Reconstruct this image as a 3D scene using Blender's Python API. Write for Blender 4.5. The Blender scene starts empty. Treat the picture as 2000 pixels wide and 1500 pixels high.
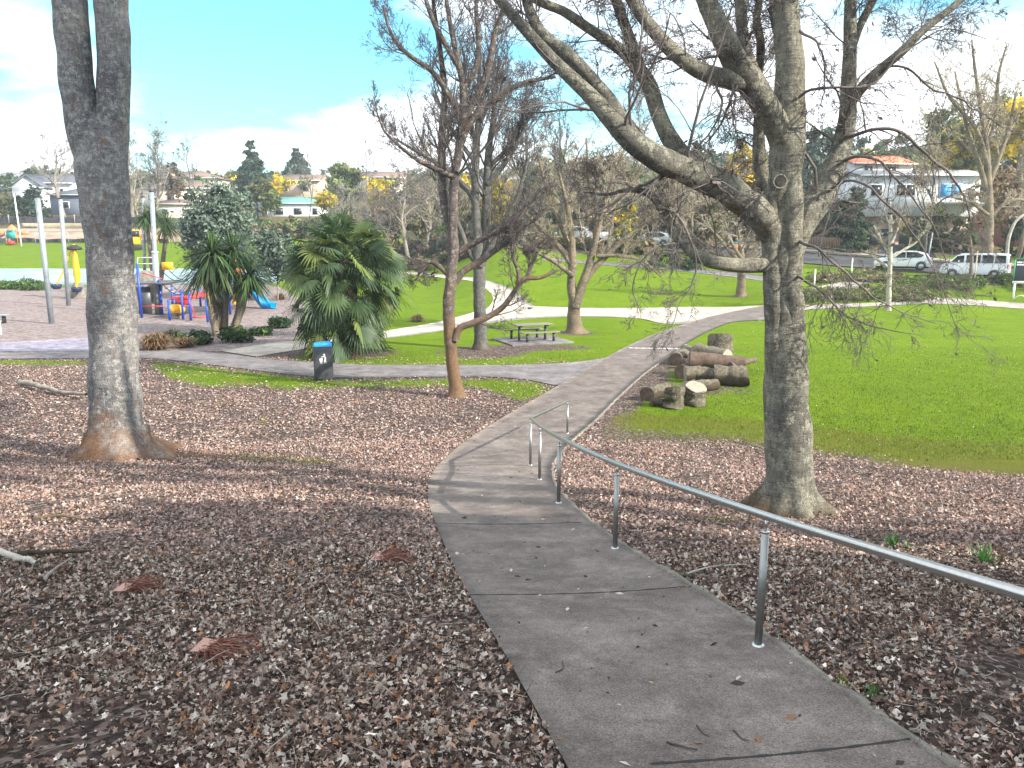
import bpy, bmesh, math, random
import numpy as np
from mathutils import Vector, Matrix, noise as mnoise
R_ = math.radians
SC = bpy.context.scene
COL = SC.collection
# ------------------------------------------------------------------ camera, sky, sun, exposure
EYE = 4.8                      # eye above the flat park lawn (z = 0)
FPX = 1500.0                   # focal length in photo pixels (2000 wide)
PITCH = math.atan(0.19)
cam = bpy.data.cameras.new('camera')
cam.sensor_width = 36.0; cam.lens = 36.0 * FPX / 2000.0
cam.clip_start = 0.05; cam.clip_end = 6000
camo = bpy.data.objects.new('camera', cam); COL.objects.link(camo)
camo.location = (0, 0, EYE); camo.rotation_euler = (math.pi / 2 - PITCH, 0, 0)
SC.camera = camo
SUN_EL, SUN_AZ = 31.0, 117.0    # azimuth clockwise from +Y (straight ahead)
SUN_DIR = Vector((math.sin(R_(SUN_AZ)) * math.cos(R_(SUN_EL)), math.cos(R_(SUN_AZ)) * math.cos(R_(SUN_EL)), math.sin(R_(SUN_EL))))
sl = bpy.data.lights.new('sun', 'SUN'); sl.energy = 4.7; sl.angle = R_(0.6); sl.color = (1.0, 0.93, 0.80)
so = bpy.data.objects.new('sun', sl); COL.objects.link(so); so.location = (40, 10, 60)
so.rotation_euler = (-SUN_DIR).to_track_quat('-Z', 'Y').to_euler()
SC.view_settings.view_transform = 'Standard'; SC.view_settings.look = 'None'
SC.view_settings.exposure = 1.2; SC.view_settings.gamma = 1.0

world = bpy.data.worlds.new('World'); SC.world = world; world.use_nodes = True
def build_world():
    nt = world.node_tree; N = nt.nodes; L = nt.links
    for n in list(N): N.remove(n)
    out = N.new('ShaderNodeOutputWorld'); bg = N.new('ShaderNodeBackground'); bg.inputs[1].default_value = 0.115
    sky = N.new('ShaderNodeTexSky'); sky.sky_type = 'NISHITA'; sky.sun_disc = False
    sky.sun_elevation = R_(SUN_EL); sky.sun_rotation = R_(SUN_AZ); sky.air_density = 1.0; sky.dust_density = 0.4; sky.ozone_density = 1.5
    geo = N.new('ShaderNodeTexCoord'); sep = N.new('ShaderNodeSeparateXYZ'); L.new(geo.outputs['Generated'], sep.inputs[0])
    def math_(op, a, b=None):
        m = N.new('ShaderNodeMath'); m.operation = op
        for i, q in enumerate((a, b)):
            if q is None: continue
            if isinstance(q, (int, float)): m.inputs[i].default_value = q
            else: L.new(q, m.inputs[i])
        return m.outputs[0]
    X, Y, Z = sep.outputs
    zz = math_('ADD', math_('MAXIMUM', Z, 0.0), 0.16)
    cx = math_('DIVIDE', X, zz); cy = math_('DIVIDE', Y, zz)
    comb = N.new('ShaderNodeCombineXYZ'); L.new(cx, comb.inputs[0]); L.new(cy, comb.inputs[1]); comb.inputs[2].default_value = 3.7
    nz = N.new('ShaderNodeTexNoise'); nz.inputs['Scale'].default_value = 0.85; nz.inputs['Detail'].default_value = 7; nz.inputs['Roughness'].default_value = 0.55
    L.new(comb.outputs[0], nz.inputs['Vector'])
    # a clear gap of blue to the left of straight ahead, cloud banks low down and to the right
    gapx = math_('ADD', X, 0.27); gapz = math_('SUBTRACT', Z, 0.24)
    g2 = math_('ADD', math_('MULTIPLY', math_('MULTIPLY', gapx, gapx), 7.5), math_('MULTIPLY', math_('MULTIPLY', gapz, gapz), 26.0))
    bias = math_('MINIMUM', math_('MULTIPLY', g2, 0.62), 0.23)
    f = math_('ADD', math_('ADD', nz.outputs[0], bias), -0.10)
    ramp = N.new('ShaderNodeValToRGB'); L.new(f, ramp.inputs[0])
    ramp.color_ramp.elements[0].position = 0.50; ramp.color_ramp.elements[0].color = (0, 0, 0, 1)
    ramp.color_ramp.elements[1].position = 0.66; ramp.color_ramp.elements[1].color = (1, 1, 1, 1)
    tint = N.new('ShaderNodeMix'); tint.data_type = 'RGBA'; tint.blend_type = 'MULTIPLY'; tint.inputs[0].default_value = 1.0
    L.new(sky.outputs[0], tint.inputs[6]); tint.inputs[7].default_value = (0.55, 1.22, 1.22, 1)
    mix = N.new('ShaderNodeMix'); mix.data_type = 'RGBA'
    L.new(ramp.outputs[0], mix.inputs[0]); L.new(tint.outputs[2], mix.inputs[6]); mix.inputs[7].default_value = (8.0, 8.3, 8.7, 1)
    L.new(mix.outputs[2], bg.inputs[0]); L.new(bg.outputs[0], out.inputs[0])
build_world()

# ------------------------------------------------------------------ the lie of the land
YL = [-9999, 77, 95, 130, 150, 200, 300, 500, 9999]; ZL = [0, 0, 1.1, 4.0, 8, 15, 25, 32, 32]
YC = [-9999, 53, 75, 83, 95, 110, 150, 250, 500, 9999]; ZC = [0, 0, 2.4, 3.5, 4.4, 6.0, 12, 23, 34, 34]
YR = [-9999, 46, 52, 58, 62, 70, 85, 120, 200, 500, 9999]; ZR = [0, 0, .4, 1.2, 1.6, 2.3, 4.0, 10, 22, 36, 36]
def sstep(a, b, x):
    t = np.clip((x - a) / (b - a), 0, 1); return t * t * (3 - 2 * t)
def terrain(x, y):
    x = np.asarray(x, float); y = np.asarray(y, float)
    yc = np.maximum(y, -12.0)
    s = np.clip(yc - 13.8, 0, 6.46)
    near = np.where(yc <= 13.8, 2.93 - 0.172 * yc, 0.556 - 0.172 * s + 0.172 / (2 * 6.46) * s * s)
    near = near + np.where(y < 24, 1, 0) * (0.025 * np.sin(1.7 * x + 0.6 * y) + 0.02 * np.sin(0.9 * x - 1.3 * y + 1)) * np.clip((24 - y) / 8, 0, 1)
    t = x / np.maximum(y, 5.0)
    l, c, r = np.interp(y, YL, ZL), np.interp(y, YC, ZC), np.interp(y, YR, ZR)
    a = sstep(-0.12, 0.0, t); b = sstep(0.25, 0.38, t)
    far = l * (1 - a) + c * a * (1 - b) + r * b
    return near + far
def tz(x, y): return float(terrain(x, y))
cp, sp = math.cos(PITCH), math.sin(PITCH)
def raydir(px, py):
    u = (px - 1000.0) / FPX; v = -(py - 750.0) / FPX
    return np.array([u, cp + v * sp, -sp + v * cp])
def P(px, py, y):
    """the point at distance y (metres ahead) seen through photo pixel px, py"""
    d = raydir(px, py); k = y / d[1]
    return np.array([d[0] * k, y, EYE + d[2] * k])
def project(x, y, z):
    dx, dy, dz = x, y, z - EYE
    fwd = dy * cp - dz * sp; up = dy * sp + dz * cp
    fwd = np.where(fwd > 0.05, fwd, 0.05)
    return 1000 + FPX * dx / fwd, 750 - FPX * up / fwd
_YS = np.concatenate([np.arange(1.0, 40, .05), np.arange(40, 120, .25), np.arange(120, 600, 1.0)])
def G(px, py):
    """where the ray through a photo pixel meets the ground"""
    d = raydir(px, py); k = _YS / d[1]
    h = EYE + d[2] * k - terrain(d[0] * k, _YS)
    i = int(np.argmax(h < 0)) if (h < 0).any() else len(_YS) - 1
    if i > 0:
        a = h[i - 1] / (h[i - 1] - h[i] + 1e-9); y = _YS[i - 1] + a * (_YS[i] - _YS[i - 1])
    else: y = _YS[0]
    x = d[0] * y / d[1]
    return np.array([x, y, tz(x, y)])
def X_at(px, y): return (px - 1000.0) / FPX * y * (cp + 0.0)
def ground_at(px, y):
    """ground point at distance y under photo column px (column measured at the ground)"""
    x = (px - 1000.0) / FPX * y
    for _ in range(4):
        z = tz(x, y); fwd = y * cp - (z - EYE) * sp; x = (px - 1000.0) / FPX * fwd
    return np.array([x, y, tz(x, y)])
def height_to(py, base):
    """height above base so the top reaches photo row py"""
    d = raydir(1000, py); return EYE + d[2] / d[1] * base[1] - base[2]

# ------------------------------------------------------------------ materials
def newmat(name):
    m = bpy.data.materials.new(name); m.use_nodes = True
    nt = m.node_tree; b = nt.nodes['Principled BSDF']
    return m, nt, b
def ramp_node(nt, stops):
    r = nt.nodes.new('ShaderNodeValToRGB'); e = r.color_ramp.elements
    while len(e) < len(stops): e.new(0.5)
    for i, (p, c) in enumerate(stops):
        e[i].position = p; e[i].color = (c[0], c[1], c[2], 1)
    return r
def tex_noise(nt, scale, detail=4, rough=0.55, coord='Object', stretch=None, dist=0):
    tc = nt.nodes.new('ShaderNodeTexCoord'); n = nt.nodes.new('ShaderNodeTexNoise')
    n.inputs['Scale'].default_value = scale; n.inputs['Detail'].default_value = detail; n.inputs['Roughness'].default_value = rough
    n.inputs['Distortion'].default_value = dist
    src = tc.outputs[coord]
    if stretch:
        mp = nt.nodes.new('ShaderNodeMapping'); mp.inputs['Scale'].default_value = stretch; nt.links.new(src, mp.inputs[0]); src = mp.outputs[0]
    nt.links.new(src, n.inputs['Vector'])
    return n
def mixc(nt, fac, a, b, mode='MIX'):
    m = nt.nodes.new('ShaderNodeMix'); m.data_type = 'RGBA'; m.blend_type = mode
    for sock, v in ((0, fac), (6, a), (7, b)):
        if isinstance(v, (int, float)): m.inputs[sock].default_value = v
        elif isinstance(v, (tuple, list)): m.inputs[sock].default_value = (v[0], v[1], v[2], 1)
        else: nt.links.new(v, m.inputs[sock])
    return m.outputs[2]
def mth(nt, op, a, b=0.0, c=None):
    m = nt.nodes.new('ShaderNodeMath'); m.operation = op
    for i, v in enumerate((a, b, c)):
        if v is None: continue
        if isinstance(v, (int, float)): m.inputs[i].default_value = v
        else: nt.links.new(v, m.inputs[i])
    return m.outputs[0]
def bump(nt, b, h, strength=0.5, dist=0.02):
    bp = nt.nodes.new('ShaderNodeBump'); bp.inputs['Strength'].default_value = strength; bp.inputs['Distance'].default_value = dist
    nt.links.new(h, bp.inputs['Height']); nt.links.new(bp.outputs[0], b.inputs['Normal'])
def mat_plain(name, c, rough=0.6, metal=0.0, vary=0.18, scale=6.0, bmp=0.0, spec=0.5, coat=0.0):
    m, nt, b = newmat(name)
    n = tex_noise(nt, scale, 5)
    lo = tuple(max(0, k * (1 - vary)) for k in c); hi = tuple(min(1, k * (1 + vary)) for k in c)
    r = ramp_node(nt, [(0.3, lo), (0.7, hi)]); nt.links.new(n.outputs[0], r.inputs[0])
    nt.links.new(r.outputs[0], b.inputs['Base Color'])
    b.inputs['Roughness'].default_value = rough; b.inputs['Metallic'].default_value = metal
    b.inputs['Specular IOR Level'].default_value = spec; b.inputs['Coat Weight'].default_value = coat
    if bmp: bump(nt, b, n.outputs[0], bmp, 0.01)
    return m
def mat_bark(name, base, dark, lichen, brown, lich_amt=0.5, brown_h=0.9, scale=1.0, bstr=1.0):
    """bark: vertical furrows, blotches of lichen, bare brown wood low down (brown_h metres)"""
    m, nt, b = newmat(name)
    n1 = tex_noise(nt, 15 * scale, 8, 0.78, stretch=(1.7, 1.7, 0.55)); n2 = tex_noise(nt, 8 * scale, 9, 0.82); n3 = tex_noise(nt, 60 * scale, 4, 0.75, stretch=(1, 1, 0.8))
    n4 = tex_noise(nt, 1.3 * scale, 3, 0.5); n5 = tex_noise(nt, 2.6 * scale, 6, 0.7, stretch=(1.2, 1.2, .6)); n6 = tex_noise(nt, 1.0 * scale, 4, 0.6)
    rings = tex_noise(nt, 9 * scale, 5, .7, stretch=(.5, .5, 5.5))
    h1 = mth(nt, 'ADD', mth(nt, 'MULTIPLY', n1.outputs[0], .62), mth(nt, 'MULTIPLY', rings.outputs[0], .38))
    r1 = ramp_node(nt, [(0.38, dark), (0.46, tuple(k * .72 for k in base)), (0.60, tuple(k * 1.2 for k in base))]); nt.links.new(h1, r1.inputs[0])
    zr = ramp_node(nt, [(.38, (.62, .62, .66)), (.62, (1.12, 1.1, 1.06))]); nt.links.new(n6.outputs[0], zr.inputs[0])
    c = mixc(nt, 1.0, r1.outputs[0], zr.outputs[0], 'MULTIPLY')
    rm = ramp_node(nt, [(.55, (0, 0, 0)), (.68, (1, 1, 1))]); nt.links.new(n5.outputs[0], rm.inputs[0])
    c = mixc(nt, mth(nt, 'MULTIPLY', rm.outputs[0], .55), c, tuple(k * .75 for k in brown))
    lv = mth(nt, 'ADD', n2.outputs[0], mth(nt, 'MULTIPLY', mth(nt, 'SUBTRACT', n3.outputs[0], .5), .30))
    lm = ramp_node(nt, [(0.62 - 0.16 * lich_amt, (0, 0, 0)), (0.67 - 0.16 * lich_amt, (1, 1, 1))]); nt.links.new(lv, lm.inputs[0])
    ls = ramp_node(nt, [(0.3, tuple(k * .45 for k in lichen)), (0.7, tuple(min(1, k * 1.2) for k in lichen))]); nt.links.new(n3.outputs[0], ls.inputs[0])
    c = mixc(nt, mth(nt, 'MULTIPLY', lm.outputs[0], 0.8), c, ls.outputs[0])
    tc = nt.nodes.new('ShaderNodeTexCoord'); sp_ = nt.nodes.new('ShaderNodeSeparateXYZ'); nt.links.new(tc.outputs['Object'], sp_.inputs[0])
    hgt = mth(nt, 'ADD', sp_.outputs[2], mth(nt, 'MULTIPLY', mth(nt, 'SUBTRACT', n4.outputs[0], 0.5), 2.4 * brown_h))
    bf = mth(nt, 'SMOOTH_MIN', 1.0, mth(nt, 'MAXIMUM', 0.0, mth(nt, 'DIVIDE', mth(nt, 'SUBTRACT', brown_h, hgt), brown_h * 0.7)), 0.1)
    br = ramp_node(nt, [(0.3, tuple(k * .45 for k in brown)), (0.7, brown)]); nt.links.new(n1.outputs[0], br.inputs[0])
    c = mixc(nt, mth(nt, 'MULTIPLY', bf, 0.85), c, br.outputs[0])
    nt.links.new(c, b.inputs['Base Color']); b.inputs['Roughness'].default_value = 0.9; b.inputs['Specular IOR Level'].default_value = 0.15
    h = mth(nt, 'ADD', h1, mth(nt, 'MULTIPLY', n3.outputs[0], 0.35)); bump(nt, b, h, bstr, 0.06)
    return m
def mat_tint(name, rough=0.7, trans=0.0, spec=0.3, vary=0.0, scale=30):
    """colour from the mesh's own per-leaf tint; thin leaves let some light through"""
    m, nt, b = newmat(name)
    a = nt.nodes.new('ShaderNodeAttribute'); a.attribute_name = 'tint'
    c = a.outputs['Color']
    if vary:
        n = tex_noise(nt, scale, 3); c = mixc(nt, vary, c, n.outputs[0], 'OVERLAY')
    nt.links.new(c, b.inputs['Base Color']); b.inputs['Roughness'].default_value = rough; b.inputs['Specular IOR Level'].default_value = spec
    if trans:
        t = nt.nodes.new('ShaderNodeBsdfTranslucent'); nt.links.new(c, t.inputs[0])
        mx = nt.nodes.new('ShaderNodeMixShader'); mx.inputs[0].default_value = trans
        nt.links.new(b.outputs[0], mx.inputs[1]); nt.links.new(t.outputs[0], mx.inputs[2])
        nt.links.new(mx.outputs[0], nt.nodes['Material Output'].inputs[0])
    return m
def mat_concrete(name, c1, c2, stain, scale=1.0, bstr=0.25, speck=True):
    m, nt, b = newmat(name)
    n1 = tex_noise(nt, 0.9 * scale, 6, 0.6); n2 = tex_noise(nt, 90 * scale, 3, 0.7); n3 = tex_noise(nt, 3.2 * scale, 7, 0.75, dist=0.6)
    r = ramp_node(nt, [(0.3, c1), (0.7, c2)]); nt.links.new(n1.outputs[0], r.inputs[0])
    s = ramp_node(nt, [(0.52, (0, 0, 0)), (0.72, (1, 1, 1))]); nt.links.new(n3.outputs[0], s.inputs[0])
    c = mixc(nt, mth(nt, 'MULTIPLY', s.outputs[0], 0.6), r.outputs[0], stain)
    n5 = tex_noise(nt, 1.7 * scale, 8, .8); d5 = ramp_node(nt, [(.40, (.62, .6, .6)), (.60, (1.08, 1.08, 1.08))]); nt.links.new(n5.outputs[0], d5.inputs[0]); c = mixc(nt, 1.0, c, d5.outputs[0], 'MULTIPLY')
    g = ramp_node(nt, [(0.36, (0.45, 0.45, 0.45)), (0.64, (1.5, 1.5, 1.5))]); nt.links.new(n2.outputs[0], g.inputs[0])
    c = mixc(nt, 0.8, c, g.outputs[0], 'MULTIPLY')
    nt.links.new(c, b.inputs['Base Color']); b.inputs['Roughness'].default_value = 0.85; b.inputs['Specular IOR Level'].default_value = 0.25
    bump(nt, b, n2.outputs[0], bstr, 0.004)
    return m
MAT = {}
MAT['bark_hero'] = mat_bark('grey lichened bark', (.265, .25, .205), (.06, .056, .05), (.44, .43, .34), (.13, .085, .05), 0.60, 0.30)
MAT['bark_left'] = mat_bark('mottled bark', (.255, .24, .24), (.07, .064, .066), (.45, .46, .43), (.25, .125, .06), 0.62, 0.95)
MAT['bark_red'] = mat_bark('reddish thin bark', (.15, .125, .115), (.045, .036, .033), (.48, .45, .38), (.26, .155, .085), 0.42, 4.2)
MAT['bark_warm'] = mat_bark('tan bark', (.24, .195, .14), (.07, .055, .042), (.34, .32, .24), (.22, .165, .11), 0.5, 1.0)
MAT['bark_grey'] = mat_bark('grey bark', (.15, .145, .135), (.045, .043, .04), (.25, .26, .22), (.12, .09, .06), 0.5, 0.4)
MAT['bark_far'] = mat_plain('distant bark', (.22, .19, .16), 0.9, vary=.35, scale=3)
MAT['bark_pale'] = mat_plain('pale bark', (.36, .33, .28), 0.9, vary=.3, scale=5)
MAT['twig_dark'] = mat_plain('dark twig bark', (.105, .092, .09), 0.9, vary=.3, scale=4, spec=.15)
MAT['twig'] = mat_plain('twig bark', (.15, .128, .12), 0.9, vary=.3, scale=4, spec=.2)
MAT['twig_warm'] = mat_plain('warm twig bark', (.33, .28, .205), 0.9, vary=.35, scale=4, spec=.2)
MAT['twig_mid'] = mat_plain('grey brown twig bark', (.28, .25, .235), 0.9, vary=.35, scale=4, spec=.2)
MAT['twig_pale'] = mat_plain('pale twig bark', (.30, .26, .21), 0.9, vary=.3, scale=4, spec=.2)
MAT['leaf'] = mat_tint('foliage', 0.7, 0.28, 0.2)
MAT['blade'] = mat_tint('glossy blade foliage', 0.5, 0.2, 0.3)
MAT['litter'] = mat_tint('dead leaf', 0.85, 0.05, 0.12, vary=0.45, scale=70)
MAT['grassblade'] = mat_tint('grass blade', 0.6, 0.4, 0.3)
MAT['steel'] = mat_plain('brushed stainless steel', (.50, .50, .49), 0.30, 1.0, .08, 40)
MAT['steel_post'] = mat_plain('dull stainless post', (.30, .30, .29), 0.42, 0.9, .12, 30)
MAT['galv'] = mat_plain('galvanised steel', (.27, .30, .33), 0.5, 0.3, .2, 5)
MAT['black'] = mat_plain('black rubber', (.02, .02, .022), 0.7)
MAT['dkgrey'] = mat_plain('dark grey powder coat', (.055, .058, .068), 0.45, 0.1, .12, 12)
MAT['blue_lid'] = mat_plain('blue plastic lid', (.01, .27, .70), 0.35, 0, .08)
MAT['white'] = mat_plain('white paint', (.78, .78, .78), 0.5, 0, .05)
MAT['timber_grey'] = mat_plain('weathered timber', (.17, .155, .13), 0.85, 0, .3, 20, .3)
MAT['blue'] = mat_plain('blue play post', (.015, .06, .42), 0.4, 0, .1)
MAT['cyan'] = mat_plain('bright blue slide plastic', (.0, .30, .78), 0.3, 0, .06)
MAT['yellow'] = mat_plain('yellow play plastic', (.85, .42, .01), 0.4, 0, .08)
MAT['red'] = mat_plain('red play plastic', (.55, .03, .03), 0.4, 0, .08)
MAT['orange'] = mat_plain('orange plastic', (.80, .20, .08), 0.45, 0, .1)
MAT['teal'] = mat_plain('teal panel', (.02, .35, .32), 0.5)
MAT['glass'] = mat_plain('dark window glass', (.02, .025, .03), 0.22, 0, .2, 2, 0, .35)
MAT['carwhite'] = mat_plain('white car paint', (.74, .76, .79), 0.25, 0, .03, 2, 0, .5, .6)
MAT['carsilver'] = mat_plain('silver car paint', (.50, .52, .55), 0.28, .5, .04, 2, 0, .5, .6)
MAT['taillight'] = mat_plain('red tail lamp', (.45, .01, .01), 0.2)
MAT['lamp_clear'] = mat_plain('clear lamp', (.8, .8, .8), 0.15)
# ------------------------------------------------------------------ mesh helpers
def mesh_np(name, V, F, col=None, smooth=False):
    """V (n,3) array; F = one (m,k) array or a list of such arrays"""
    if not isinstance(F, (list, tuple)): F = [F]
    F = [np.asarray(f, np.int32) for f in F if len(f)]
    V = np.asarray(V, np.float32)
    me = bpy.data.meshes.new(name)
    me.vertices.add(len(V)); me.vertices.foreach_set('co', V.ravel())
    tot = np.concatenate([np.full(len(f), f.shape[1], np.int32) for f in F])
    idx = np.concatenate([f.ravel() for f in F])
    me.loops.add(len(idx)); me.loops.foreach_set('vertex_index', idx)
    me.polygons.add(len(tot)); st = np.concatenate([[0], np.cumsum(tot)[:-1]]).astype(np.int32)
    me.polygons.foreach_set('loop_start', st); me.polygons.foreach_set('loop_total', tot)
    if smooth: me.polygons.foreach_set('use_smooth', np.ones(len(tot), bool))
    me.update(calc_edges=True)
    if col is not None:
        a = me.attributes.new('tint', 'FLOAT_COLOR', 'POINT')
        c = np.ones((len(V), 4), np.float32); c[:, :3] = col; a.data.foreach_set('color', c.ravel())
    return me
def link(name, me, mat=None, parent=None, loc=None):
    o = bpy.data.objects.new(name, me); COL.objects.link(o)
    if mat is not None: me.materials.append(mat)
    if parent is not None: o.parent = parent
    if loc is not None: o.location = loc
    return o
def tag(o, label=None, cat=None, group=None, kind=None):
    if label: o['label'] = label
    if cat: o['category'] = cat
    if group: o['group'] = group
    if kind: o['kind'] = kind
    return o
def thing(name, label, cat, loc=(0, 0, 0), rz=0.0, group=None, kind=None):
    o = bpy.data.objects.new(name, None); COL.objects.link(o); o.empty_display_size = .2
    o.location = tuple(loc); o.rotation_euler = (0, 0, rz)
    return tag(o, label, cat, group, kind)
def copy_tree(o, parent=None):
    c = o.copy(); COL.objects.link(c)
    if parent is not None: c.parent = parent
    for ch in list(o.children): copy_tree(ch, c)
    return c
class Bag:
    """collects vertex/face arrays (with tint) and links them as one mesh"""
    def __init__(s): s.V = []; s.F = {}; s.C = []; s.n = 0
    def add(s, V, F, col=(1, 1, 1)):
        V = np.asarray(V, float).reshape(-1, 3)
        if not isinstance(F, (list, tuple)) or (len(F) and np.ndim(F[0]) == 1): F = [F]
        for f in F:
            if isinstance(f, np.ndarray) and f.ndim == 2: s.F.setdefault(f.shape[1], []).append(f + s.n)
            else:
                for q in f: s.F.setdefault(len(q), []).append(np.array([q]) + s.n)
        c = np.empty((len(V), 3)); c[:] = col; s.C.append(c)
        s.V.append(V); s.n += len(V); return s
    def box(s, lo, hi, rz=0.0, c=None, col=(1, 1, 1)):
        x0, y0, z0 = lo; x1, y1, z1 = hi
        V = np.array([(x0, y0, z0), (x1, y0, z0), (x1, y1, z0), (x0, y1, z0), (x0, y0, z1), (x1, y0, z1), (x1, y1, z1), (x0, y1, z1)], float)
        if rz:
            m = np.array(c if c is not None else V.mean(0)); ca, sa = math.cos(rz), math.sin(rz)
            d = V - m; V = np.stack([d[:, 0] * ca - d[:, 1] * sa, d[:, 0] * sa + d[:, 1] * ca, d[:, 2]], 1) + m
        return s.add(V, np.array([(0, 3, 2, 1), (4, 5, 6, 7), (0, 1, 5, 4), (1, 2, 6, 5), (2, 3, 7, 6), (3, 0, 4, 7)]), col)
    def tube(s, pts, r, n=8, cap=True, col=(1, 1, 1)):
        V, F = tube(pts, r, n); 
        k = len(V) // n
        s.add(V, F, col)
        if cap:
            b = s.n - len(V)
            s.F.setdefault(n, []).append(np.array([list(range(n - 1, -1, -1))]) + b)
            s.F.setdefault(n, []).append(np.array([[(k - 1) * n + i for i in range(n)]]) + b)
        return s
    def prism(s, poly, y0, y1, col=(1, 1, 1)):
        """polygon in x,z extruded along y"""
        n = len(poly); V = [(x, y0, z) for x, z in poly] + [(x, y1, z) for x, z in poly]
        s.add(np.array(V), [[(list(range(n - 1, -1, -1)) if False else list(range(n)))], [[n + i for i in range(n - 1, -1, -1)]], [[(i + 1) % n, i, n + i, n + (i + 1) % n] for i in range(n)]], col)
        return s
    def lathe(s, prof, n=16, c=(0, 0, 0), col=(1, 1, 1)):
        a = np.linspace(0, 2 * math.pi, n, endpoint=False); prof = np.array(prof, float); k = len(prof)
        V = np.stack([np.outer(prof[:, 0], np.cos(a)) + c[0], np.outer(prof[:, 0], np.sin(a)) + c[1], np.repeat(prof[:, 1:2], n, 1) + c[2]], -1).reshape(-1, 3)
        F = grid_faces(k, n, True); return s.add(V, F, col)
    def mesh(s, name, smooth=False, origin=None):
        V = np.concatenate(s.V)
        if origin is not None: V = V - np.asarray(origin)
        F = [np.concatenate(f) for f in s.F.values()]
        return mesh_np(name, V, F, np.concatenate(s.C), smooth)
    def build(s, name, mat, parent=None, smooth=False, origin=None, bevel=0.0, loc=None):
        o = link(name, s.mesh(name, smooth, origin), mat, parent, loc)
        if bevel:
            md = o.modifiers.new('bevel', 'BEVEL'); md.width = bevel; md.segments = 2; md.limit_method = 'ANGLE'; md.angle_limit = R_(40)
        return o
def grid_faces(k, n, wrap):
    i = np.arange(k - 1)[:, None]; j = np.arange(n if wrap else n - 1)[None, :]
    j2 = (j + 1) % n
    return np.stack([i * n + j, i * n + j2, (i + 1) * n + j2, (i + 1) * n + j], -1).reshape(-1, 4)
def tube(pts, r, n=8):
    pts = np.asarray(pts, float); k = len(pts); r = np.broadcast_to(np.asarray(r, float), (k,))
    t = np.gradient(pts, axis=0); t /= np.linalg.norm(t, axis=1, keepdims=True) + 1e-9
    ref = np.array([0.0, 0, 1]) if abs(t[0][2]) < 0.8 else np.array([0.0, 1, 0])
    u = np.cross(t[0], ref); u /= np.linalg.norm(u)
    U = []
    for i in range(k):
        u = u - t[i] * u.dot(t[i]); u /= np.linalg.norm(u) + 1e-9; U.append(u)
    U = np.array(U); W = np.cross(t, U)
    a = np.linspace(0, 2 * math.pi, n, endpoint=False)
    V = pts[:, None] + r[:, None, None] * (np.cos(a)[None, :, None] * U[:, None] + np.sin(a)[None, :, None] * W[:, None])
    return V.reshape(-1, 3), grid_faces(k, n, True)
def tubes(PP, RR, n=3):
    """many tubes at once: PP (m,k,3), RR (m,k)"""
    m, k, _ = PP.shape
    if m == 0: return np.zeros((0, 3)), np.zeros((0, 4), int)
    t = np.gradient(PP, axis=1); t /= np.linalg.norm(t, axis=2, keepdims=True) + 1e-9
    ch = PP[:, -1] - PP[:, 0]; ref = np.where(np.abs(ch[:, 2:3]) > 0.7 * np.linalg.norm(ch, axis=1, keepdims=True), [[1.0, 0, 0]], [[0, 0, 1.0]])
    U = np.cross(t, ref[:, None, :]); U /= np.linalg.norm(U, axis=2, keepdims=True) + 1e-9
    W = np.cross(t, U); a = np.linspace(0, 2 * math.pi, n, endpoint=False)
    V = PP[:, :, None] + RR[:, :, None, None] * (np.cos(a)[:, None] * U[:, :, None] + np.sin(a)[:, None] * W[:, :, None])
    f = grid_faces(k, n, True)
    F = (f[None] + (np.arange(m) * k * n)[:, None, None]).reshape(-1, 4)
    return V.reshape(-1, 3), F
def resample(pts, k, extra=None):
    """Catmull-Rom smoothing of a polyline to k points (extra columns follow along)"""
    pts = np.asarray(pts, float)
    q = np.concatenate([[2 * pts[0] - pts[1]], pts, [2 * pts[-1] - pts[-2]]])
    n = len(pts) - 1
    d = np.linalg.norm(np.diff(pts[:, :3], axis=0), axis=1); cum = np.concatenate([[0], np.cumsum(d)])
    s = np.linspace(0, cum[-1], k); i = np.clip(np.searchsorted(cum, s, side='right') - 1, 0, n - 1)
    t = ((s - cum[i]) / (d[i] + 1e-9))[:, None]
    p0, p1, p2, p3 = q[i], q[i + 1], q[i + 2], q[i + 3]
    return 0.5 * (2 * p1 + (p2 - p0) * t + (2 * p0 - 5 * p1 + 4 * p2 - p3) * t ** 2 + (3 * p1 - p0 - 3 * p2 + p3) * t ** 3)
def lumps(V, centre_pts, amp, scale, seed):
    """push tube points in and out for an uneven trunk"""
    k = len(centre_pts); n = len(V) // k
    C = np.repeat(centre_pts, n, 0); D = V - C
    off = np.array([mnoise.noise(Vector(v) * scale + Vector((seed, 0, 0))) for v in V])
    return C + D * (1 + amp * off[:, None])
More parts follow.
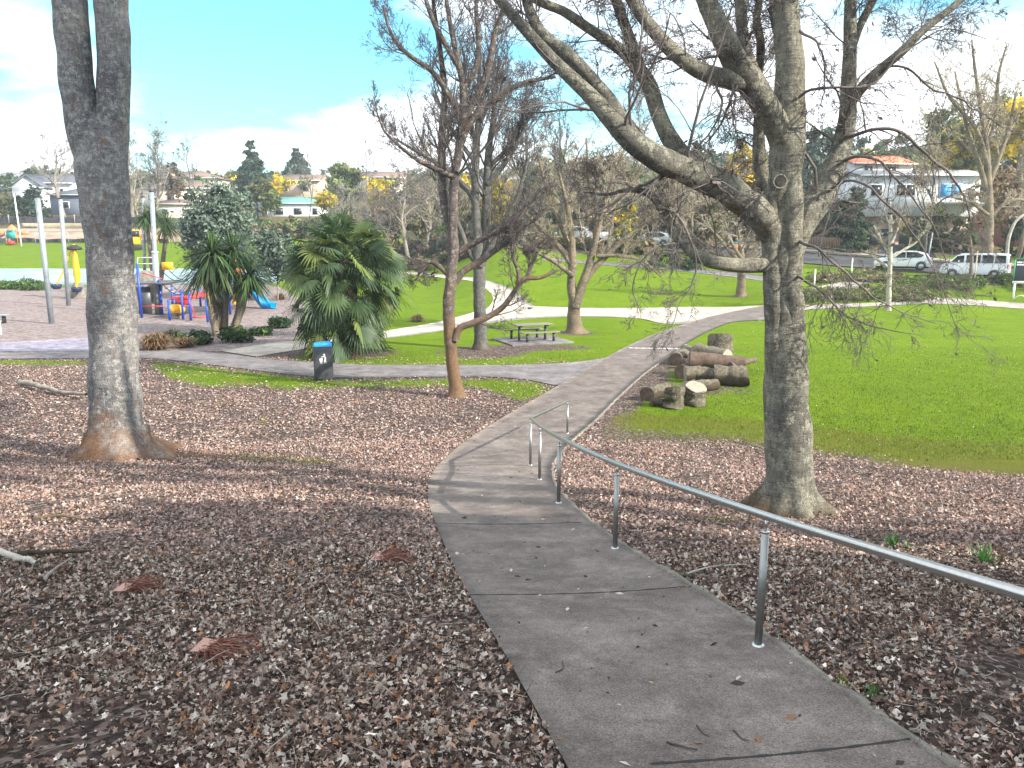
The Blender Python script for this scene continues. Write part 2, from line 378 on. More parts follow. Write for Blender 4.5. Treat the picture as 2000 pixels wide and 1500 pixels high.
def smesh(px_edges_l, px_edges_r, nx, k, dz, skirt=0.0, world=False):
    """a strip on the ground between two photo-traced edges"""
    A = np.array([G(*p) if not world else p for p in px_edges_l]); B = np.array([G(*p) if not world else p for p in px_edges_r])
    A = resample(A, k); B = resample(B, k)
    w_ = max(2, k // 28); kern = np.hanning(2 * w_ + 3)[1:-1]; kern /= kern.sum()
    for E_ in (A, B):
        for c_ in range(3):
            pad = np.concatenate([2 * E_[0, c_] - E_[w_:0:-1, c_], E_[:, c_], 2 * E_[-1, c_] - E_[-2:-w_ - 2:-1, c_]]); E_[:, c_] = np.convolve(pad, kern, 'valid')
    s = np.linspace(0, 1, nx)
    Q = A[:, None] * (1 - s)[None, :, None] + B[:, None] * s[None, :, None]
    Q[..., 2] = terrain(Q[..., 0], Q[..., 1]) + dz
    # keep the cross-section straight, at the height of its higher edge
    V = Q.reshape(-1, 3); F = grid_faces(k, nx, False)[:, ::-1]
    if skirt:
        n0 = len(V)
        E0 = Q[:, 0].copy(); E0[:, 2] -= skirt; E1 = Q[:, -1].copy(); E1[:, 2] -= skirt
        V = np.concatenate([V, E0, E1]); i = np.arange(k - 1)
        F0 = np.stack([i * nx, (i + 1) * nx, n0 + i + 1, n0 + i], 1)
        F1 = np.stack([i * nx + nx - 1, n0 + k + i, n0 + k + i + 1, (i + 1) * nx + nx - 1], 1)
        F = np.concatenate([F, F0, F1])
    return V, F, A, B
def in_poly(px, py, poly):
    poly = np.asarray(poly, float); inside = np.zeros(px.shape, bool); j = len(poly) - 1
    for i in range(len(poly)):
        xi, yi = poly[i]; xj, yj = poly[j]
        c = ((yi > py) != (yj > py)) & (px < (xj - xi) * (py - yi) / (yj - yi + 1e-12) + xi)
        inside ^= c; j = i
    return inside
# ------------------------------------------------------------------ growing branches
def grow(PP, RR, nc, lfrac, ang, rng, k=5, up=0.15, rfac=0.55, wander=0.18, t0=0.25, lmin=0.0, tip=0.35):
    m, kk, _ = PP.shape
    M = m * nc
    par = np.repeat(np.arange(m), nc)
    t = rng.uniform(t0, 1.0, M) * (kk - 1.001); i = t.astype(int); f = (t - i)[:, None]
    p0 = PP[par, i] * (1 - f) + PP[par, i + 1] * f
    r0 = RR[par, i] * (1 - f[:, 0]) + RR[par, i + 1] * f[:, 0]
    d = PP[par, i + 1] - PP[par, i]; d /= np.linalg.norm(d, axis=1, keepdims=True) + 1e-9
    q = rng.normal(size=(M, 3)); q -= d * (q * d).sum(1, keepdims=True); q /= np.linalg.norm(q, axis=1, keepdims=True) + 1e-9
    a = np.radians(ang) * rng.uniform(0.55, 1.35, M)[:, None]
    dirn = d * np.cos(a) + q * np.sin(a)
    plen = np.linalg.norm(np.diff(PP, axis=1), axis=2).sum(1)[par]
    L = np.maximum(plen * lfrac * rng.uniform(0.5, 1.25, M) * (1.15 - 0.6 * t / kk), lmin)
    pts = [p0]; cur = dirn
    for s in range(k - 1):
        cur = cur + rng.normal(size=(M, 3)) * wander; cur[:, 2] += up
        cur /= np.linalg.norm(cur, axis=1, keepdims=True) + 1e-9
        pts.append(pts[-1] + cur * (L / (k - 1))[:, None])
    Q = np.stack(pts, 1)
    rr = np.minimum(r0 * rfac, r0) [:, None] * np.linspace(1, tip, k)[None]
    return Q, rr
def tree_levels(limbs, rng, spec, rmin=0.004):
    """limbs: list of (pts, radii); spec: list of dicts for grow(); returns twig arrays"""
    k0 = 12
    A = np.stack([resample(np.column_stack([p, r]), k0) for p, r in limbs])
    PP, RR = A[..., :3], np.maximum(A[..., 3], rmin)
    bag = Bag()
    for s in spec:
        n = s.pop('sides', 3); PP, RR = grow(PP, RR, rng=rng, **s); RR = np.maximum(RR, rmin)
        V, F = tubes(PP, RR, n); bag.add(V, F); s['sides'] = n
    return bag, PP
def trace(limb, d0):
    """limb points (px, py, radius px, depth offset) -> world points and radii"""
    pts, rad, dd = [], [], 0.0
    for q in limb:
        if len(q) > 3: dd = q[3]
        y = d0 + dd; p = P(q[0], q[1], y)
        dist = (p[1]) * cp - (p[2] - EYE) * sp
        pts.append(p); rad.append(q[2] * dist / FPX)
    return np.array(pts), np.array(rad)
def limb_bag(bag, pts, rad, n=12, k=24, lump=0.10, ls=2.2, seed=0.0, flare=None):
    A = resample(np.column_stack([pts, rad]), k); c = A[:, :3]; r = np.maximum(A[:, 3], 0.003)
    V, F = tube(c, r, n)
    if lump: V = lumps(V, c, lump, ls, seed)
    if flare:
        # buttress roots at the foot: (height, strength, lobes)
        h, st, lob = flare[:3]; am = flare[3] if len(flare) > 3 else 1.0; z0 = c[0][2]
        C = np.repeat(c, n, 0); D = V - C; w = np.clip(1 - (C[:, 2] - z0) / h, 0, 1) ** 2
        ang = np.arctan2(D[:, 1], D[:, 0])
        V = C + D * (1 + w * st * (0.62 + am * 0.26 * np.sin(ang * lob + seed) + am * 0.16 * np.sin(ang * (lob + 3) + 2.1 * seed)))[:, None]
    bag.add(V, F); return c, r
# ------------------------------------------------------------------ leafy crowns
def crown(blobs, n, size, cols, rng, clump=0.22, nclump=70, elong=1.6, droop=0.0, bright=0.5):
    """blobs: (cx,cy,cz,rx,ry,rz). leaves gather in clumps spread through the blobs' volume"""
    B = np.array(blobs, float); w = B[:, 3] * B[:, 4] * B[:, 5]; w = w ** 0.75; w /= w.sum()
    bi = rng.choice(len(B), nclump, p=w)
    d = rng.normal(size=(nclump, 3)); d /= np.linalg.norm(d, axis=1, keepdims=True)
    rr = rng.uniform(0.25, 1.0, nclump) ** 0.45
    cc = B[bi, :3] + d * rr[:, None] * B[bi, 3:]
    csz = B[bi, 3:].mean(1) * clump * rng.uniform(0.6, 1.5, nclump)
    cb = rng.uniform(1 - bright, 1 + bright, nclump); ck = rng.integers(0, len(cols), nclump)
    ci = rng.integers(0, nclump, n)
    p = cc[ci] + rng.normal(size=(n, 3)) * (csz[ci] * 0.62)[:, None] * np.array([1, 1, 0.75])
    out = p - B[bi[ci], :3]; out /= np.linalg.norm(out, axis=1, keepdims=True) + 1e-9
    nrm = out * 0.6 + rng.normal(size=(n, 3)) * 0.7 + np.array([0, 0, 0.35]); nrm /= np.linalg.norm(nrm, axis=1, keepdims=True)
    ax = np.cross(nrm, rng.normal(size=(n, 3))); ax[:, 2] -= droop; ax /= np.linalg.norm(ax, axis=1, keepdims=True)
    bx = np.cross(nrm, ax)
    s = size * rng.uniform(0.6, 1.3, n)[:, None]
    V = np.stack([p - ax * s * elong * .5, p + bx * s * .42 + nrm * s * .08, p + ax * s * elong * .5, p - bx * s * .42 + nrm * s * .08], 1).reshape(-1, 3)
    F = np.arange(n * 4).reshape(-1, 4)
    col = np.array(cols)[ck[ci]] * (cb[ci] * rng.uniform(0.75, 1.25, n))[:, None]
    return V, F, np.repeat(np.clip(col, 0, 1), 4, 0)
# ------------------------------------------------------------------ ground masks (traced regions of the park, stored as world positions)
rg = np.random.default_rng(11)
RIGHT_LAWN = [(1500, 605), (1437, 628), (1380, 650), (1330, 680), (1290, 715), (1240, 765), (1190, 812), (1165, 832), (1290, 838), (1400, 846), (1490, 858), (1600, 872), (1720, 893), (1850, 905), (2000, 918), (2600, 960), (3200, 900), (3200, 560), (2000, 560), (1700, 560)]
ISLAND = [(1318, 633), (1250, 668), (1180, 701), (1100, 711), (1000, 714), (870, 714), (700, 713), (600, 708), (560, 700), (600, 683), (690, 670), (780, 659), (870, 647), (935, 636), (1000, 627), (1080, 621), (1150, 620), (1250, 623)]
STRIP = [(275, 700), (350, 706), (450, 718), (540, 728), (640, 738), (760, 738), (870, 736), (960, 736), (1040, 742), (1092, 757), (1040, 782), (990, 780), (930, 764), (860, 758), (760, 756), (660, 758), (560, 760), (500, 752), (420, 757), (340, 742), (300, 722)]
FAR_STRIP_L = [(-800, 690), (0, 703), (170, 704), (180, 712), (0, 712), (-800, 715)]
MULCH = [(-1500, 566), (165, 562), (300, 540), (430, 535), (545, 560), (600, 590), (640, 640), (560, 667), (430, 685), (280, 686), (0, 690), (-1500, 690)]
LEFT_LAWN = [(830, 536), (900, 545), (945, 560), (962, 577), (955, 596), (900, 612), (800, 632), (780, 600), (800, 560)]
def soft(poly, px, py, jx=9, jy=4, n=8):
    r = np.random.default_rng(5); acc = 0
    for _ in range(n): acc = acc + in_poly(px + r.normal() * jx, py + r.normal() * jy, poly)
    return acc / n
def masks(x, y, z):
    px, py = project(x, y, z)
    front = y > 1.5
    fy = np.maximum(y, 1)
    g = np.where(front & (y > 31), 1.0, 0.0)
    near = front & (y <= 34)
    lawn = soft(RIGHT_LAWN, px, py, 34, 30, 22)
    lawn = np.maximum(lawn, np.where((x > 7) & (y > 18.5), 1, 0))
    for poly, jx, jy, s_ in ((ISLAND, 6, 3, .9), (STRIP, 14, 6, .84), (FAR_STRIP_L, 6, 2, .9)): lawn = np.maximum(lawn, soft(poly, px, py, jx, jy) * s_)
    g = np.where(near, lawn, g); g = np.where(front & (y > 34), 1.0, g)
    tt = x / fy; wild = np.where(tt < -.14, sstep(140, 146, y), np.where(tt < .3, sstep(78, 84, y * (1 - .25 * np.clip(-tt, 0, 1) * 0) - 30 * np.clip(.06 - tt, 0, .2) / .2), sstep(74, 80, y))); g = g * (1 - wild)
    mul = np.where(front & (y > 29), soft(MULCH, px, py, 6, 2), 0.0)
    g = g * (1 - mul)
    def spot(cx, cy, rx, ry, s): return s * np.exp(-(((x - cx) / rx) ** 2 + ((y - cy) / ry) ** 2))
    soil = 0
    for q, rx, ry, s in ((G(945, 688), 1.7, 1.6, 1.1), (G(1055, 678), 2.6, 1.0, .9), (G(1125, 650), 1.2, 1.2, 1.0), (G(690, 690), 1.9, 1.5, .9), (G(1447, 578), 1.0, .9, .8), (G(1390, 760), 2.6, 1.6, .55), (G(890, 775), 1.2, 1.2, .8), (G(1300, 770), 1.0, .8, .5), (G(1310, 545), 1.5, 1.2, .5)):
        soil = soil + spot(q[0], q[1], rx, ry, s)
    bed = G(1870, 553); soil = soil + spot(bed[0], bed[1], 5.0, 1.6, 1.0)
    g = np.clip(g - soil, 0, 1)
    moss = 0
    for q, rx, ry, s in ((G(455, 893), 1.15, .55, 1.0), (G(590, 900), 1.2, .6, .8), (G(1540, 1005), .5, .35, 1.0), (G(1405, 1015), .5, .3, .8), (G(60, 1118), .4, .25, .6), (G(1950, 915), 3, .8, .9), (G(1700, 880), 2.5, .9, .7), (G(1250, 860), 2, .8, .5), (G(470, 745), 1.8, .5, .7), (G(700, 745), 1.2, .4, .5), (G(930, 745), 1.0, .4, .5)):
        moss = moss + spot(q[0], q[1], rx, ry, s)
    moss = moss + wild * .62 + .75 * soft([(1150, 838), (1215, 790), (1300, 800), (1450, 806), (1600, 822), (1750, 842), (2000, 858), (2700, 880), (2700, 985), (2000, 925), (1750, 896), (1600, 870), (1400, 850), (1280, 842)], px, py, 26, 9, 10)
    return np.stack([g, np.clip(moss, 0, 1), mul], -1)
def build_ground():
    a = np.concatenate([np.linspace(-50, 50, 520, endpoint=False), np.linspace(50, 310, 90, endpoint=False)]); a = np.radians(a)
    r = np.concatenate([np.geomspace(0.4, 60, 300), np.geomspace(61, 320, 130), np.geomspace(325, 610, 24)])
    x = np.outer(r, np.sin(a)); y = np.outer(r, np.cos(a)); z = terrain(x, y)
    # tiny unevenness of the soil under the leaves
    z = z + np.where((y < 22) & (y > 1), 1, 0) * 0.012 * np.sin(x * 7.1 + np.sin(y * 5)) * np.sin(y * 6.3)
    M = masks(x.ravel(), y.ravel(), z.ravel())
    me = mesh_np('ground', np.stack([x, y, z], -1).reshape(-1, 3), grid_faces(len(r), len(a), True)[:, ::-1], M, True)
    o = link('ground', me); o['kind'] = 'structure'
    m, nt, b = newmat('park ground')
    at = nt.nodes.new('ShaderNodeAttribute'); at.attribute_name = 'tint'
    sep = nt.nodes.new('ShaderNodeSeparateColor'); nt.links.new(at.outputs['Color'], sep.inputs[0])
    nj = tex_noise(nt, 2.3, 8, .75); nf = tex_noise(nt, 26, 5, .75); nb = tex_noise(nt, .35, 4, .5); nvf = tex_noise(nt, 110, 3, .7)
    def edge(sock, lo, hi, amt=.9):
        v = mth(nt, 'ADD', sock, mth(nt, 'MULTIPLY', mth(nt, 'SUBTRACT', nj.outputs[0], .5), amt))
        mr = nt.nodes.new('ShaderNodeMapRange'); mr.interpolation_type = 'SMOOTHSTEP'
        nt.links.new(v, mr.inputs[0]); mr.inputs[1].default_value = lo; mr.inputs[2].default_value = hi
        return mr.outputs[0]
    # soil with rotted leaf flakes
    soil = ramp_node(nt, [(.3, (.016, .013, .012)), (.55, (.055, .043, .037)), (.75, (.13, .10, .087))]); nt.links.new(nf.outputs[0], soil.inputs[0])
    vo = nt.nodes.new('ShaderNodeTexVoronoi'); vo.inputs['Scale'].default_value = 24; tc = nt.nodes.new('ShaderNodeTexCoord'); nt.links.new(tc.outputs['Object'], vo.inputs['Vector'])
    sv = nt.nodes.new('ShaderNodeSeparateColor'); nt.links.new(vo.outputs['Color'], sv.inputs[0])
    flake = ramp_node(nt, [(0, (.04, .03, .025)), (.45, (.13, .09, .077)), (.75, (.25, .18, .16)), (1, (.40, .33, .30))]); nt.links.new(sv.outputs[0], flake.inputs[0])
    c = mixc(nt, mth(nt, 'MULTIPLY', mth(nt, 'GREATER_THAN', sv.outputs[1], .35), .75), soil.outputs[0], flake.outputs[0])
    # grass
    gr = ramp_node(nt, [(.34, (.034, .068, .006)), (.5, (.105, .172, .004)), (.66, (.200, .270, .008))])
    np_ = tex_noise(nt, 1.1, 5, .65); wear = tex_noise(nt, .55, 8, .72)
    nt.links.new(mth(nt, 'ADD', mth(nt, 'ADD', mth(nt, 'MULTIPLY', nf.outputs[0], .28), mth(nt, 'MULTIPLY', tex_noise(nt, 7, 4, .7).outputs[0], .30)), mth(nt, 'MULTIPLY', mth(nt, 'ADD', mth(nt, 'MULTIPLY', nvf.outputs[0], .3), mth(nt, 'ADD', mth(nt, 'MULTIPLY', nb.outputs[0], .3), mth(nt, 'MULTIPLY', np_.outputs[0], .4))), .42)), gr.inputs[0])
    wr = ramp_node(nt, [(.56, (0, 0, 0)), (.70, (1, 1, 1))]); nt.links.new(wear.outputs[0], wr.inputs[0])
    class _o: pass
    grc = mixc(nt, mth(nt, 'MULTIPLY', wr.outputs[0], .55), gr.outputs[0], (.125, .135, .03)); gr = _o(); gr.outputs = [grc]
    moss = ramp_node(nt, [(.3, (.045, .042, .010)), (.7, (.17, .165, .022))]); nt.links.new(nf.outputs[0], moss.inputs[0])
    mul = ramp_node(nt, [(.1, (.11, .085, .08)), (.5, (.25, .205, .195)), (.9, (.40, .34, .325))])
    vm = nt.nodes.new('ShaderNodeTexVoronoi'); vm.inputs['Scale'].default_value = 6; nt.links.new(tc.outputs['Object'], vm.inputs['Vector']); sm = nt.nodes.new('ShaderNodeSeparateColor'); nt.links.new(vm.outputs['Color'], sm.inputs[0])
    nt.links.new(mth(nt, 'ADD', mth(nt, 'MULTIPLY', sm.outputs[0], .5), mth(nt, 'MULTIPLY', nf.outputs[0], .5)), mul.inputs[0])
    mul2 = mixc(nt, mth(nt, 'MULTIPLY', nb.outputs[0], .35), mul.outputs[0], (.15, .115, .12))
    gm = edge(sep.outputs[0], .40, .66, 1.25)
    c = mixc(nt, gm, c, gr.outputs[0])
    c = mixc(nt, mth(nt, 'MULTIPLY', edge(sep.outputs[1], .40, .75, .9), .8), c, moss.outputs[0])
    c = mixc(nt, edge(sep.outputs[2], .4, .6, .5), c, mul2)
    nt.links.new(c, b.inputs['Base Color']); b.inputs['Roughness'].default_value = .95; b.inputs['Specular IOR Level'].default_value = .1
    bump(nt, b, mth(nt, 'ADD', nf.outputs[0], mth(nt, 'MULTIPLY', nvf.outputs[0], .5)), .8, .05)
    me.materials.append(m)
    return o
build_ground()

# ------------------------------------------------------------------ paths, road, court
MAT['path'] = mat_concrete('weathered path concrete', (.125, .104, .095), (.200, .170, .152), (.32, .28, .245))
MAT['path_pale'] = mat_concrete('pale path', (.30, .27, .24), (.40, .36, .32), (.22, .19, .16), .6)
MAT['path_gravel'] = mat_concrete('crushed shell gravel', (.40, .36, .305), (.52, .47, .40), (.36, .28, .19), .5, .5)
MAT['path_left'] = mat_concrete('grey path concrete', (.15, .138, .14), (.21, .195, .195), (.25, .23, .225))
MAT['asphalt'] = mat_concrete('asphalt road', (.055, .056, .06), (.085, .086, .09), (.11, .11, .11), .5)
MAT['court'] = mat_concrete('pale blue court paint', (.25, .37, .40), (.32, .44, .47), (.36, .46, .48), .15, .1)
MAT['kerb'] = mat_concrete('mossy concrete edge', (.15, .135, .115), (.25, .23, .195), (.12, .12, .07), 2)
PATHS = []
def path(name, L, Rr, nx, k, dz, mat, skirt=.12):
    V, F, A, B = smesh(L, Rr, nx, k, dz, skirt)
    o = link(name, mesh_np(name, V, F, None, False), mat); o['kind'] = 'structure'
    PATHS.append(np.concatenate([A[:, :2], B[::-1, :2]])); return A, B
ML = [(1180, 1640), (1105, 1500), (1030, 1370), (960, 1240), (905, 1150), (868, 1070), (845, 1015), (834, 975), (838, 940), (860, 905), (900, 870), (960, 830), (1020, 795), (1090, 755), (1150, 720), (1210, 685), (1270, 657), (1330, 636), (1400, 616), (1470, 601), (1520, 596)]
MR = [(2050, 1640), (1840, 1500), (1640, 1360), (1540, 1285), (1440, 1212), (1350, 1152), (1250, 1092), (1180, 1047), (1125, 1003), (1090, 965), (1075, 930), (1085, 895), (1115, 862), (1150, 833), (1200, 783), (1262, 727), (1303, 700), (1335, 676), (1383, 648), (1437, 629), (1520, 626)]
MAINA, MAINB = path('main_path', ML, MR, 12, 260, .035, MAT['path'])
path('side_path', [(-400, 690), (0, 690), (280, 686), (430, 690), (500, 700), (600, 708), (700, 713), (870, 714), (1000, 714), (1110, 710), (1172, 702), (1200, 697)], [(-400, 702), (0, 702), (270, 700), (350, 706), (450, 718), (540, 729), (660, 739), (870, 737), (960, 737), (1040, 743), (1092, 756), (1130, 740)], 6, 120, .027, MAT['path_left'])
path('gravel_path', [(430, 686), (560, 667), (690, 655), (790, 641), (870, 626), (940, 607), (990, 598), (1080, 600), (1150, 602), (1250, 602), (1380, 600), (1500, 597)], [(500, 697), (600, 681), (690, 669), (790, 657), (870, 646), (940, 634), (1000, 626), (1080, 620), (1150, 619), (1250, 622), (1322, 634), (1500, 612)], 6, 140, .022, MAT['path_gravel'])
path('gravel_branch_path', [(935, 612), (962, 590), (960, 575), (943, 560), (900, 546), (830, 538), (760, 535)], [(1075, 606), (1040, 596), (1022, 582), (1005, 567), (965, 552), (908, 541), (835, 533), (770, 531)], 5, 70, .018, MAT['path_gravel'])
path('crossing_path', [(1480, 600), (1563, 597), (1650, 594), (1733, 591), (1810, 582), (1900, 586), (2000, 593), (2200, 606)], [(1480, 628), (1540, 612), (1600, 604), (1733, 598), (1810, 594), (1900, 597), (2000, 604), (2200, 618)], 5, 90, .030, MAT['path_pale'])
path('street_path', [(1540, 580), (1563, 568), (1620, 556), (1670, 545), (1730, 532)], [(1590, 592), (1610, 580), (1660, 565), (1710, 552), (1765, 538)], 4, 40, .022, MAT['path_pale'])
path('far_path', [(1060, 503), (1150, 510), (1250, 517), (1350, 524), (1440, 533), (1500, 540), (1560, 548)], [(1060, 509), (1150, 516), (1250, 524), (1350, 532), (1440, 542), (1500, 551), (1560, 562)], 4, 60, .025, MAT['path_left'])
def W(px, y): return ground_at(px, y)
def wstrip(name, near, width, nx, k, dz, mat, skirt=.1):
    A = [W(*p) for p in near]; B = [W(p[0], p[1] + width) for p in near]
    V, F, _, _ = smesh(B, A, nx, k, dz, skirt, True)
    o = link(name, mesh_np(name, V, F), mat); o['kind'] = 'structure'; return A
ROADPTS = [(2500, 56), (2000, 61), (1830, 65), (1700, 68), (1500, 74), (1300, 83), (1100, 92), (900, 104), (700, 118)]
wstrip('road', ROADPTS, 7.0, 5, 120, .05, MAT['asphalt'])
wstrip('near_kerb', [(a, b - .22) for a, b in ROADPTS], .2, 2, 120, .15, MAT['kerb'], .25)
wstrip('far_kerb', [(a, b + 7.05) for a, b in ROADPTS], .2, 2, 120, .17, MAT['kerb'], .25)
wstrip('pavement', [(a, b + 8.2) for a, b in ROADPTS], 1.5, 2, 120, .12, MAT['path_pale'])
# steep driveway up between the hedges on the right
V, F, _, _ = smesh([W(1712, 74.2), W(1716, 80), W(1735, 92)], [W(1832, 74.2), W(1820, 80), W(1800, 92)], 4, 20, .06, .1, True)
link('driveway', mesh_np('driveway', V, F), MAT['asphalt'])['kind'] = 'structure'
V, F, _, _ = smesh([(-600, 560), (0, 560), (165, 558), (300, 556), (545, 553)], [(-600, 524), (0, 525), (165, 525), (300, 525), (545, 525)], 6, 40, .04, .1)
link('court', mesh_np('court', V, F[:, ::-1]), MAT['court'])['kind'] = 'structure'
# wet strip by the playground, its sky reflection painted as pale lavender mottling
MAT['sky_sheen'] = mat_concrete('painted sky sheen on wet path', (.17, .15, .19), (.30, .29, .36), (.60, .61, .70), 1.6, .4)
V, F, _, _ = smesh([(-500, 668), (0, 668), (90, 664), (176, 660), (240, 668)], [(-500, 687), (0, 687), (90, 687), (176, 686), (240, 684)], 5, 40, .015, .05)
link('wet_path_sheen', mesh_np('wet_path_sheen', V, F), MAT['sky_sheen'])['kind'] = 'structure'
# joints sawn across the main path, and the mossy edge strip along its right side
def joint(px_l, px_r, w=.012):
    a, b = G(*px_l), G(*px_r); n = 24; s = np.linspace(0, 1, n)[:, None]
    c = a * (1 - s) + b * s; c[:, 2] = terrain(c[:, 0], c[:, 1]) + .0385
    d = (b - a)[:2] / np.linalg.norm((b - a)[:2]); q = np.array([-d[1], d[0], 0]) * w
    q = q * (1 + .5 * np.sin(np.arange(n) * 2.3))[:, None] * .6
    V = np.concatenate([c - q, c + q]); i = np.arange(n - 1)
    return V, np.stack([i, i + 1, n + i + 1, n + i], 1)
jb = Bag()
for a, b in (((1270, 1506), (1800, 1452)), ((912, 1170), (1385, 1150)), ((838, 1027), (1135, 1026)), ((855, 915), (1072, 916)), ((1092, 757), (1190, 700)), ((1165, 716), (1290, 716))):
    jb.add(*joint(a, b))
jb.build('path_joints', mat_plain('dark joint gap', (.02, .019, .018), .9), None)['kind'] = 'structure'  # thin dark strips laid along the sawn joints
wide = joint((1228, 681), (1335, 683), .14)
Bag().add(*wide).build('drain_strip', mat_plain('pale drain strip', (.55, .55, .52), .6), None)['kind'] = 'structure'
ed = MAINB[2:185]; tn = np.gradient(ed, axis=0); tn /= np.linalg.norm(tn, axis=1, keepdims=True); sd = np.stack([tn[:, 1], -tn[:, 0], 0 * tn[:, 0]], 1)
wv = (.055 + .02 * np.sin(np.arange(len(ed)) * 1.7))[:, None]
k = len(ed); top = .05 + .006 * np.sin(np.arange(k) * 2.9)
z0 = terrain(ed[:, 0], ed[:, 1])
E = np.stack([ed, ed, ed + sd * wv, ed + sd * wv], 1); E[:, 0, 2] = z0; E[:, 1, 2] = z0 + top; E[:, 2, 2] = z0 + top - .008; E[:, 3, 2] = z0 - .06
link('path_edging', mesh_np('path_edging', E.reshape(-1, 3), grid_faces(k, 4, False)), MAT['kerb'])['kind'] = 'structure'
def on_path(x, y, grow=0.0):
    r = np.zeros(x.shape, bool)
    for pl in PATHS: r |= in_poly(x, y, pl)
    return r
# ------------------------------------------------------------------ fallen leaves, lawn blades
def leaf_litter(name, n, sizes, region, seed, cols, pw, lift=.03, hug=False):
    r = np.random.default_rng(seed)
    x, y = region(r, n * 3)
    z = terrain(x, y); M = masks(x, y, z)
    keep = (~on_path(x, y)) & (r.random(len(x)) > M[:, 0] * .97 + M[:, 2] * 2 + .55 * M[:, 1])
    # bare patches and drifts
    dr = np.sin(x * 1.9 + 1.3 * np.sin(y * .9)) * np.sin(y * 1.6 + 1.1 * np.sin(x * .8))
    dr2 = np.sin(x * 3.1 + 2.0 * np.sin(y * 1.9 + x)) * np.sin(y * 2.7 - 1.2 * np.sin(x * 2.3)); keep &= r.random(len(x)) < .60 + .34 * dr + .30 * dr2
    x, y, z = x[keep][:n], y[keep][:n], z[keep][:n]; n = len(x)
    s = r.uniform(*sizes, n) * np.where(r.random(n) < .08, 1.5, 1)
    # template: 5-lobed curled leaf, 11 points
    ang = np.array([0, 22, 50, 80, 125, 180, 235, 280, 310, 338]) * math.pi / 180
    rad = np.array([1.0, .5, .85, .42, .62, .3, .62, .42, .85, .5])
    jr = rad[None] * r.uniform(.7, 1.25, (n, 10)); thin = r.uniform(.45, 1.0, n)[:, None]
    L = np.zeros((n, 11, 3)); L[:, 1:, 0] = jr * np.cos(ang); L[:, 1:, 1] = jr * np.sin(ang) * thin
    curl = r.uniform(-.2, .75, n)[:, None]; fold = r.uniform(0, .8, n)[:, None]
    L[:, 1:, 2] = curl * (L[:, 1:, 0] ** 2) + fold * np.abs(L[:, 1:, 1]) + r.normal(size=(n, 10)) * .10
    L *= (s * .5)[:, None, None]
    def rot(A, ax, th):
        c, q = np.cos(th)[:, None], np.sin(th)[:, None]; i, j = [(1, 2), (2, 0), (0, 1)][ax]
        B = A.copy(); B[..., i] = c * A[..., i] - q * A[..., j]; B[..., j] = q * A[..., i] + c * A[..., j]; return B
    flat = .30 if hug else .55
    L = rot(L, 0, r.normal(size=n) * flat + (r.random(n) < .35) * math.pi); L = rot(L, 1, r.normal(size=n) * flat); L = rot(L, 2, r.uniform(0, 6.283, n))
    low = L[..., 2].min(1); off = r.uniform(-.004, lift, n) * (r.random(n) ** 1.5) + .012
    L += np.stack([x, y, z + off - low * .75], 1)[:, None]
    i = np.arange(10); f = np.stack([np.zeros(10, int), i + 1, (i + 1) % 10 + 1], 1)
    F = (f[None] + (np.arange(n) * 11)[:, None, None]).reshape(-1, 3)
    ci = r.choice(len(cols), n, p=np.array(pw) / sum(pw)); C = np.array(cols)[ci] * r.uniform(.65, 1.3, n)[:, None]
    C = np.repeat(C, 11, 0) * r.uniform(.85, 1.15, (n * 11, 1))
    o = link(name, mesh_np(name, L.reshape(-1, 3), F, np.clip(C, 0, 1)), MAT['litter'])
    return tag(o, kind='stuff')
def wedge(y0, y1, t0=-.80, t1=.80, pw=1.0):
    def f(r, n):
        u = r.random(n) ** pw; y = np.sqrt(y0 ** 2 + u * (y1 ** 2 - y0 ** 2)); return r.uniform(t0, t1, n) * y, y
    return f
LC = [(.50, .43, .37), (.36, .255, .205), (.20, .13, .10), (.075, .05, .04), (.38, .18, .08), (.36, .31, .265), (.68, .60, .53)]
leaf_litter('fallen_leaves', 104000, (.020, .070), wedge(1.6, 7.5, -.98, 1.1), 1, LC, [1.5, 2.4, 3.4, 4.6, .35, 2.6, .45], .035)
PC = [(.40, .32, .285), (.38, .265, .23), (.29, .19, .16), (.16, .105, .088), (.38, .21, .11), (.50, .43, .385)]
leaf_litter('fallen_leaves', 92000, (.034, .078), wedge(7.0, 17.5, -.85, .95), 2, PC, [2.0, 3.8, 3.4, 2.2, .4, .5], .04)
leaf_litter('fallen_leaves', 30000, (.06, .11), wedge(16.5, 31, -.75, .12), 3, PC, [2.4, 3.8, 3.0, 1.5, .4, .7], .04, True)
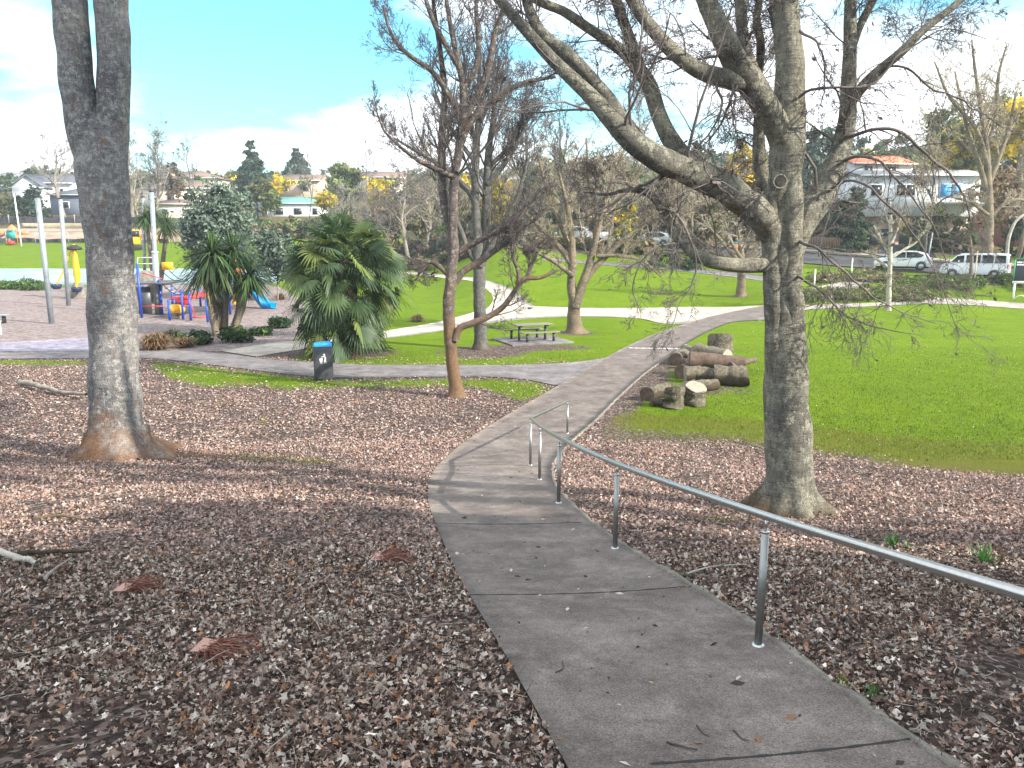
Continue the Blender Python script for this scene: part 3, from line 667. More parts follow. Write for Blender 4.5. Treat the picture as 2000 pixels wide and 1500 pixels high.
def twig_litter(n, seed, region):
    r = np.random.default_rng(seed); x, y = region(r, n * 3); z = terrain(x, y); M = masks(x, y, z)
    keep = (~on_path(x, y)) & (M[:, 0] < .3) & (M[:, 2] < .3); x, y, z = x[keep][:n], y[keep][:n], z[keep][:n]; n = len(x)
    a = r.uniform(0, 6.283, n); L = r.uniform(.08, .42, n) * (r.random(n) ** .7); k = 5; p = np.stack([x, y, z + .03], 1); cur = np.stack([np.cos(a), np.sin(a), 0 * a], 1); pts = [p]
    for _ in range(k - 1):
        cur = cur + r.normal(size=(n, 3)) * [.25, .25, .10]; cur /= np.linalg.norm(cur, axis=1, keepdims=True); pts.append(pts[-1] + cur * (L / (k - 1))[:, None])
    Q = np.stack(pts, 1); Q[..., 2] = np.maximum(Q[..., 2], terrain(Q[..., 0], Q[..., 1]) + .02) ; R = r.uniform(.0012, .0042, n)[:, None] * np.linspace(1, .5, k)
    V, F = tubes(Q, R, 4); C = np.repeat(np.array([(.30, .26, .22), (.12, .09, .07), (.20, .16, .13), (.05, .04, .035), (.40, .36, .31)])[r.integers(0, 5, n)], k * 4, 0)
    tag(link('fallen_twigs', mesh_np('fallen_twigs', V, F, C), MAT['litter']), kind='stuff')
twig_litter(5200, 21, wedge(1.8, 14))
# a few leaves and wood chips blown onto the path and grass
def blades(name, n, region, seed, h, w, cond, cols, lean=.5, fade=False):
    r = np.random.default_rng(seed); x, y = region(r, n * 3); z = terrain(x, y); M = masks(x, y, z)
    keep = cond(M, r) & ~on_path(x, y)
    if fade: keep &= r.random(len(x)) < np.clip((36 - y) / 18, 0, 1)
    x, y, z = x[keep][:n], y[keep][:n], z[keep][:n]; n = len(x)
    a = r.uniform(0, 6.283, n); hh = r.uniform(*h, n); ww = r.uniform(*w, n)
    d = np.stack([np.cos(a), np.sin(a), 0 * a], 1); e = np.stack([-np.sin(a), np.cos(a), 0 * a], 1); b0 = np.stack([x, y, z - .005], 1)
    tip = b0 + e * (hh * r.normal(size=n) * lean)[:, None]; tip[:, 2] += hh
    V = np.stack([b0 - d * ww[:, None], b0 + d * ww[:, None], tip], 1).reshape(-1, 3)
    C = np.array(cols)[r.integers(0, len(cols), n)] * r.uniform(.7, 1.35, n)[:, None]
    o = link(name, mesh_np(name, V, np.arange(n * 3).reshape(-1, 3), np.repeat(C, 3, 0)), MAT['grassblade']); return tag(o, kind='stuff')
GC = [(.105, .175, .008), (.145, .215, .012), (.06, .115, .006), (.20, .22, .05)]
blades('lawn_grass', 90000, wedge(15, 34, -.75, .75), 7, (.03, .07), (.006, .014), lambda M, r: r.random(len(M)) < M[:, 0] ** 1.5 - M[:, 2], GC, fade=True)
blades('daisies', 900, wedge(17, 40, .15, .75), 8, (.01, .02), (.018, .03), lambda M, r: M[:, 0] > .8, [(.7, .7, .66)], 1.2)
# ------------------------------------------------------------------ traced bare trees
def sub(base, *bags): return base
def finish_tree(name, label, cat, base, trunk_bag, bark, twig_bag, twig_mat, limbs=None, group=None):
    t = thing(name, label, cat, base, 0, group)
    trunk_bag.build('trunk', bark, t, True, base)
    if limbs:
        for lb in limbs: lb.build('limb', bark, t, True, base)
    if twig_bag is not None: twig_bag.build('crown', twig_mat, t, False, base)
    return t
# --- the big grey tree on the right
base = G(1540, 1000); D0 = base[1]
rng = np.random.default_rng(21)
tr = Bag()
limb_bag(tr, *trace([(1541, 1006, 62, 0), (1541, 985, 54), (1541, 960, 47), (1541, 930, 44), (1540, 867, 43), (1537, 780, 41), (1535, 700, 38), (1531, 620, 34), (1531, 560, 31), (1530, 500, 31), (1528, 450, 32), (1530, 390, 32), (1535, 330, 31), (1538, 280, 33), (1541, 200, 30), (1543, 120, 27), (1538, 60, 25), (1532, -20, 23), (1525, -140, 18), (1515, -300, 12), (1508, -480, 5)], D0), n=44, k=120, lump=.15, ls=2.8, seed=3.1, flare=(.75, .85, 5, 1.7))
# two stems fused side by side, which leaves the long seam in the bark
limb_bag(tr, *trace([(1519, 800, 18, -.06), (1514, 720, 19, -.06), (1511, 640, 18.5, -.07), (1510, 560, 18, -.07), (1508, 500, 18), (1509, 440, 18), (1513, 400, 14), (1518, 355, 8, .05)], D0), n=24, k=60, lump=.2, ls=3.6, seed=8.2)
limb_bag(tr, *trace([(1550, 820, 20, -.08), (1552, 720, 22, -.09), (1549, 640, 22, -.10), (1546, 560, 22), (1545, 500, 22), (1545, 430, 22), (1546, 370, 20), (1546, 310, 14, -.02)], D0), n=24, k=60, lump=.22, ls=3.6, seed=5.2)
for q in ([(1520, 985, 24, -.1), (1490, 985, 18), (1462, 975, 11), (1440, 968, 6)], [(1560, 985, 22, -.1), (1590, 993, 14), (1612, 1003, 7), (1630, 1012, 4)], [(1530, 990, 20, -.2), (1524, 1010, 14), (1518, 1024, 7)], [(1550, 990, 20, -.2), (1560, 1012, 13), (1568, 1026, 6)]):
    pts, rad = trace(q, D0); pts[:, 2] = np.minimum(pts[:, 2], terrain(pts[:, 0], pts[:, 1]) + rad * .8 + .12); pts[1:, 2] = terrain(pts[1:, 0], pts[1:, 1]) + rad[1:] * .1
    limb_bag(tr, pts, rad, n=12, k=14, lump=.25, ls=4, seed=1.7)
# knot hole
kp, kr = trace([(1523, 355, 13, -.32), (1523, 355, 11, -.40)], D0)
ka = np.linspace(0, 2 * math.pi, 14)
HERO = [
 [(1534, 610, 11, .06), (1526, 535, 17, .02), (1511, 468, 23, -.04), (1484, 420, 28, -.15), (1446, 388, 29, -.34), (1390, 352, 27.9, -.6), (1330, 330, 27.0, -.8), (1270, 300, 24.3, -1), (1220, 262, 21.6, -1.1), (1185, 220, 18.9), (1140, 175, 14.4), (1085, 122, 12.6), (1030, 62, 10.8), (985, 10, 9.9), (945, -40, 8.1), (890, -120, 4.5)],
 [(1250, 290, 16.2, -1.0), (1215, 240, 17.1, -.85), (1190, 198, 15.3, -.7), (1150, 150, 14.4), (1105, 105, 13.5), (1062, 70, 12.6), (1040, 35, 10.8), (1025, -10, 9.9), (1010, -70, 7.2), (1000, -150, 3.6)],
 [(1360, 335, 18.0, -.75), (1330, 300, 18.9, -.6), (1306, 265, 18.0, -.5), (1285, 220, 16.2, -.4), (1268, 165, 15.3), (1248, 135, 14.4), (1222, 105, 11.7), (1185, 78, 10.8), (1145, 52, 9.9), (1100, 22, 9.0), (1060, 6, 8.1), (1010, -22, 6.3), (950, -60, 3.6)],
 [(1255, 148, 12.6, -.4), (1242, 112, 12.6, -.3), (1228, 70, 11.7), (1210, 20, 10.8), (1195, -30, 9.0), (1180, -120, 4.5)],
 [(1536, 300, 27.0, .05), (1522, 256, 26.1, -.05), (1500, 215, 25.2, -.15), (1470, 170, 25.2, -.3), (1442, 130, 24.3, -.45), (1418, 82, 22.5, -.6), (1395, 34, 20.7), (1375, -10, 18.0), (1350, -90, 12.6), (1330, -200, 5.4)],
 [(1462, 162, 19.8, -.3), (1430, 156, 18.9, -.45), (1392, 148, 17.1, -.6), (1350, 128, 15.3, -.7), (1308, 94, 14.4), (1272, 54, 12.6), (1240, 8, 11.7), (1215, -40, 9.0), (1190, -110, 4.5)],
 [(1530, 225, 18.0, .15), (1500, 190, 16.2, .35), (1478, 150, 13.5, .5), (1460, 110, 12.6), (1450, 60, 11.7), (1446, 0, 10.8), (1440, -90, 6.3)],
 [(1482, 215, 10.8, .5), (1481, 160, 9.0, .8), (1486, 90, 8.1), (1478, 30, 7.2), (1492, -30, 5.4)],
 [(1534, 580, 16.2, .05), (1540, 520, 21.6, .03), (1552, 465, 26.1, .05), (1574, 424, 27.9, .1), (1600, 388, 25.2, .2), (1630, 325, 22.5, .3), (1647, 275, 18.9, .35), (1655, 225, 16.2), (1657, 170, 14.4), (1660, 110, 12.6), (1661, 40, 11.7), (1660, -30, 9.9), (1655, -130, 5.4)],
 [(1657, 205, 9.9, .35), (1680, 175, 9.9, .2), (1712, 142, 9.9, .05), (1760, 102, 9.0, -.1), (1800, 62, 8.1), (1845, 26, 7.2), (1885, -8, 6.3), (1930, -60, 3.6)],
 [(1661, 100, 8.1, .3), (1680, 50, 7.2, .4), (1700, 10, 7.2), (1720, -40, 5.4), (1740, -110, 2.7)],
 [(1548, 120, 12.6, 0), (1522, 70, 9.9, .2), (1510, 20, 8.1), (1512, -30, 6.3)],
 [(1528, 500, 12.6, .02), (1515, 514, 17.1, -.02), (1490, 518, 15.3, -.1), (1450, 518, 13.5, -.2), (1405, 514, 12.6, -.35), (1362, 500, 11.7, -.5), (1327, 466, 10.8), (1302, 428, 9.9), (1286, 396, 9.0), (1262, 376, 6.3), (1225, 371, 4.5), (1185, 380, 3.1), (1140, 374, 1.8)],
 [(1545, 440, 12.6, .35), (1510, 380, 14.4, .9), (1486, 330, 13.5, 1.0), (1482, 260, 11.7), (1484, 200, 8.1)],
]
THIN = [
 [(1648, 268, 4.0, .3), (1680, 258, 3.3, 0), (1728, 252, 3.3, -.2), (1772, 268, 3.0), (1812, 304, 2.6), (1856, 344, 2.1), (1882, 384, 1.7), (1900, 440, 1.2)],
 [(1642, 318, 3.3, .3), (1662, 308, 3.0, .1), (1690, 304, 2.6, -.1), (1722, 318, 2.2), (1755, 352, 1.8), (1795, 402, 1.5), (1832, 462, 1.1), (1850, 530, 0.7)],
 [(1600, 390, 3.3, .2), (1660, 352, 2.6, -.2), (1715, 380, 2.1, -.5), (1765, 430, 1.7), (1805, 490, 1.3), (1840, 560, 0.9), (1872, 640, 0.6)],
 [(1560, 470, 3.3, -.2), (1600, 490, 2.6, -.6), (1650, 530, 2.0, -.9), (1705, 580, 1.5), (1762, 610, 1.1), (1830, 632, 0.7)],
 [(1556, 540, 2.6, -.2), (1592, 560, 2.1, -.6), (1650, 612, 1.6), (1720, 640, 1.2), (1800, 655, 0.7)],
 [(1286, 400, 3.0, -.6), (1320, 420, 2.4, -.9), (1350, 470, 2.0), (1360, 530, 1.5), (1330, 590, 1.0), (1310, 640, 0.7)],
 [(1335, 475, 2.6, -.5), (1290, 480, 2.1, -.8), (1255, 510, 1.7), (1235, 560, 1.2), (1250, 610, 0.7)],
 [(1392, 148, 3.3, -.6), (1410, 205, 2.6, -.8), (1385, 260, 2.0), (1340, 310, 1.3), (1310, 330, 0.8)],
 [(1430, 160, 3.3, -.5), (1428, 190, 3.0, -.7), (1408, 240, 2.1), (1372, 285, 1.5), (1340, 300, 0.9)],
 [(1440, 165, 2.6, -.5), (1432, 220, 2.1, -.8), (1440, 275, 1.5), (1425, 330, 0.8)],
 [(1560, 190, 3.0, -.2), (1596, 175, 2.6, -.4), (1640, 172, 2.1, -.5), (1700, 165, 2.0), (1770, 100, 1.6), (1840, 60, 1.3), (1930, 72, 0.8)],
 [(1700, 150, 2.6, .1), (1760, 130, 2.2, 0), (1820, 170, 2.0), (1880, 200, 1.5), (1960, 250, 0.9)],
 [(1562, 60, 3.0, -.2), (1600, 90, 2.3, -.5), (1612, 150, 1.7), (1604, 205, 1.1)],
 [(1480, 388, 2.3, -.6), (1490, 376, 2.0, -.7), (1466, 404, 1.6, -.75), (1444, 425, 0.8, -.8)],
]
limb_bags = []; LV = []
for q_i, q in enumerate(HERO):
    b_ = Bag(); c, r = limb_bag(b_, *trace(q, D0), n=16, k=44, lump=.14, ls=3.0, seed=q_i * 1.3); limb_bags.append(b_); LV.append((c[8:], r[8:]))
TV = []
tw = Bag()
for q in THIN:
    pw_, rw_ = trace(q, D0); pw_ = resample(pw_, 16); pw_[1:] += rng.normal(size=(15, 3)) * .006 * np.linalg.norm(pw_[-1] - pw_[0]); rw_ = np.interp(np.linspace(0, 1, 16), np.linspace(0, 1, len(rw_)), rw_)
    c, r = limb_bag(tw, pw_, rw_, n=6, k=40, lump=0.05, ls=6); TV.append((c, r))
spec = [dict(nc=15, lfrac=.30, ang=52, k=7, up=.03, rfac=.15, wander=.17, t0=.10, lmin=.4, sides=5), dict(nc=7, lfrac=.50, ang=45, k=6, up=-.02, rfac=.5, wander=.22, lmin=.2), dict(nc=6, lfrac=.5, ang=45, k=5, up=-.03, rfac=.6, wander=.3, lmin=.1), dict(nc=2, lfrac=.55, ang=45, k=4, up=-.03, rfac=.7, wander=.3, lmin=.06)]
bg1, lastP = tree_levels(LV, rng, spec, .0024)
spec2 = [dict(nc=14, lfrac=.38, ang=45, k=7, up=-.08, rfac=.5, wander=.24, t0=.1, lmin=.25, sides=4), dict(nc=7, lfrac=.5, ang=42, k=6, up=-.08, rfac=.55, wander=.28), dict(nc=5, lfrac=.5, ang=45, k=4, up=-.06, rfac=.6, wander=.3)]
bg2, lp2 = tree_levels(TV, rng, spec2, .0023)
for bb in (bg1, bg2):
    for V in [0]:
        tw.add(np.concatenate(bb.V), np.concatenate(bb.F[4]))
# the few dead leaves still hanging on
q = np.concatenate([lastP[:, -1], lp2[:, -1]]); q = q[rng.choice(len(q), 520, replace=False)]
n = len(q); a = rng.normal(size=(n, 3)); a /= np.linalg.norm(a, axis=1, keepdims=True); b2 = np.cross(a, rng.normal(size=(n, 3))); b2 /= np.linalg.norm(b2, axis=1, keepdims=True)
s = rng.uniform(.02, .045, n)[:, None]
tw.add(np.stack([q, q + a * s + b2 * s * .5, q + a * s * 2, q + a * s - b2 * s * .5], 1).reshape(-1, 3), np.arange(n * 4).reshape(-1, 4))
hero = finish_tree('broad_tree', 'big bare lichened grey tree with spreading limbs beside the steel handrail', 'tree', base, tr, MAT['bark_hero'], tw, MAT['twig'], limb_bags)
kb = Bag(); kb.tube([kp[0] + np.array([math.cos(t), 0, math.sin(t)]) * kr[0] for t in ka], .014, 6, False); kb.build('knot_hole_rim', MAT['bark_hero'], hero, True, base)

# --- the forked tree on the left
base = G(232, 893); D1 = base[1]
tr = Bag()
limb_bag(tr, *trace([(236, 900, 75.4, 0), (234, 885, 66.2), (231, 865, 58.0), (228, 835, 51.5), (225, 800, 47.8), (222, 700, 46.0), (219, 600, 44.2), (214, 500, 43.2), (208, 430, 43.2), (202, 360, 46), (198, 310, 46), (194, 270, 38), (190, 238, 24), (189, 215, 8)], D1), n=44, k=110, lump=.12, ls=1.6, seed=2.2, flare=(1.15, .62, 6, 1.3))
for q in ([(268, 838, 22, 0), (288, 868, 13, -.2), (312, 892, 8, -.4), (350, 912, 4, -.6)], [(185, 850, 20, 0), (166, 880, 9, -.2), (148, 894, 4, -.3)], [(285, 862, 14, .25), (330, 886, 9, .25), (400, 897, 6, .15), (470, 905, 3, .05)]):
    pts, rad = trace(q, D1); pts[1:, 2] = terrain(pts[1:, 0], pts[1:, 1]) + rad[1:] * .1; limb_bag(tr, pts, rad, n=12, k=16, lump=.25, ls=3, seed=4.4)
lb = []
FORK = [[(212, 420, 22, 0), (196, 350, 32, 0), (178, 290, 35, 0), (163, 235, 34), (156, 200, 32), (147, 130, 31), (140, 50, 32), (133, -30, 31), (122, -180, 27), (95, -420, 20), (70, -700, 10)],
        [(205, 420, 22, .1), (208, 350, 32, .1), (214, 290, 34, .1), (219, 235, 32), (221, 200, 31), (222, 120, 30), (219, 40, 31), (216, -30, 31), (222, -180, 26), (245, -420, 18), (270, -700, 9)]]
LV = []
for i, q in enumerate(FORK):
    b_ = Bag(); c, r = limb_bag(b_, *trace(q, D1), n=28, k=60, lump=.12, ls=2.0, seed=i * 3.3); lb.append(b_); LV.append((c[34:], r[34:]))
# small stubs seen along the stems
b3, _ = tree_levels(LV, np.random.default_rng(4), [dict(nc=9, lfrac=.7, ang=45, k=7, up=.12, rfac=.4, wander=.2, t0=.3, sides=5), dict(nc=6, lfrac=.5, ang=45, k=5, up=.05, wander=.25), dict(nc=5, lfrac=.5, ang=45, k=4, up=.0, wander=.3)], .006)
finish_tree('forked_tree', 'thick forked trunk with brown flaking bark and flared roots in the leaf litter', 'tree', base, tr, MAT['bark_left'], b3, MAT['twig'], lb)

# --- four more traced trees in the middle distance
def traced_tree(name, label, px, py, trunk, limbs, spec, bark, twigm, seed, rmin, tn=14, flare=(.5, .6, 4), group=None, fine=None):
    base = G(px, py); d = base[1]; rr = np.random.default_rng(seed)
    tb = Bag(); LVs = []
    c, r = limb_bag(tb, *trace(trunk, d), n=tn, k=70, lump=.14, ls=2.5, seed=seed, flare=flare); LVs.append((c[30:], r[30:]))
    lbs = []
    for i, q in enumerate(limbs):
        b_ = Bag(); c, r = limb_bag(b_, *trace(q, d), n=8, k=30, lump=.08, ls=3, seed=i); lbs.append(b_); LVs.append((c[4:], r[4:]))
    tg, _ = tree_levels(LVs, rr, spec, rmin)
    return finish_tree(name, label, 'tree', base, tb, bark, tg, twigm, lbs, group)
SPU = [dict(nc=14, lfrac=.36, ang=46, k=7, up=.12, rfac=.26, wander=.14, t0=.12, lmin=.6, sides=4), dict(nc=8, lfrac=.5, ang=40, k=6, up=.09, rfac=.55, wander=.16), dict(nc=6, lfrac=.5, ang=42, k=5, up=.05, rfac=.65, wander=.25), dict(nc=2, lfrac=.6, ang=40, k=4, up=.05, rfac=.7, wander=.25)]
SPT = [dict(nc=20, lfrac=.42, ang=42, k=7, up=.17, rfac=.28, wander=.12, t0=.12, lmin=.8, sides=4), dict(nc=8, lfrac=.5, ang=36, k=6, up=.14, rfac=.55, wander=.14), dict(nc=5, lfrac=.5, ang=38, k=5, up=.10, rfac=.65, wander=.2), dict(nc=2, lfrac=.6, ang=38, k=4, up=.08, rfac=.7, wander=.2)]
traced_tree('slender_tree', 'slender bare tree with reddish spotted trunk left of the path junction', 893, 776,
 [(893, 780, 16.6, 0), (891, 760, 14.1), (886, 730, 12.4), (882, 690, 11.6), (878, 640, 11.6), (876, 590, 11.6), (881, 540, 10.8), (886, 480, 10.0), (884, 420, 9.1), (888, 350, 9.1), (897, 290, 8.3), (903, 235, 7.5), (905, 180, 6.6), (895, 120, 5.8), (882, 60, 5.0), (872, 0, 4.1), (862, -80, 2.5)],
 [[(889, 665, 8, -.1), (897, 642, 7), (920, 632, 6.5), (955, 618, 6), (985, 597, 5.5), (1008, 565, 5), (1025, 545, 4.5), (1052, 543, 4), (1072, 536, 3), (1086, 528, 2)],
  [(1012, 560, 4.5, -.1), (1012, 530, 4), (1003, 505, 3.5), (1000, 470, 2.5), (1010, 440, 1.5)],
  [(1030, 543, 4, 0), (1040, 515, 3), (1052, 490, 2)],
  [(879, 540, 6, 0), (860, 522, 5), (842, 512, 4), (825, 520, 3), (815, 545, 2)],
  [(888, 552, 8, .1), (905, 530, 7), (935, 512, 6), (965, 490, 6), (995, 468, 5), (1020, 445, 4), (1050, 425, 3), (1075, 400, 2)],
  [(890, 495, 7, .1), (920, 478, 6), (965, 455, 5), (1010, 430, 4), (1040, 390, 3), (1065, 360, 2)],
  [(884, 460, 8, .2), (868, 400, 8), (863, 330, 8), (864, 250, 7), (868, 180, 6), (860, 100, 5), (848, 20, 4), (840, -60, 2)],
  [(897, 285, 8, 0), (915, 245, 7), (945, 210, 7), (985, 180, 6), (1030, 160, 4.5), (1085, 150, 3)],
  [(903, 240, 8, 0), (922, 205, 7), (945, 160, 7), (958, 110, 6), (968, 60, 5), (985, 10, 4), (1000, -60, 2)],
  [(900, 225, 7, 0), (872, 178, 6), (842, 138, 5), (805, 112, 4.5), (775, 85, 4), (758, 50, 3), (748, 10, 2)],
  [(896, 130, 6, 0), (872, 90, 5.5), (850, 50, 5), (832, 0, 4), (815, -60, 2)],
  [(905, 175, 6, 0), (930, 130, 5.5), (935, 80, 5), (930, 20, 4), (935, -60, 2)],
  [(886, 345, 6, -.1), (850, 330, 5), (815, 312, 4), (780, 285, 3), (750, 255, 2), (735, 215, 1.2)]],
 SPU, MAT['bark_red'], MAT['twig_dark'], 31, .0044)
traced_tree('twin_stem_tree', 'bare grey tree with twin stems by the picnic table', 940, 682,
 [(940, 684, 16, 0), (939, 665, 13), (938, 620, 12), (936, 570, 12), (936, 525, 12), (931, 440, 9), (928, 370, 8), (930, 300, 7), (935, 220, 6), (936, 150, 4), (938, 100, 2)],
 [[(938, 540, 9, .1), (947, 470, 8), (950, 390, 8), (953, 310, 7), (962, 240, 5), (970, 160, 3.5), (975, 110, 2)],
  [(936, 520, 7, 0), (915, 490, 6), (900, 450, 5), (880, 400, 4), (862, 340, 3)],
  [(938, 520, 7, -.2), (960, 480, 6), (990, 430, 5), (1015, 370, 4), (1030, 310, 3)],
  [(932, 400, 6, 0), (905, 360, 5), (870, 330, 4), (820, 300, 3), (770, 270, 2)],
  [(952, 360, 6, 0), (985, 320, 5), (1015, 270, 4), (1040, 210, 3)],
  [(950, 330, 5, .3), (990, 290, 4), (1020, 230, 3), (1030, 160, 2)],
  [(931, 320, 5, 0), (900, 280, 4), (870, 230, 3), (850, 180, 2)], [(932, 290, 5, .4), (915, 230, 4), (900, 160, 3), (890, 100, 2)], [(938, 240, 4, -.3), (960, 190, 3), (985, 120, 2)]],
 SPT, MAT['bark_grey'], MAT['twig_dark'], 32, .0058)
traced_tree('multi_stem_tree', 'low spreading bare tree with tan forked stems behind the picnic table', 1122, 650,
 [(1123, 654, 20, 0), (1122, 640, 16), (1121, 615, 13), (1122, 590, 12), (1116, 560, 9), (1118, 510, 8), (1115, 450, 6), (1105, 390, 4), (1090, 330, 2)],
 [[(1123, 600, 11, -.1), (1136, 560, 9), (1150, 520, 8), (1163, 470, 6), (1178, 410, 5), (1200, 340, 3), (1220, 290, 2)],
  [(1140, 550, 7, -.1), (1165, 520, 6), (1205, 480, 5), (1250, 445, 4), (1290, 410, 3), (1310, 370, 1.5)],
  [(1118, 520, 6, 0), (1090, 480, 5), (1050, 440, 4), (1010, 400, 3), (985, 360, 1.5)],
  [(1117, 500, 5, .2), (1095, 440, 4), (1070, 380, 3), (1050, 300, 2)],
  [(1160, 490, 5, .3), (1165, 420, 4), (1150, 350, 3), (1145, 270, 2)],
  [(1120, 540, 5, -.3), (1080, 510, 4), (1040, 490, 3), (1000, 480, 1.5)],
  [(1165, 500, 4, -.3), (1210, 500, 3.5), (1255, 510, 2.5), (1290, 540, 1.2)],
  [(1175, 420, 4, .3), (1225, 370, 3), (1260, 310, 2)]],
 SPU, MAT['bark_warm'], MAT['twig_warm'], 33, .0052)
traced_tree('round_tree', 'small bare tree with a round pale twiggy head on the far lawn', 1447, 578,
 [(1447, 582, 11, 0), (1447, 565, 9), (1448, 540, 8), (1449, 520, 8), (1448, 500, 7), (1445, 470, 4), (1440, 440, 2)],
 [[(1448, 515, 5, 0), (1425, 490, 4), (1400, 460, 3), (1380, 440, 1.5)], [(1449, 512, 5, 0), (1470, 490, 4), (1495, 460, 3), (1510, 430, 1.5)], [(1448, 505, 4, -.6), (1430, 475, 3), (1415, 430, 1.5)], [(1449, 505, 4, .6), (1465, 470, 3), (1480, 425, 1.5)], [(1448, 510, 4, .8), (1410, 500, 3), (1375, 490, 1.5)], [(1449, 510, 4, -.8), (1490, 500, 3), (1520, 490, 1.5)]],
 [dict(nc=10, lfrac=.42, ang=50, k=6, up=-.02, rfac=.5, wander=.2, t0=.15, sides=4), dict(nc=6, lfrac=.55, ang=45, k=5, up=-.03, rfac=.6, wander=.25), dict(nc=5, lfrac=.5, ang=45, k=4, up=-.03, rfac=.65, wander=.25)], MAT['bark_warm'], MAT['twig_pale'], 34, .009, 10)
traced_tree('young_tree', 'thin pale young tree without leaves on the lawn before the low hedge', 1735, 606,
 [(1734, 608, 6, 0), (1736, 570, 5), (1738, 520, 4.5), (1739, 470, 4), (1740, 430, 3), (1738, 390, 1.5)],
 [[(1739, 505, 3, 0), (1765, 488, 2.6), (1790, 472, 2.2), (1805, 450, 1)], [(1738, 500, 3, .2), (1722, 470, 2.4), (1706, 440, 1.5)], [(1739, 480, 2.5, -.2), (1752, 450, 2), (1762, 410, 1)], [(1738, 525, 2.6, .3), (1710, 505, 2), (1690, 490, 1)]],
 [dict(nc=7, lfrac=.5, ang=45, k=5, up=.05, rfac=.55, wander=.2, sides=4), dict(nc=5, lfrac=.5, ang=42, k=4, up=.04, rfac=.65, wander=.25), dict(nc=3, lfrac=.5, ang=42, k=3, up=.0, rfac=.7, wander=.25)], MAT['bark_pale'], MAT['twig_pale'], 35, .010, 8, (.3, .3, 3))
traced_tree('tall_bare_tree', 'tall bare brown tree standing in front of the parked white van', 1925, 540,
 [(1924, 546, 12.8, 0), (1926, 520, 10.4), (1930, 480, 8.8), (1932, 420, 8.0), (1930, 350, 6.4), (1925, 280, 5.6), (1915, 210, 4.0), (1905, 140, 2.8), (1898, 80, 1.6)],
 [[(1930, 380, 6, 0), (1915, 330, 5), (1895, 270, 4), (1880, 210, 3), (1865, 140, 1.5)], [(1931, 360, 6, .5), (1950, 310, 5), (1970, 250, 4), (1985, 180, 2)], [(1930, 430, 5, 0), (1960, 400, 4), (1990, 390, 3), (2020, 400, 1.5)], [(1928, 320, 5, -.5), (1905, 250, 4), (1855, 190, 3), (1825, 120, 1.5)], [(1926, 290, 5, .5), (1945, 220, 4), (1950, 150, 3), (1965, 90, 1.5)], [(1930, 420, 4, -.4), (1895, 395, 3), (1860, 385, 2)]],
 [dict(nc=16, lfrac=.40, ang=45, k=6, up=.08, rfac=.35, wander=.16, t0=.15, sides=4), dict(nc=7, lfrac=.5, ang=42, k=5, up=.04, rfac=.6, wander=.22), dict(nc=5, lfrac=.5, ang=42, k=4, up=.02, rfac=.65, wander=.25)], MAT['bark_warm'], MAT['twig_warm'], 36, .012, 12)
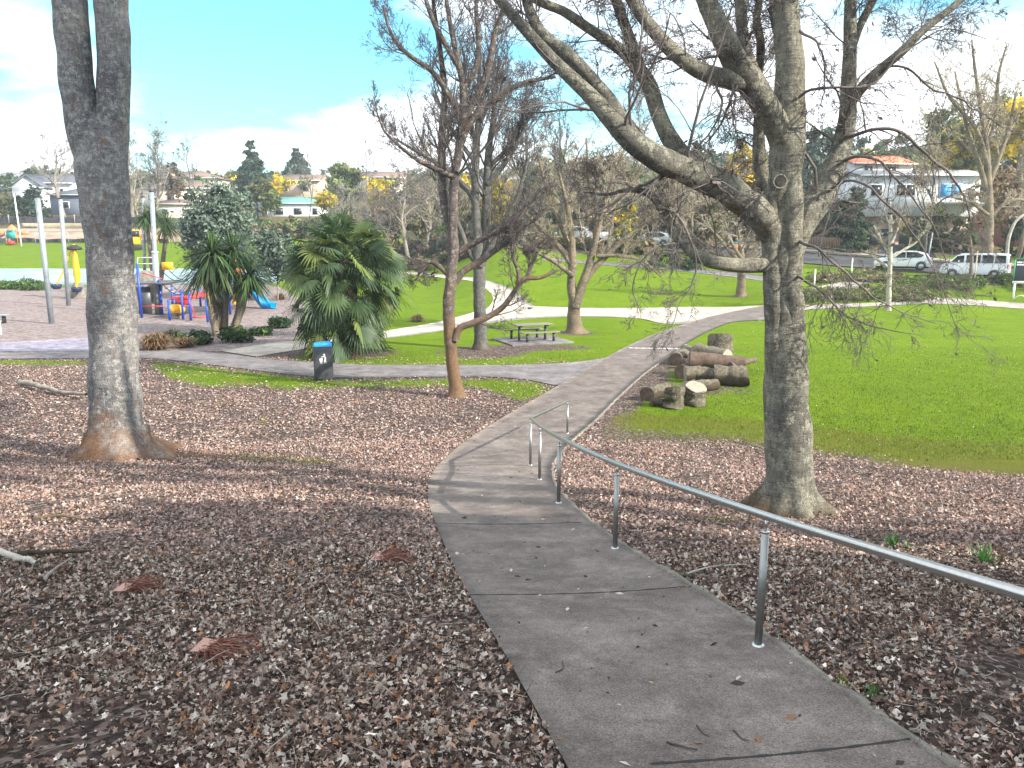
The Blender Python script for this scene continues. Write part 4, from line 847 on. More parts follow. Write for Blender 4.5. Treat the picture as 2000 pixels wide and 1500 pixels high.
# ------------------------------------------------------------------ leafy trees, hedges and the wooded hill
GREEN = [(.06, .105, .028), (.08, .14, .034), (.045, .08, .026), (.115, .17, .04)]
OLIVE = [(.145, .15, .062), (.11, .12, .048), (.19, .185, .075), (.085, .09, .04)]
DARK = [(.035, .065, .034), (.045, .082, .042), (.058, .098, .05), (.024, .046, .026)]
PALE = [(.13, .17, .05), (.10, .14, .04), (.17, .20, .07), (.08, .11, .03)]
YELL = [(.58, .44, .02), (.66, .50, .03), (.46, .38, .04), (.30, .28, .04)]
ORAN = [(.50, .26, .02), (.58, .33, .03), (.40, .22, .03)]
BROWN = [(.25, .18, .12), (.31, .225, .15), (.19, .135, .095), (.27, .215, .14)]
GREYG = [(.125, .165, .125), (.09, .125, .095), (.16, .205, .16), (.065, .095, .075)]
_seed = [100]
def leafy(name, label, px0, px1, ptop, pbot, depth, cols, n=3200, size=.42, shape='round', group=None, bark=None, nclump=70, clump=.22, cat='tree', bright=.5, base_px=None, trunk_r=.02):
    _seed[0] += 1; r = np.random.default_rng(_seed[0])
    base = ground_at(base_px or (px0 + px1) / 2, depth)
    A, B = P((px0 + px1) / 2, ptop, depth), P((px0 + px1) / 2, pbot, depth)
    zt, zb = A[2], B[2]; w = (px1 - px0) / 2 / FPX * depth; h = zt - zb; cx = P((px0 + px1) / 2, (ptop + pbot) / 2, depth)[0]
    blobs = []
    if shape == 'round':
        blobs.append((cx, depth, (zt + zb) / 2, w * .8, w * .8, h * .42))
        for _ in range(9):
            a = r.uniform(0, 6.28); q = r.uniform(.25, .62); e = r.uniform(-.5, .75)
            sc_ = r.uniform(.26, .46) * math.sqrt(max(.25, 1 - e * e * .7))
            blobs.append((cx + math.cos(a) * w * q, depth + math.sin(a) * w * q, (zt + zb) / 2 + e * h * .5 * .72, w * sc_, w * sc_, h * .5 * sc_ * 1.1))
    elif shape == 'cone':
        for k in range(20):
            f = k / 19; rr = w * (1 - f) ** .9 * r.uniform(.9, 1.12) + .04 * w
            blobs.append((cx + r.normal() * w * .04, depth, zb + h * (f * .96 + .02), rr, rr, h * .045))
    elif shape == 'column':
        for k in range(7):
            f = k / 6; rr = w * (1 - abs(f - .4) ** 2 * 1.3) * r.uniform(.8, 1.1)
            blobs.append((cx + r.normal() * w * .12, depth, zb + h * (f * .86 + .07), rr, rr, h * .13))
    elif shape == 'wide':
        for k in range(10):
            f = (k + .5) / 10 * 2 - 1; hh = h * .5 * math.sqrt(max(.15, 1 - f * f * .8)) * r.uniform(.75, 1.1)
            blobs.append((cx + f * w * .88, depth + r.uniform(-.4, .4) * min(w, 3), zb + hh, w * .26, min(w * .4, 3.0), hh))
    t = thing(name, label, cat, base, 0, group)
    V, F, C = crown(blobs, n, size, cols, r, clump, nclump, 1.7, .15, bright)
    link('crown', mesh_np('crown', V - base, F, C), MAT['leaf'], t)
    tb = Bag(); k = 9; tp = np.linspace(0, 1, k)[:, None]
    ax = base + (np.array([cx, depth, zb + h * (.9 if shape in ('cone', 'column') else .6)]) - base) * tp + r.normal(size=(k, 3)) * [.02 * w, .02 * w, 0] * tp
    ax[0, 2] -= .2
    H = ax[-1, 2] - base[2]; r0 = max(.05, H * trunk_r)
    tb.tube(ax, np.linspace(r0, r0 * .3, k), 8)
    if shape == 'round':
        LVs = [(ax[3:], np.linspace(r0 * .7, r0 * .3, k - 3))]
        g_, _ = tree_levels(LVs, r, [dict(nc=9, lfrac=.8, ang=50, k=6, up=.12, rfac=.6, wander=.15, t0=.05, sides=5)], .03)
        tb.add(np.concatenate(g_.V), np.concatenate(g_.F[4]))
    tb.build('trunk', bark or MAT['bark_far'], t, True, base)
    return t
# left skyline
leafy('broadleaf_tree', 'dark rounded tree left of the white gabled house', 5, 100, 360, 470, 148, DARK, 3600, .5)
leafy('broadleaf_tree', 'green domed tree rising behind the white gabled house roof', 42, 88, 326, 375, 215, GREEN, 2200, .6)
leafy('cypress_tree', 'small narrow brownish cypress on the skyline behind the gabled roof', 86, 97, 322, 368, 215, OLIVE, 700, .5, 'column')
leafy('broadleaf_tree', 'tan coloured tree at the very left edge below the skyline', -60, 22, 350, 450, 150, OLIVE, 2400, .5)
leafy('conifer_tree', 'taller dark conifer with a pointed top on the skyline', 456, 528, 264, 385, 200, DARK, 9000, .55, 'cone', nclump=300, clump=.22)
leafy('conifer_tree', 'shorter paler conifer with a pointed top behind the brown roofed house', 545, 616, 284, 362, 225, DARK + GREYG, 7000, .6, 'cone', nclump=240, clump=.22)
leafy('broadleaf_tree', 'olive green spreading tree below the taller dark conifer', 478, 548, 340, 440, 158, OLIVE, 3000, .5)
leafy('broadleaf_tree', 'pale green round tree behind the fan palm', 630, 712, 308, 400, 165, PALE, 3600, .5)
leafy('autumn_tree', 'yellow leaved tree behind the fan palm right of the pale green tree', 705, 778, 342, 405, 165, YELL, 2600, .5)
leafy('autumn_tree', 'small yellow tree beside the green roofed house', 612, 664, 370, 415, 150, YELL, 1500, .45)
leafy('broadleaf_tree', 'grey brown tree between bare poplars and conifer above the brown roofs', 310, 362, 310, 395, 160, GREYG + BROWN, 2200, .5)
leafy('shrub', 'yellow flowering shrub on the skyline beside the brown roofs', 395, 440, 335, 372, 215, YELL + OLIVE, 1200, .5)
leafy('broadleaf_tree', 'pale olive tree with open crown left of the brown roofed house', 505, 552, 365, 420, 150, PALE, 1500, .4)
# behind the playground
leafy('shrub_tree', 'large blue grey shrubby tree behind the cabbage tree', 345, 512, 338, 560, 62, [(.15, .20, .155), (.115, .155, .12), (.19, .24, .19), (.08, .115, .09)], 17000, .20, 'round', nclump=330, clump=.20, bright=.35)
leafy('shrub_tree', 'blue grey bush between the cabbage tree and the fan palm', 495, 590, 440, 560, 60, GREYG, 7000, .20, 'round', nclump=170, clump=.24, bright=.35)
# centre
leafy('broadleaf_tree', 'olive tree behind the twin stemmed tree', 960, 1060, 330, 470, 125, OLIVE, 3600, .45)
leafy('autumn_tree', 'bright yellow tree seen between the twin stems and the low spreading tree', 935, 1005, 335, 462, 98, YELL, 3600, .4)
leafy('broadleaf_tree', 'broad green tree behind the low spreading bare tree', 1060, 1180, 318, 460, 130, GREEN + OLIVE, 4200, .5)
leafy('broadleaf_tree', 'dark green tree on the hill right of the low spreading bare tree', 1170, 1260, 300, 440, 140, DARK + GREEN, 3600, .55)
leafy('broadleaf_tree', 'tall olive tree behind the crooked low branch of the big tree', 1240, 1350, 320, 470, 118, OLIVE + GREEN, 4600, .45)
leafy('broadleaf_tree', 'feathery green tree rising above the olive trees behind the big limb', 1325, 1420, 262, 420, 135, GREYG + GREEN, 3200, .5)
leafy('autumn_tree', 'orange gold tree glimpsed left of the big grey trunk', 1412, 1500, 270, 385, 122, ORAN + YELL, 2800, .45)
leafy('willow_tree', 'dense olive twiggy thicket tree behind the far lawn path', 1300, 1440, 372, 515, 86, OLIVE + BROWN, 6500, .26, nclump=140, clump=.18)
leafy('broadleaf_tree', 'lime green bush between parked vehicles and the thicket tree', 1185, 1255, 395, 478, 82, PALE + YELL, 2400, .3)
leafy('small_conifer', 'small dark low spreading conifer casting a shadow on the far lawn', 1258, 1372, 486, 533, 72, DARK, 3000, .16, 'wide', nclump=90, clump=.25, base_px=1310)
# right
leafy('broadleaf_tree', 'grey green feathery tree between the big trunk and its right limb', 1560, 1642, 218, 430, 98, GREYG, 5200, .36, nclump=110)
leafy('cypress_tree', 'dark dense upright tree left of the steep driveway', 1628, 1700, 372, 515, 79, DARK, 4600, .24, 'column', nclump=110)
leafy('broadleaf_tree', 'yellow green bush tucked behind the dark upright tree', 1660, 1694, 366, 410, 86, YELL, 900, .28)
leafy('hedge', 'tall dark green hedge under the white house right of the driveway', 1770, 1905, 398, 500, 80, GREEN + OLIVE, 5200, .24, 'wide', nclump=120, cat='hedge')
leafy('broadleaf_tree', 'large green tree on the skyline right of the orange roof', 1795, 1900, 200, 350, 110, GREEN + OLIVE, 5200, .42, nclump=110)
leafy('autumn_tree', 'yellow green tree above the white roof beside the tall bare brown tree', 1815, 1935, 235, 350, 95, YELL + YELL + PALE, 6500, .36, nclump=120)
leafy('autumn_tree', 'golden leaved tree high at the right edge', 1925, 2060, 185, 325, 91, YELL, 6500, .36, nclump=90)
leafy('broadleaf_tree', 'dark tree behind the golden one at the right edge', 1900, 2080, 168, 330, 118, DARK + GREEN, 5200, .45, nclump=110)
leafy('weeping_tree', 'brown leaved drooping tree at the right edge behind the van', 1895, 2040, 320, 470, 78, [(.30, .20, .12), (.36, .25, .15), (.22, .15, .10), (.30, .24, .13)], 5200, .26, nclump=120, clump=.18)
leafy('broadleaf_tree', 'dark evergreen bush at the right edge behind the signboard', 1950, 2080, 410, 530, 76, DARK, 4200, .24, nclump=90)
leafy('broadleaf_tree', 'brownish tree left of the dark upright tree behind the big trunk', 1570, 1640, 330, 490, 88, OLIVE + BROWN, 3600, .3)
# hillside woods as one mass
def woods():
    r = np.random.default_rng(77); bag = Bag()
    for i in range(560):
        y = r.uniform(106, 360); t = r.uniform(-.95, 1.05)
        if t < -.1 and y < 185: y += 80
        x = t * y; z = tz(x, y)
        h = r.uniform(3.5, 7.5) * (1.25 if t > .02 else .85); w = r.uniform(2.6, 5.0)
        cols = [GREEN, OLIVE, DARK, PALE, BROWN, GREYG, YELL][r.choice(7, p=[.22, .26, .16, .12, .10, .09, .05])]
        blobs = [(x + r.normal() * w * .4, y + r.normal() * w * .4, z + h * r.uniform(.3, .7), w * r.uniform(.5, .8), w * .7, h * r.uniform(.28, .42)) for _ in range(4)]
        V, F, C = crown(blobs, 300, .85, cols, r, .3, 16, 1.5, .1, .45); bag.add(V, F, C)
    tag(bag.build('hillside_woods', MAT['leaf'], None), kind='stuff')
woods()
# bank of scrub between the far lawn and the road
def scrub(name, px0, px1, d0, d1, hmax, n, cols, seed, size=.2):
    r = np.random.default_rng(seed); bag = Bag()
    for i in range(n):
        px = r.uniform(px0, px1); f = (px - px0) / (px1 - px0); d = d0 + (d1 - d0) * f + r.normal() * 1.0
        g = ground_at(px, d); h = hmax * r.uniform(.5, 1.1); w = r.uniform(.6, 1.2)
        V, F, C = crown([(g[0], g[1], g[2] + h * .5, w, w, h * .55)], 150, size, cols, r, .3, 10, 2.2, 0, .4); bag.add(V, F, C)
    return tag(bag.build(name, MAT['leaf'], None), kind='stuff')
scrub('roadside_scrub', 760, 1290, 96, 80, 1.5, 90, BROWN + OLIVE, 51, .26)
scrub('far_scrub', 760, 1010, 112, 96, 2.6, 46, BROWN + GREYG, 52, .3)
scrub('hillside_scrub', 430, 700, 137, 134, 2.6, 60, OLIVE + GREEN + BROWN, 58, .4)
scrub('hillside_scrub', 600, 800, 120, 112, 1.8, 50, OLIVE + BROWN, 59, .34)
scrub('low_hedge', 1560, 1805, 54.2, 55.0, .50, 80, PALE + PALE + OLIVE + [(.30, .26, .14)], 53, .12)
scrub('planted_bed', 1585, 1760, 61.5, 61.5, .45, 46, PALE + OLIVE + BROWN, 54, .13)
scrub('planted_bed', 1765, 1905, 57.8, 59.5, .55, 40, GREEN + PALE, 55, .13)
scrub('planted_bed', 1940, 2060, 59.0, 58.5, .9, 26, GREEN + OLIVE, 56, .14)
scrub('playground_border', -120, 85, 74, 74, .8, 34, GREEN, 57, .16)
# --- bare trees of the background, one mould per kind
def bare_mould(h, spread, r0, seed, up, nlimb, twig_n, rmin, t0=.25, ang=40):
    r = np.random.default_rng(seed); k = 14; s = np.linspace(0, 1, k)
    pts = np.stack([np.cumsum(r.normal(size=k) * .012 * h), np.cumsum(r.normal(size=k) * .012 * h), s * h], 1); pts -= pts[0]
    rad = r0 * (1 - s * .93)
    tb = Bag(); c, rr = limb_bag(tb, pts, rad, n=10, k=30, lump=.1, ls=1.5, seed=seed)
    PP, RR = grow(c[None], rr[None], nlimb, spread, ang, r, k=8, up=up, rfac=.55, wander=.12, t0=t0)
    V, F = tubes(PP, np.maximum(RR, rmin), 5); tb.add(V, F)
    tw_ = Bag()
    for nc, lf, u in ((twig_n, .42, up * .7), (6, .5, up * .5), (4, .5, up * .3)):
        PP, RR = grow(PP, RR, nc, lf, 40, r, k=5, up=u, rfac=.6, wander=.18, t0=.15); RR = np.maximum(RR, rmin)
        V, F = tubes(PP, RR, 3); tw_.add(V, F)
    return tb.mesh('trunk', True), tw_.mesh('crown')
MOULD = {}
for key, a in dict(poplar=(10, .34, .16, 5, .30, 22, 6, .012, .22, 30), round=(10, .42, .22, 6, .08, 16, 8, .014, .28, 48), sparse=(10, .34, .11, 7, .16, 9, 3, .014, .3, 48), broad=(10, .55, .26, 8, .06, 15, 8, .016, .22, 55)).items():
    MOULD[key] = bare_mould(*a)
def bare(kind, name, label, px, depth, ptop, bark, twigm, wid=1.0, rz=0.0, group=None):
    b = ground_at(px, depth); H = height_to(ptop, b)
    t = thing(name, label, 'tree', b, rz, group); s = H / 10.0
    t.scale = (s * wid, s * wid, s)
    for nm, me, mt in (('trunk', MOULD[kind][0], bark), ('crown', MOULD[kind][1], twigm)):
        o = bpy.data.objects.new(nm, me); COL.objects.link(o); o.parent = t
        if not me.materials: me.materials.append(None)
        o.material_slots[0].link = 'OBJECT'; o.material_slots[0].material = mt
    return t
bare('broad', 'bare_tree', 'pale bare spreading tree on the skyline left of the thick forked trunk', 128, 152, 272, MAT['bark_far'], MAT['twig_mid'], 1.0, 1)
bare('poplar', 'poplar_tree', 'bare upright poplar closest to the thick forked trunk', 268, 148, 258, MAT['bark_far'], MAT['twig_mid'], 1.7, 0)
bare('poplar', 'poplar_tree', 'bare upright poplar between the steel pole and the grey brown tree', 300, 152, 262, MAT['bark_far'], MAT['twig_mid'], 1.8, 2)
bare('round', 'bare_tree', 'pale low bare tree behind the pair of steel poles', 275, 143, 345, MAT['bark_pale'], MAT['twig_pale'], .9, 2.5)
bare('sparse', 'bare_sapling', 'tall thin bare sapling above the brown roofed terrace', 388, 140, 255, MAT['bark_grey'], MAT['twig'], 1.1, 0)
bare('sparse', 'bare_sapling', 'leaning thin bare sapling left of the fan palm top', 606, 138, 292, MAT['bark_grey'], MAT['twig'], .9, 1.3)
bare('sparse', 'bare_sapling', 'very straight thin sapling rising right of the fan palm top', 711, 136, 250, MAT['bark_grey'], MAT['twig'], .6, 2.6)
bare('sparse', 'bare_sapling', 'short thin bare sapling before the green roofed house', 652, 134, 345, MAT['bark_grey'], MAT['twig'], 1.2, 4.0)
bare('broad', 'bare_tree', 'purplish brown bare tree behind the slender reddish trunk', 800, 100, 330, MAT['bark_far'], MAT['twig'], .95, 0.6)
bare('broad', 'bare_tree', 'bare brown tree left of the twin stemmed tree behind the lawn', 855, 106, 300, MAT['bark_far'], MAT['twig_warm'], .9, 2.2)
bare('round', 'bare_tree', 'low bare grey bush tree at the back of the left lawn', 765, 108, 385, MAT['bark_far'], MAT['twig'], 1.4, 1)
bare('broad', 'bare_tree', 'bare tree with fine brown twigs behind the twin stems', 1020, 84, 230, MAT['bark_grey'], MAT['twig'], .8, 3)
bare('broad', 'bare_tree', 'bare grey tree behind the low spreading tree near the road', 1090, 88, 215, MAT['bark_grey'], MAT['twig'], .8, 4.4)
bare('round', 'bare_tree', 'bare brown tree beside the far parked van', 1185, 80, 245, MAT['bark_warm'], MAT['twig_warm'], .8, 5)
bare('round', 'bare_tree', 'tall bare twiggy tree right of the far parked van', 1235, 84, 200, MAT['bark_grey'], MAT['twig'], .75, 0.3)
bare('broad', 'bare_tree', 'tan bare thicket tree beneath the big left limb', 1345, 80, 365, MAT['bark_warm'], MAT['twig_warm'], 1.2, 1.9)
bare('round', 'bare_tree', 'bare tan tree left of the thicket tree by the road', 1265, 82, 385, MAT['bark_warm'], MAT['twig_warm'], 1.2, 3.1)
bare('broad', 'bare_tree', 'bare tree leaning over the steep driveway', 1800, 70, 250, MAT['bark_grey'], MAT['twig_warm'], .55, 2.0)
bare('poplar', 'bare_tree', 'bare reddish tree at the right edge above the drooping brown tree', 1985, 74, 215, MAT['bark_warm'], MAT['twig_warm'], 1.0, .9)
bare('sparse', 'bare_tree', 'thin bare tree between the big trunk and the dark upright tree', 1600, 76, 330, MAT['bark_grey'], MAT['twig'], 1.0, 1.1)
for i, (kd, px, dp, top, mt, wd, lab) in enumerate((
 ('broad', 690, 108, 372, 'twig', 1.1, 'bare grey tree right behind the top of the fan palm'),
 ('round', 735, 104, 392, 'twig', 1.3, 'purplish bare bushy tree at the back right of the fan palm'),
 ('broad', 830, 112, 345, 'twig', 1.2, 'bare purplish tree just left of the slender reddish trunk'),
 ('round', 905, 104, 380, 'twig_warm', 1.4, 'low bare tan tree between the reddish trunk and twin stems'),
 ('broad', 985, 98, 330, 'twig_warm', 1.0, 'tan bare tree right behind the twin stems'),
 ('round', 1052, 92, 372, 'twig_warm', 1.3, 'round bare bush tree left of the tan forked stems'),
 ('broad', 1135, 96, 300, 'twig_warm', 1.1, 'bare brown tree straight behind the tan forked stems'),
 ('round', 1215, 94, 330, 'twig', 1.2, 'grey bare tree right of the far white van'),
 ('broad', 1300, 90, 318, 'twig_warm', 1.1, 'bare brown tree under the far end of the big left limb'),
 ('round', 1395, 88, 360, 'twig_pale', 1.3, 'pale bare bush tree at the right of the thicket tree'),
 ('broad', 1420, 92, 330, 'twig_warm', 1.1, 'bare tan tree between the thicket tree and the big trunk'),
 ('round', 1490, 84, 392, 'twig_warm', 1.3, 'low bare tan tree just left of the big trunk beyond the road'))):
    bare(kd, 'bare_tree', lab, px, dp, top, MAT['bark_far'], MAT['twig_mid' if mt == 'twig' else mt], wd, i * 1.3 + .4)
leafy('broadleaf_tree', 'dusky olive bush behind the purplish bare trees', 700, 800, 392, 480, 118, OLIVE + BROWN, 3600, .4)
leafy('broadleaf_tree', 'olive bush below the purplish bare tree left of the reddish trunk', 790, 900, 380, 480, 122, OLIVE, 3600, .4)
leafy('broadleaf_tree', 'dull green bush at the foot of the hill between reddish trunk and twin stems', 880, 960, 395, 478, 112, GREEN + OLIVE, 3000, .36)
leafy('broadleaf_tree', 'olive brown bush behind the far parked van', 1120, 1220, 392, 470, 106, OLIVE + BROWN, 3600, .36)
leafy('broadleaf_tree', 'green bush on the bank above the silver car', 1240, 1330, 395, 480, 100, GREEN + OLIVE, 3600, .34)
leafy('broadleaf_tree', 'olive tree filling the gap left of the big trunk', 1410, 1510, 385, 500, 92, OLIVE + BROWN, 4200, .3)
leafy('broadleaf_tree', 'dark bush beside the tan house left above the palm', 630, 700, 395, 465, 140, GREEN + OLIVE, 2600, .36)
leafy('broadleaf_tree', 'pale bush in front of the green roofed house', 590, 640, 425, 480, 138, PALE + GREYG, 2200, .3)
leafy('broadleaf_tree', 'grey green bush below the lowest cream house', 315, 372, 425, 480, 140, GREYG + GREEN, 2200, .34)
leafy('broadleaf_tree', 'green bush left of the green roofed house', 470, 520, 415, 480, 142, GREEN, 2200, .34)
# invented trees uphill and out of view, added to shade the leafy slope
def shade_tree(label, x, y, h, w, seed, n=2600, lo=.45, hi=.92):
    r = np.random.default_rng(seed); z = tz(x, y); b = np.array([x, y, z]); t = thing('added_shade_tree', label, 'tree', b)
    bl = [(x + r.uniform(-.5, .5) * w, y + r.uniform(-.5, .5) * w, z + h * r.uniform(lo, hi), w * .5, w * .5, h * .10) for _ in range(12)]
    V, F, C = crown(bl, n, .55, DARK + GREEN, r, .3, 60); link('crown', mesh_np('crown', V - b, F, C), MAT['leaf'], t)
    tb = Bag(); tb.tube([(0, 0, -.3), (.1, 0, h * .4), (0, .1, h * .8)], [.4, .3, .12], 10); tb.build('trunk', MAT['bark_grey'], t, True)
shade_tree('tall unseen evergreen added for shade on the bank uphill of the handrail', 13.4, -3.4, 14.5, 6.0, 5, 5600, .40, .95)
shade_tree('broad unseen evergreen added for shade near the top of the path', 12.8, -0.4, 9.0, 3.4, 6, 2600, .4, .9)
shade_tree('slim unseen evergreen added for shade further along the bank above the lawn', 21.5, -.8, 29, 4.8, 7, 2000, .80, .97)
shade_tree('old unseen evergreen added for shade behind the top of the path', 17, -8, 19, 6.0, 8, 4200)
# ------------------------------------------------------------------ handrail
def handrail():
    posts = [((1480, 1270), .90), ((1201, 1077), .90), ((1091, 987), .90), ((1054, 940), .90), ((1036, 912), .90), ((1108, 849), .80)]
    bases = [G(*p) for p, _ in posts]
    t = thing('handrail', 'curving stainless steel handrail along the right edge of the path', 'handrail', bases[0])
    tops = []
    for b, (p, h) in zip(bases, posts):
        b = b + np.array([0, 0, .035]); z1 = b[2] + h
        bg = Bag(); bg.tube([b + [0, 0, -.03], b + [0, 0, h - .115]], .0255, 20); bg.tube([b + [0, 0, h - .115], b + [0, 0, h - .10]], [.0255, .020], 20)
        po = bg.build('post', MAT['steel_post'], t, True, bases[0])
        f = Bag(); f.lathe([(.026, .016), (.040, .012), (.042, .0), (.042, -.01)], 20, b); f.build('base_flange', MAT['steel'], po, True, bases[0])
        s = Bag(); s.tube([b + [0, 0, h - .105], b + [0, 0, h - .015]], .008, 10); s.lathe([(.0, -.098 + h), (.0235, -.099 + h), (.0255, -.104 + h)], 20, b); s.build('spigot', MAT['steel'], po, True, bases[0])
        tops.append(b + [0, 0, h])
    T = np.array(tops)
    front = T[0] + (T[0] - T[1]) * .95 + np.array([.10, 0, .03])
    line = np.concatenate([[front + (T[0] - T[1]) * .6], [front], T[:5]])
    main = resample(line, 90)
    a, b = T[4], T[5]; end = b + (b - a) * .03
    # mitred corner, then the short return rail
    bg = Bag()
    full = np.concatenate([main, [a + (b - a) * f for f in (.02, .3, .7)], [end]])
    bg.tube(full, .0268, 22); bg.build('rail', MAT['steel'], t, True, bases[0])
handrail()
# ------------------------------------------------------------------ litter bin
def litter_bin():
    b = G(633, 741); b[2] = tz(b[0], b[1]); t = thing('litter_bin', 'dark grey square litter bin with a blue top beside the side path', 'litter bin', b, R_(12))
    w, d, h = .31, .31, 1.18
    bg = Bag(); bg.box((-w, -d, .05), (w, d, h)); bg.build('body', MAT['dkgrey'], t, bevel=.02)
    k = Bag(); k.box((-w + .04, -d + .04, -.05), (w - .04, d - .04, .05)); k.build('plinth', MAT['black'], t)
    p = Bag(); p.box((w, -d + .05, .12), (w + .008, d - .05, h - .12)); p.build('door', MAT['dkgrey'], t)
    l = Bag(); z = h
    prof = [(-w - .005, z + .004), (w + .005, z + .004), (w - .03, z + .11), (-w + .03, z + .11)]
    V = []
    for (ox, oz) in ((w + .006, z + .003), (w - .03, z + .085), (w - .10, z + .115), (w - .14, z + .075)):
        V += [(-ox, -ox, oz), (ox, -ox, oz), (ox, ox, oz), (-ox, ox, oz)]
    F = []
    for k_ in range(3):
        for i in range(4): F.append([k_ * 4 + i, k_ * 4 + (i + 1) % 4, (k_ + 1) * 4 + (i + 1) % 4, (k_ + 1) * 4 + i])
    F.append([12, 13, 14, 15])
    l.add(V, F); l.build('lid', MAT['blue_lid'], t, bevel=.008)
    # white litter figure dropping rubbish in a basket
    e = Bag(); y0, y1 = -d - .004, -d - .001
    def disc(cx, cz, r, n=18): e.prism([(cx + r * math.cos(a), cz + r * math.sin(a)) for a in np.linspace(0, 2 * math.pi, n, endpoint=False)], y0, y1)
    def bar(x0, z0, x1, z1, w_):
        L_ = math.hypot(x1 - x0, z1 - z0); nx, nz = -(z1 - z0) / L_ * w_ / 2, (x1 - x0) / L_ * w_ / 2
        e.prism([(x0 + nx, z0 + nz), (x1 + nx, z1 + nz), (x1 - nx, z1 - nz), (x0 - nx, z0 - nz)], y0, y1)
    disc(.045, .905, .033)
    bar(.055, .87, .07, .73, .05); bar(.085, .80, .10, .745, .022); bar(.07, .86, .10, .80, .026); bar(.05, .855, -.02, .84, .028); bar(-.02, .84, -.05, .80, .022)
    bar(.062, .74, .035, .60, .026); bar(.075, .74, .105, .60, .026)
    for i in range(4): bar(-.105 + i * .028, .775, -.09 + i * .02, .60, .015)
    bar(-.112, .775, -.012, .775, .016); bar(-.092, .605, -.022, .605, .014); bar(-.10, .69, -.018, .69, .010)
    e.build('litter_emblem', MAT['white'], t)
litter_bin()
# ------------------------------------------------------------------ picnic table, two benches, slab
def picnic():
    a = G(968, 671); c = G(1108, 662); b = G(1042, 679); dd = G(1040, 654)
    ctr = (a + c) / 2; ctr[2] = tz(ctr[0], ctr[1]); ang = math.atan2((c - b)[1], (c - b)[0])
    ang = R_(22)
    s = Bag(); s.box((-1.55, -1.35, -.05), (1.55, 1.35, .07)); o = s.build('picnic_slab', MAT['path_left'], None, bevel=.015); o.location = ctr; o.rotation_euler = (0, 0, ang); o['kind'] = 'structure'
    def furn(name, label, cat, off, L, W_, H, th, nb, legmat, topm, group=None):
        ca, sa = math.cos(ang), math.sin(ang)
        loc = ctr + np.array([off[0] * ca - off[1] * sa, off[0] * sa + off[1] * ca, .07])
        t = thing(name, label, cat, loc, ang, group)
        tp = Bag(); w = W_ / nb
        for i in range(nb): tp.box((-L / 2, -W_ / 2 + i * w + .006, H - th), (L / 2, -W_ / 2 + (i + 1) * w - .006, H))
        tp.build('table_top' if cat == 'picnic table' else 'seat', topm, t, bevel=.006)
        for sx in (-1, 1):
            lg = Bag(); x = sx * (L / 2 - .28); lg.box((x - .045, -.045, 0), (x + .045, .045, H - th)); lg.box((x - .04, -W_ / 2 + .04, H - th - .06), (x + .04, W_ / 2 - .04, H - th - .002)); lg.box((x - .10, -.10, 0.001), (x + .10, .10, .012)); lg.build('leg', legmat, t)
    furn('picnic_table', 'grey slatted picnic table on a concrete slab under the bare trees', 'picnic table', (0, 0), 1.9, .74, .76, .05, 5, MAT['dkgrey'], MAT['timber_grey'])
    furn('picnic_bench', 'backless slatted bench on the far left side of the picnic table', 'bench', (-.1, .74), 1.9, .32, .45, .05, 2, MAT['dkgrey'], MAT['timber_grey'])
    furn('picnic_bench', 'backless slatted bench on the near right side of the picnic table', 'bench', (.1, -.74), 1.9, .32, .45, .05, 2, MAT['dkgrey'], MAT['timber_grey'])
picnic()
# ------------------------------------------------------------------ the heap of sawn logs
MAT['log_bark'] = mat_bark('log bark', (.165, .14, .105), (.045, .038, .028), (.30, .28, .21), (.10, .075, .05), .7, .1, 1.4)
MAT['log_end'] = mat_plain('weathered sawn wood', (.27, .235, .185), .9, vary=.3, scale=16, bmp=.3)
MAT['log_end_red'] = mat_plain('fresh reddish sawn wood', (.10, .066, .05), .9, vary=.4, scale=9, bmp=.4)
MAT['log_dark'] = mat_plain('dark rotting wood', (.06, .042, .03), .95, vary=.5, scale=9, bmp=.5)
def log(label, a, b, r0, r1, seed, end=None, bark=None, name='sawn_log', cat='log', group='sawn logs heaped on the grass'):
    """a, b: world points of the two end centres"""
    a, b = np.array(a, float), np.array(b, float); r = np.random.default_rng(seed)
    base = np.minimum(a, b); t = thing(name, label, cat, a, 0, group)
    k = 12; s = np.linspace(0, 1, k)[:, None]; pts = a * (1 - s) + b * s + r.normal(size=(k, 3)) * .012
    rad = np.linspace(r0, r1, k) * (1 + r.normal(size=k) * .03); n = 22
    V, F = tube(pts, rad, n); V = lumps(V, pts, .12, 4.5, seed)
    bg = Bag(); bg.add(V, F); bg.build('bark', bark or MAT['log_bark'], t, True, a)
    for i0, sgn in ((0, -1), ((k - 1) * n, 1)):
        ring = V[i0:i0 + n]; c = ring.mean(0); d = (b - a) / np.linalg.norm(b - a)
        e = Bag(); q = np.concatenate([ring + d * sgn * .003, c + (ring - c) * .55 + d * sgn * .008, [c + d * sgn * .004]])
        f4 = [[i, (i + 1) % n, n + (i + 1) % n, n + i] for i in range(n)]; f3 = [[n + i, n + (i + 1) % n, 2 * n] for i in range(n)]
        e.add(q, f4 + f3); e.build('cut_end', end or MAT['log_end'], t, False, a)
    return t
def lp(px, py, up=0.0, fwd=0.0):
    g = G(px, py); g = ground_at(px, g[1] + fwd); return g + np.array([0, 0, up])
def up_log(label, px, py, toppy, rpx, seed, end=None, bark=None, flare=1.08):
    g = G(px, py); d = g[1]; h = height_to(toppy, g); r = rpx * d / FPX
    return log(label, g + [0, 0, -.05], g + [.02, .0, h], r * flare, r, seed, end, bark, 'log_stump')
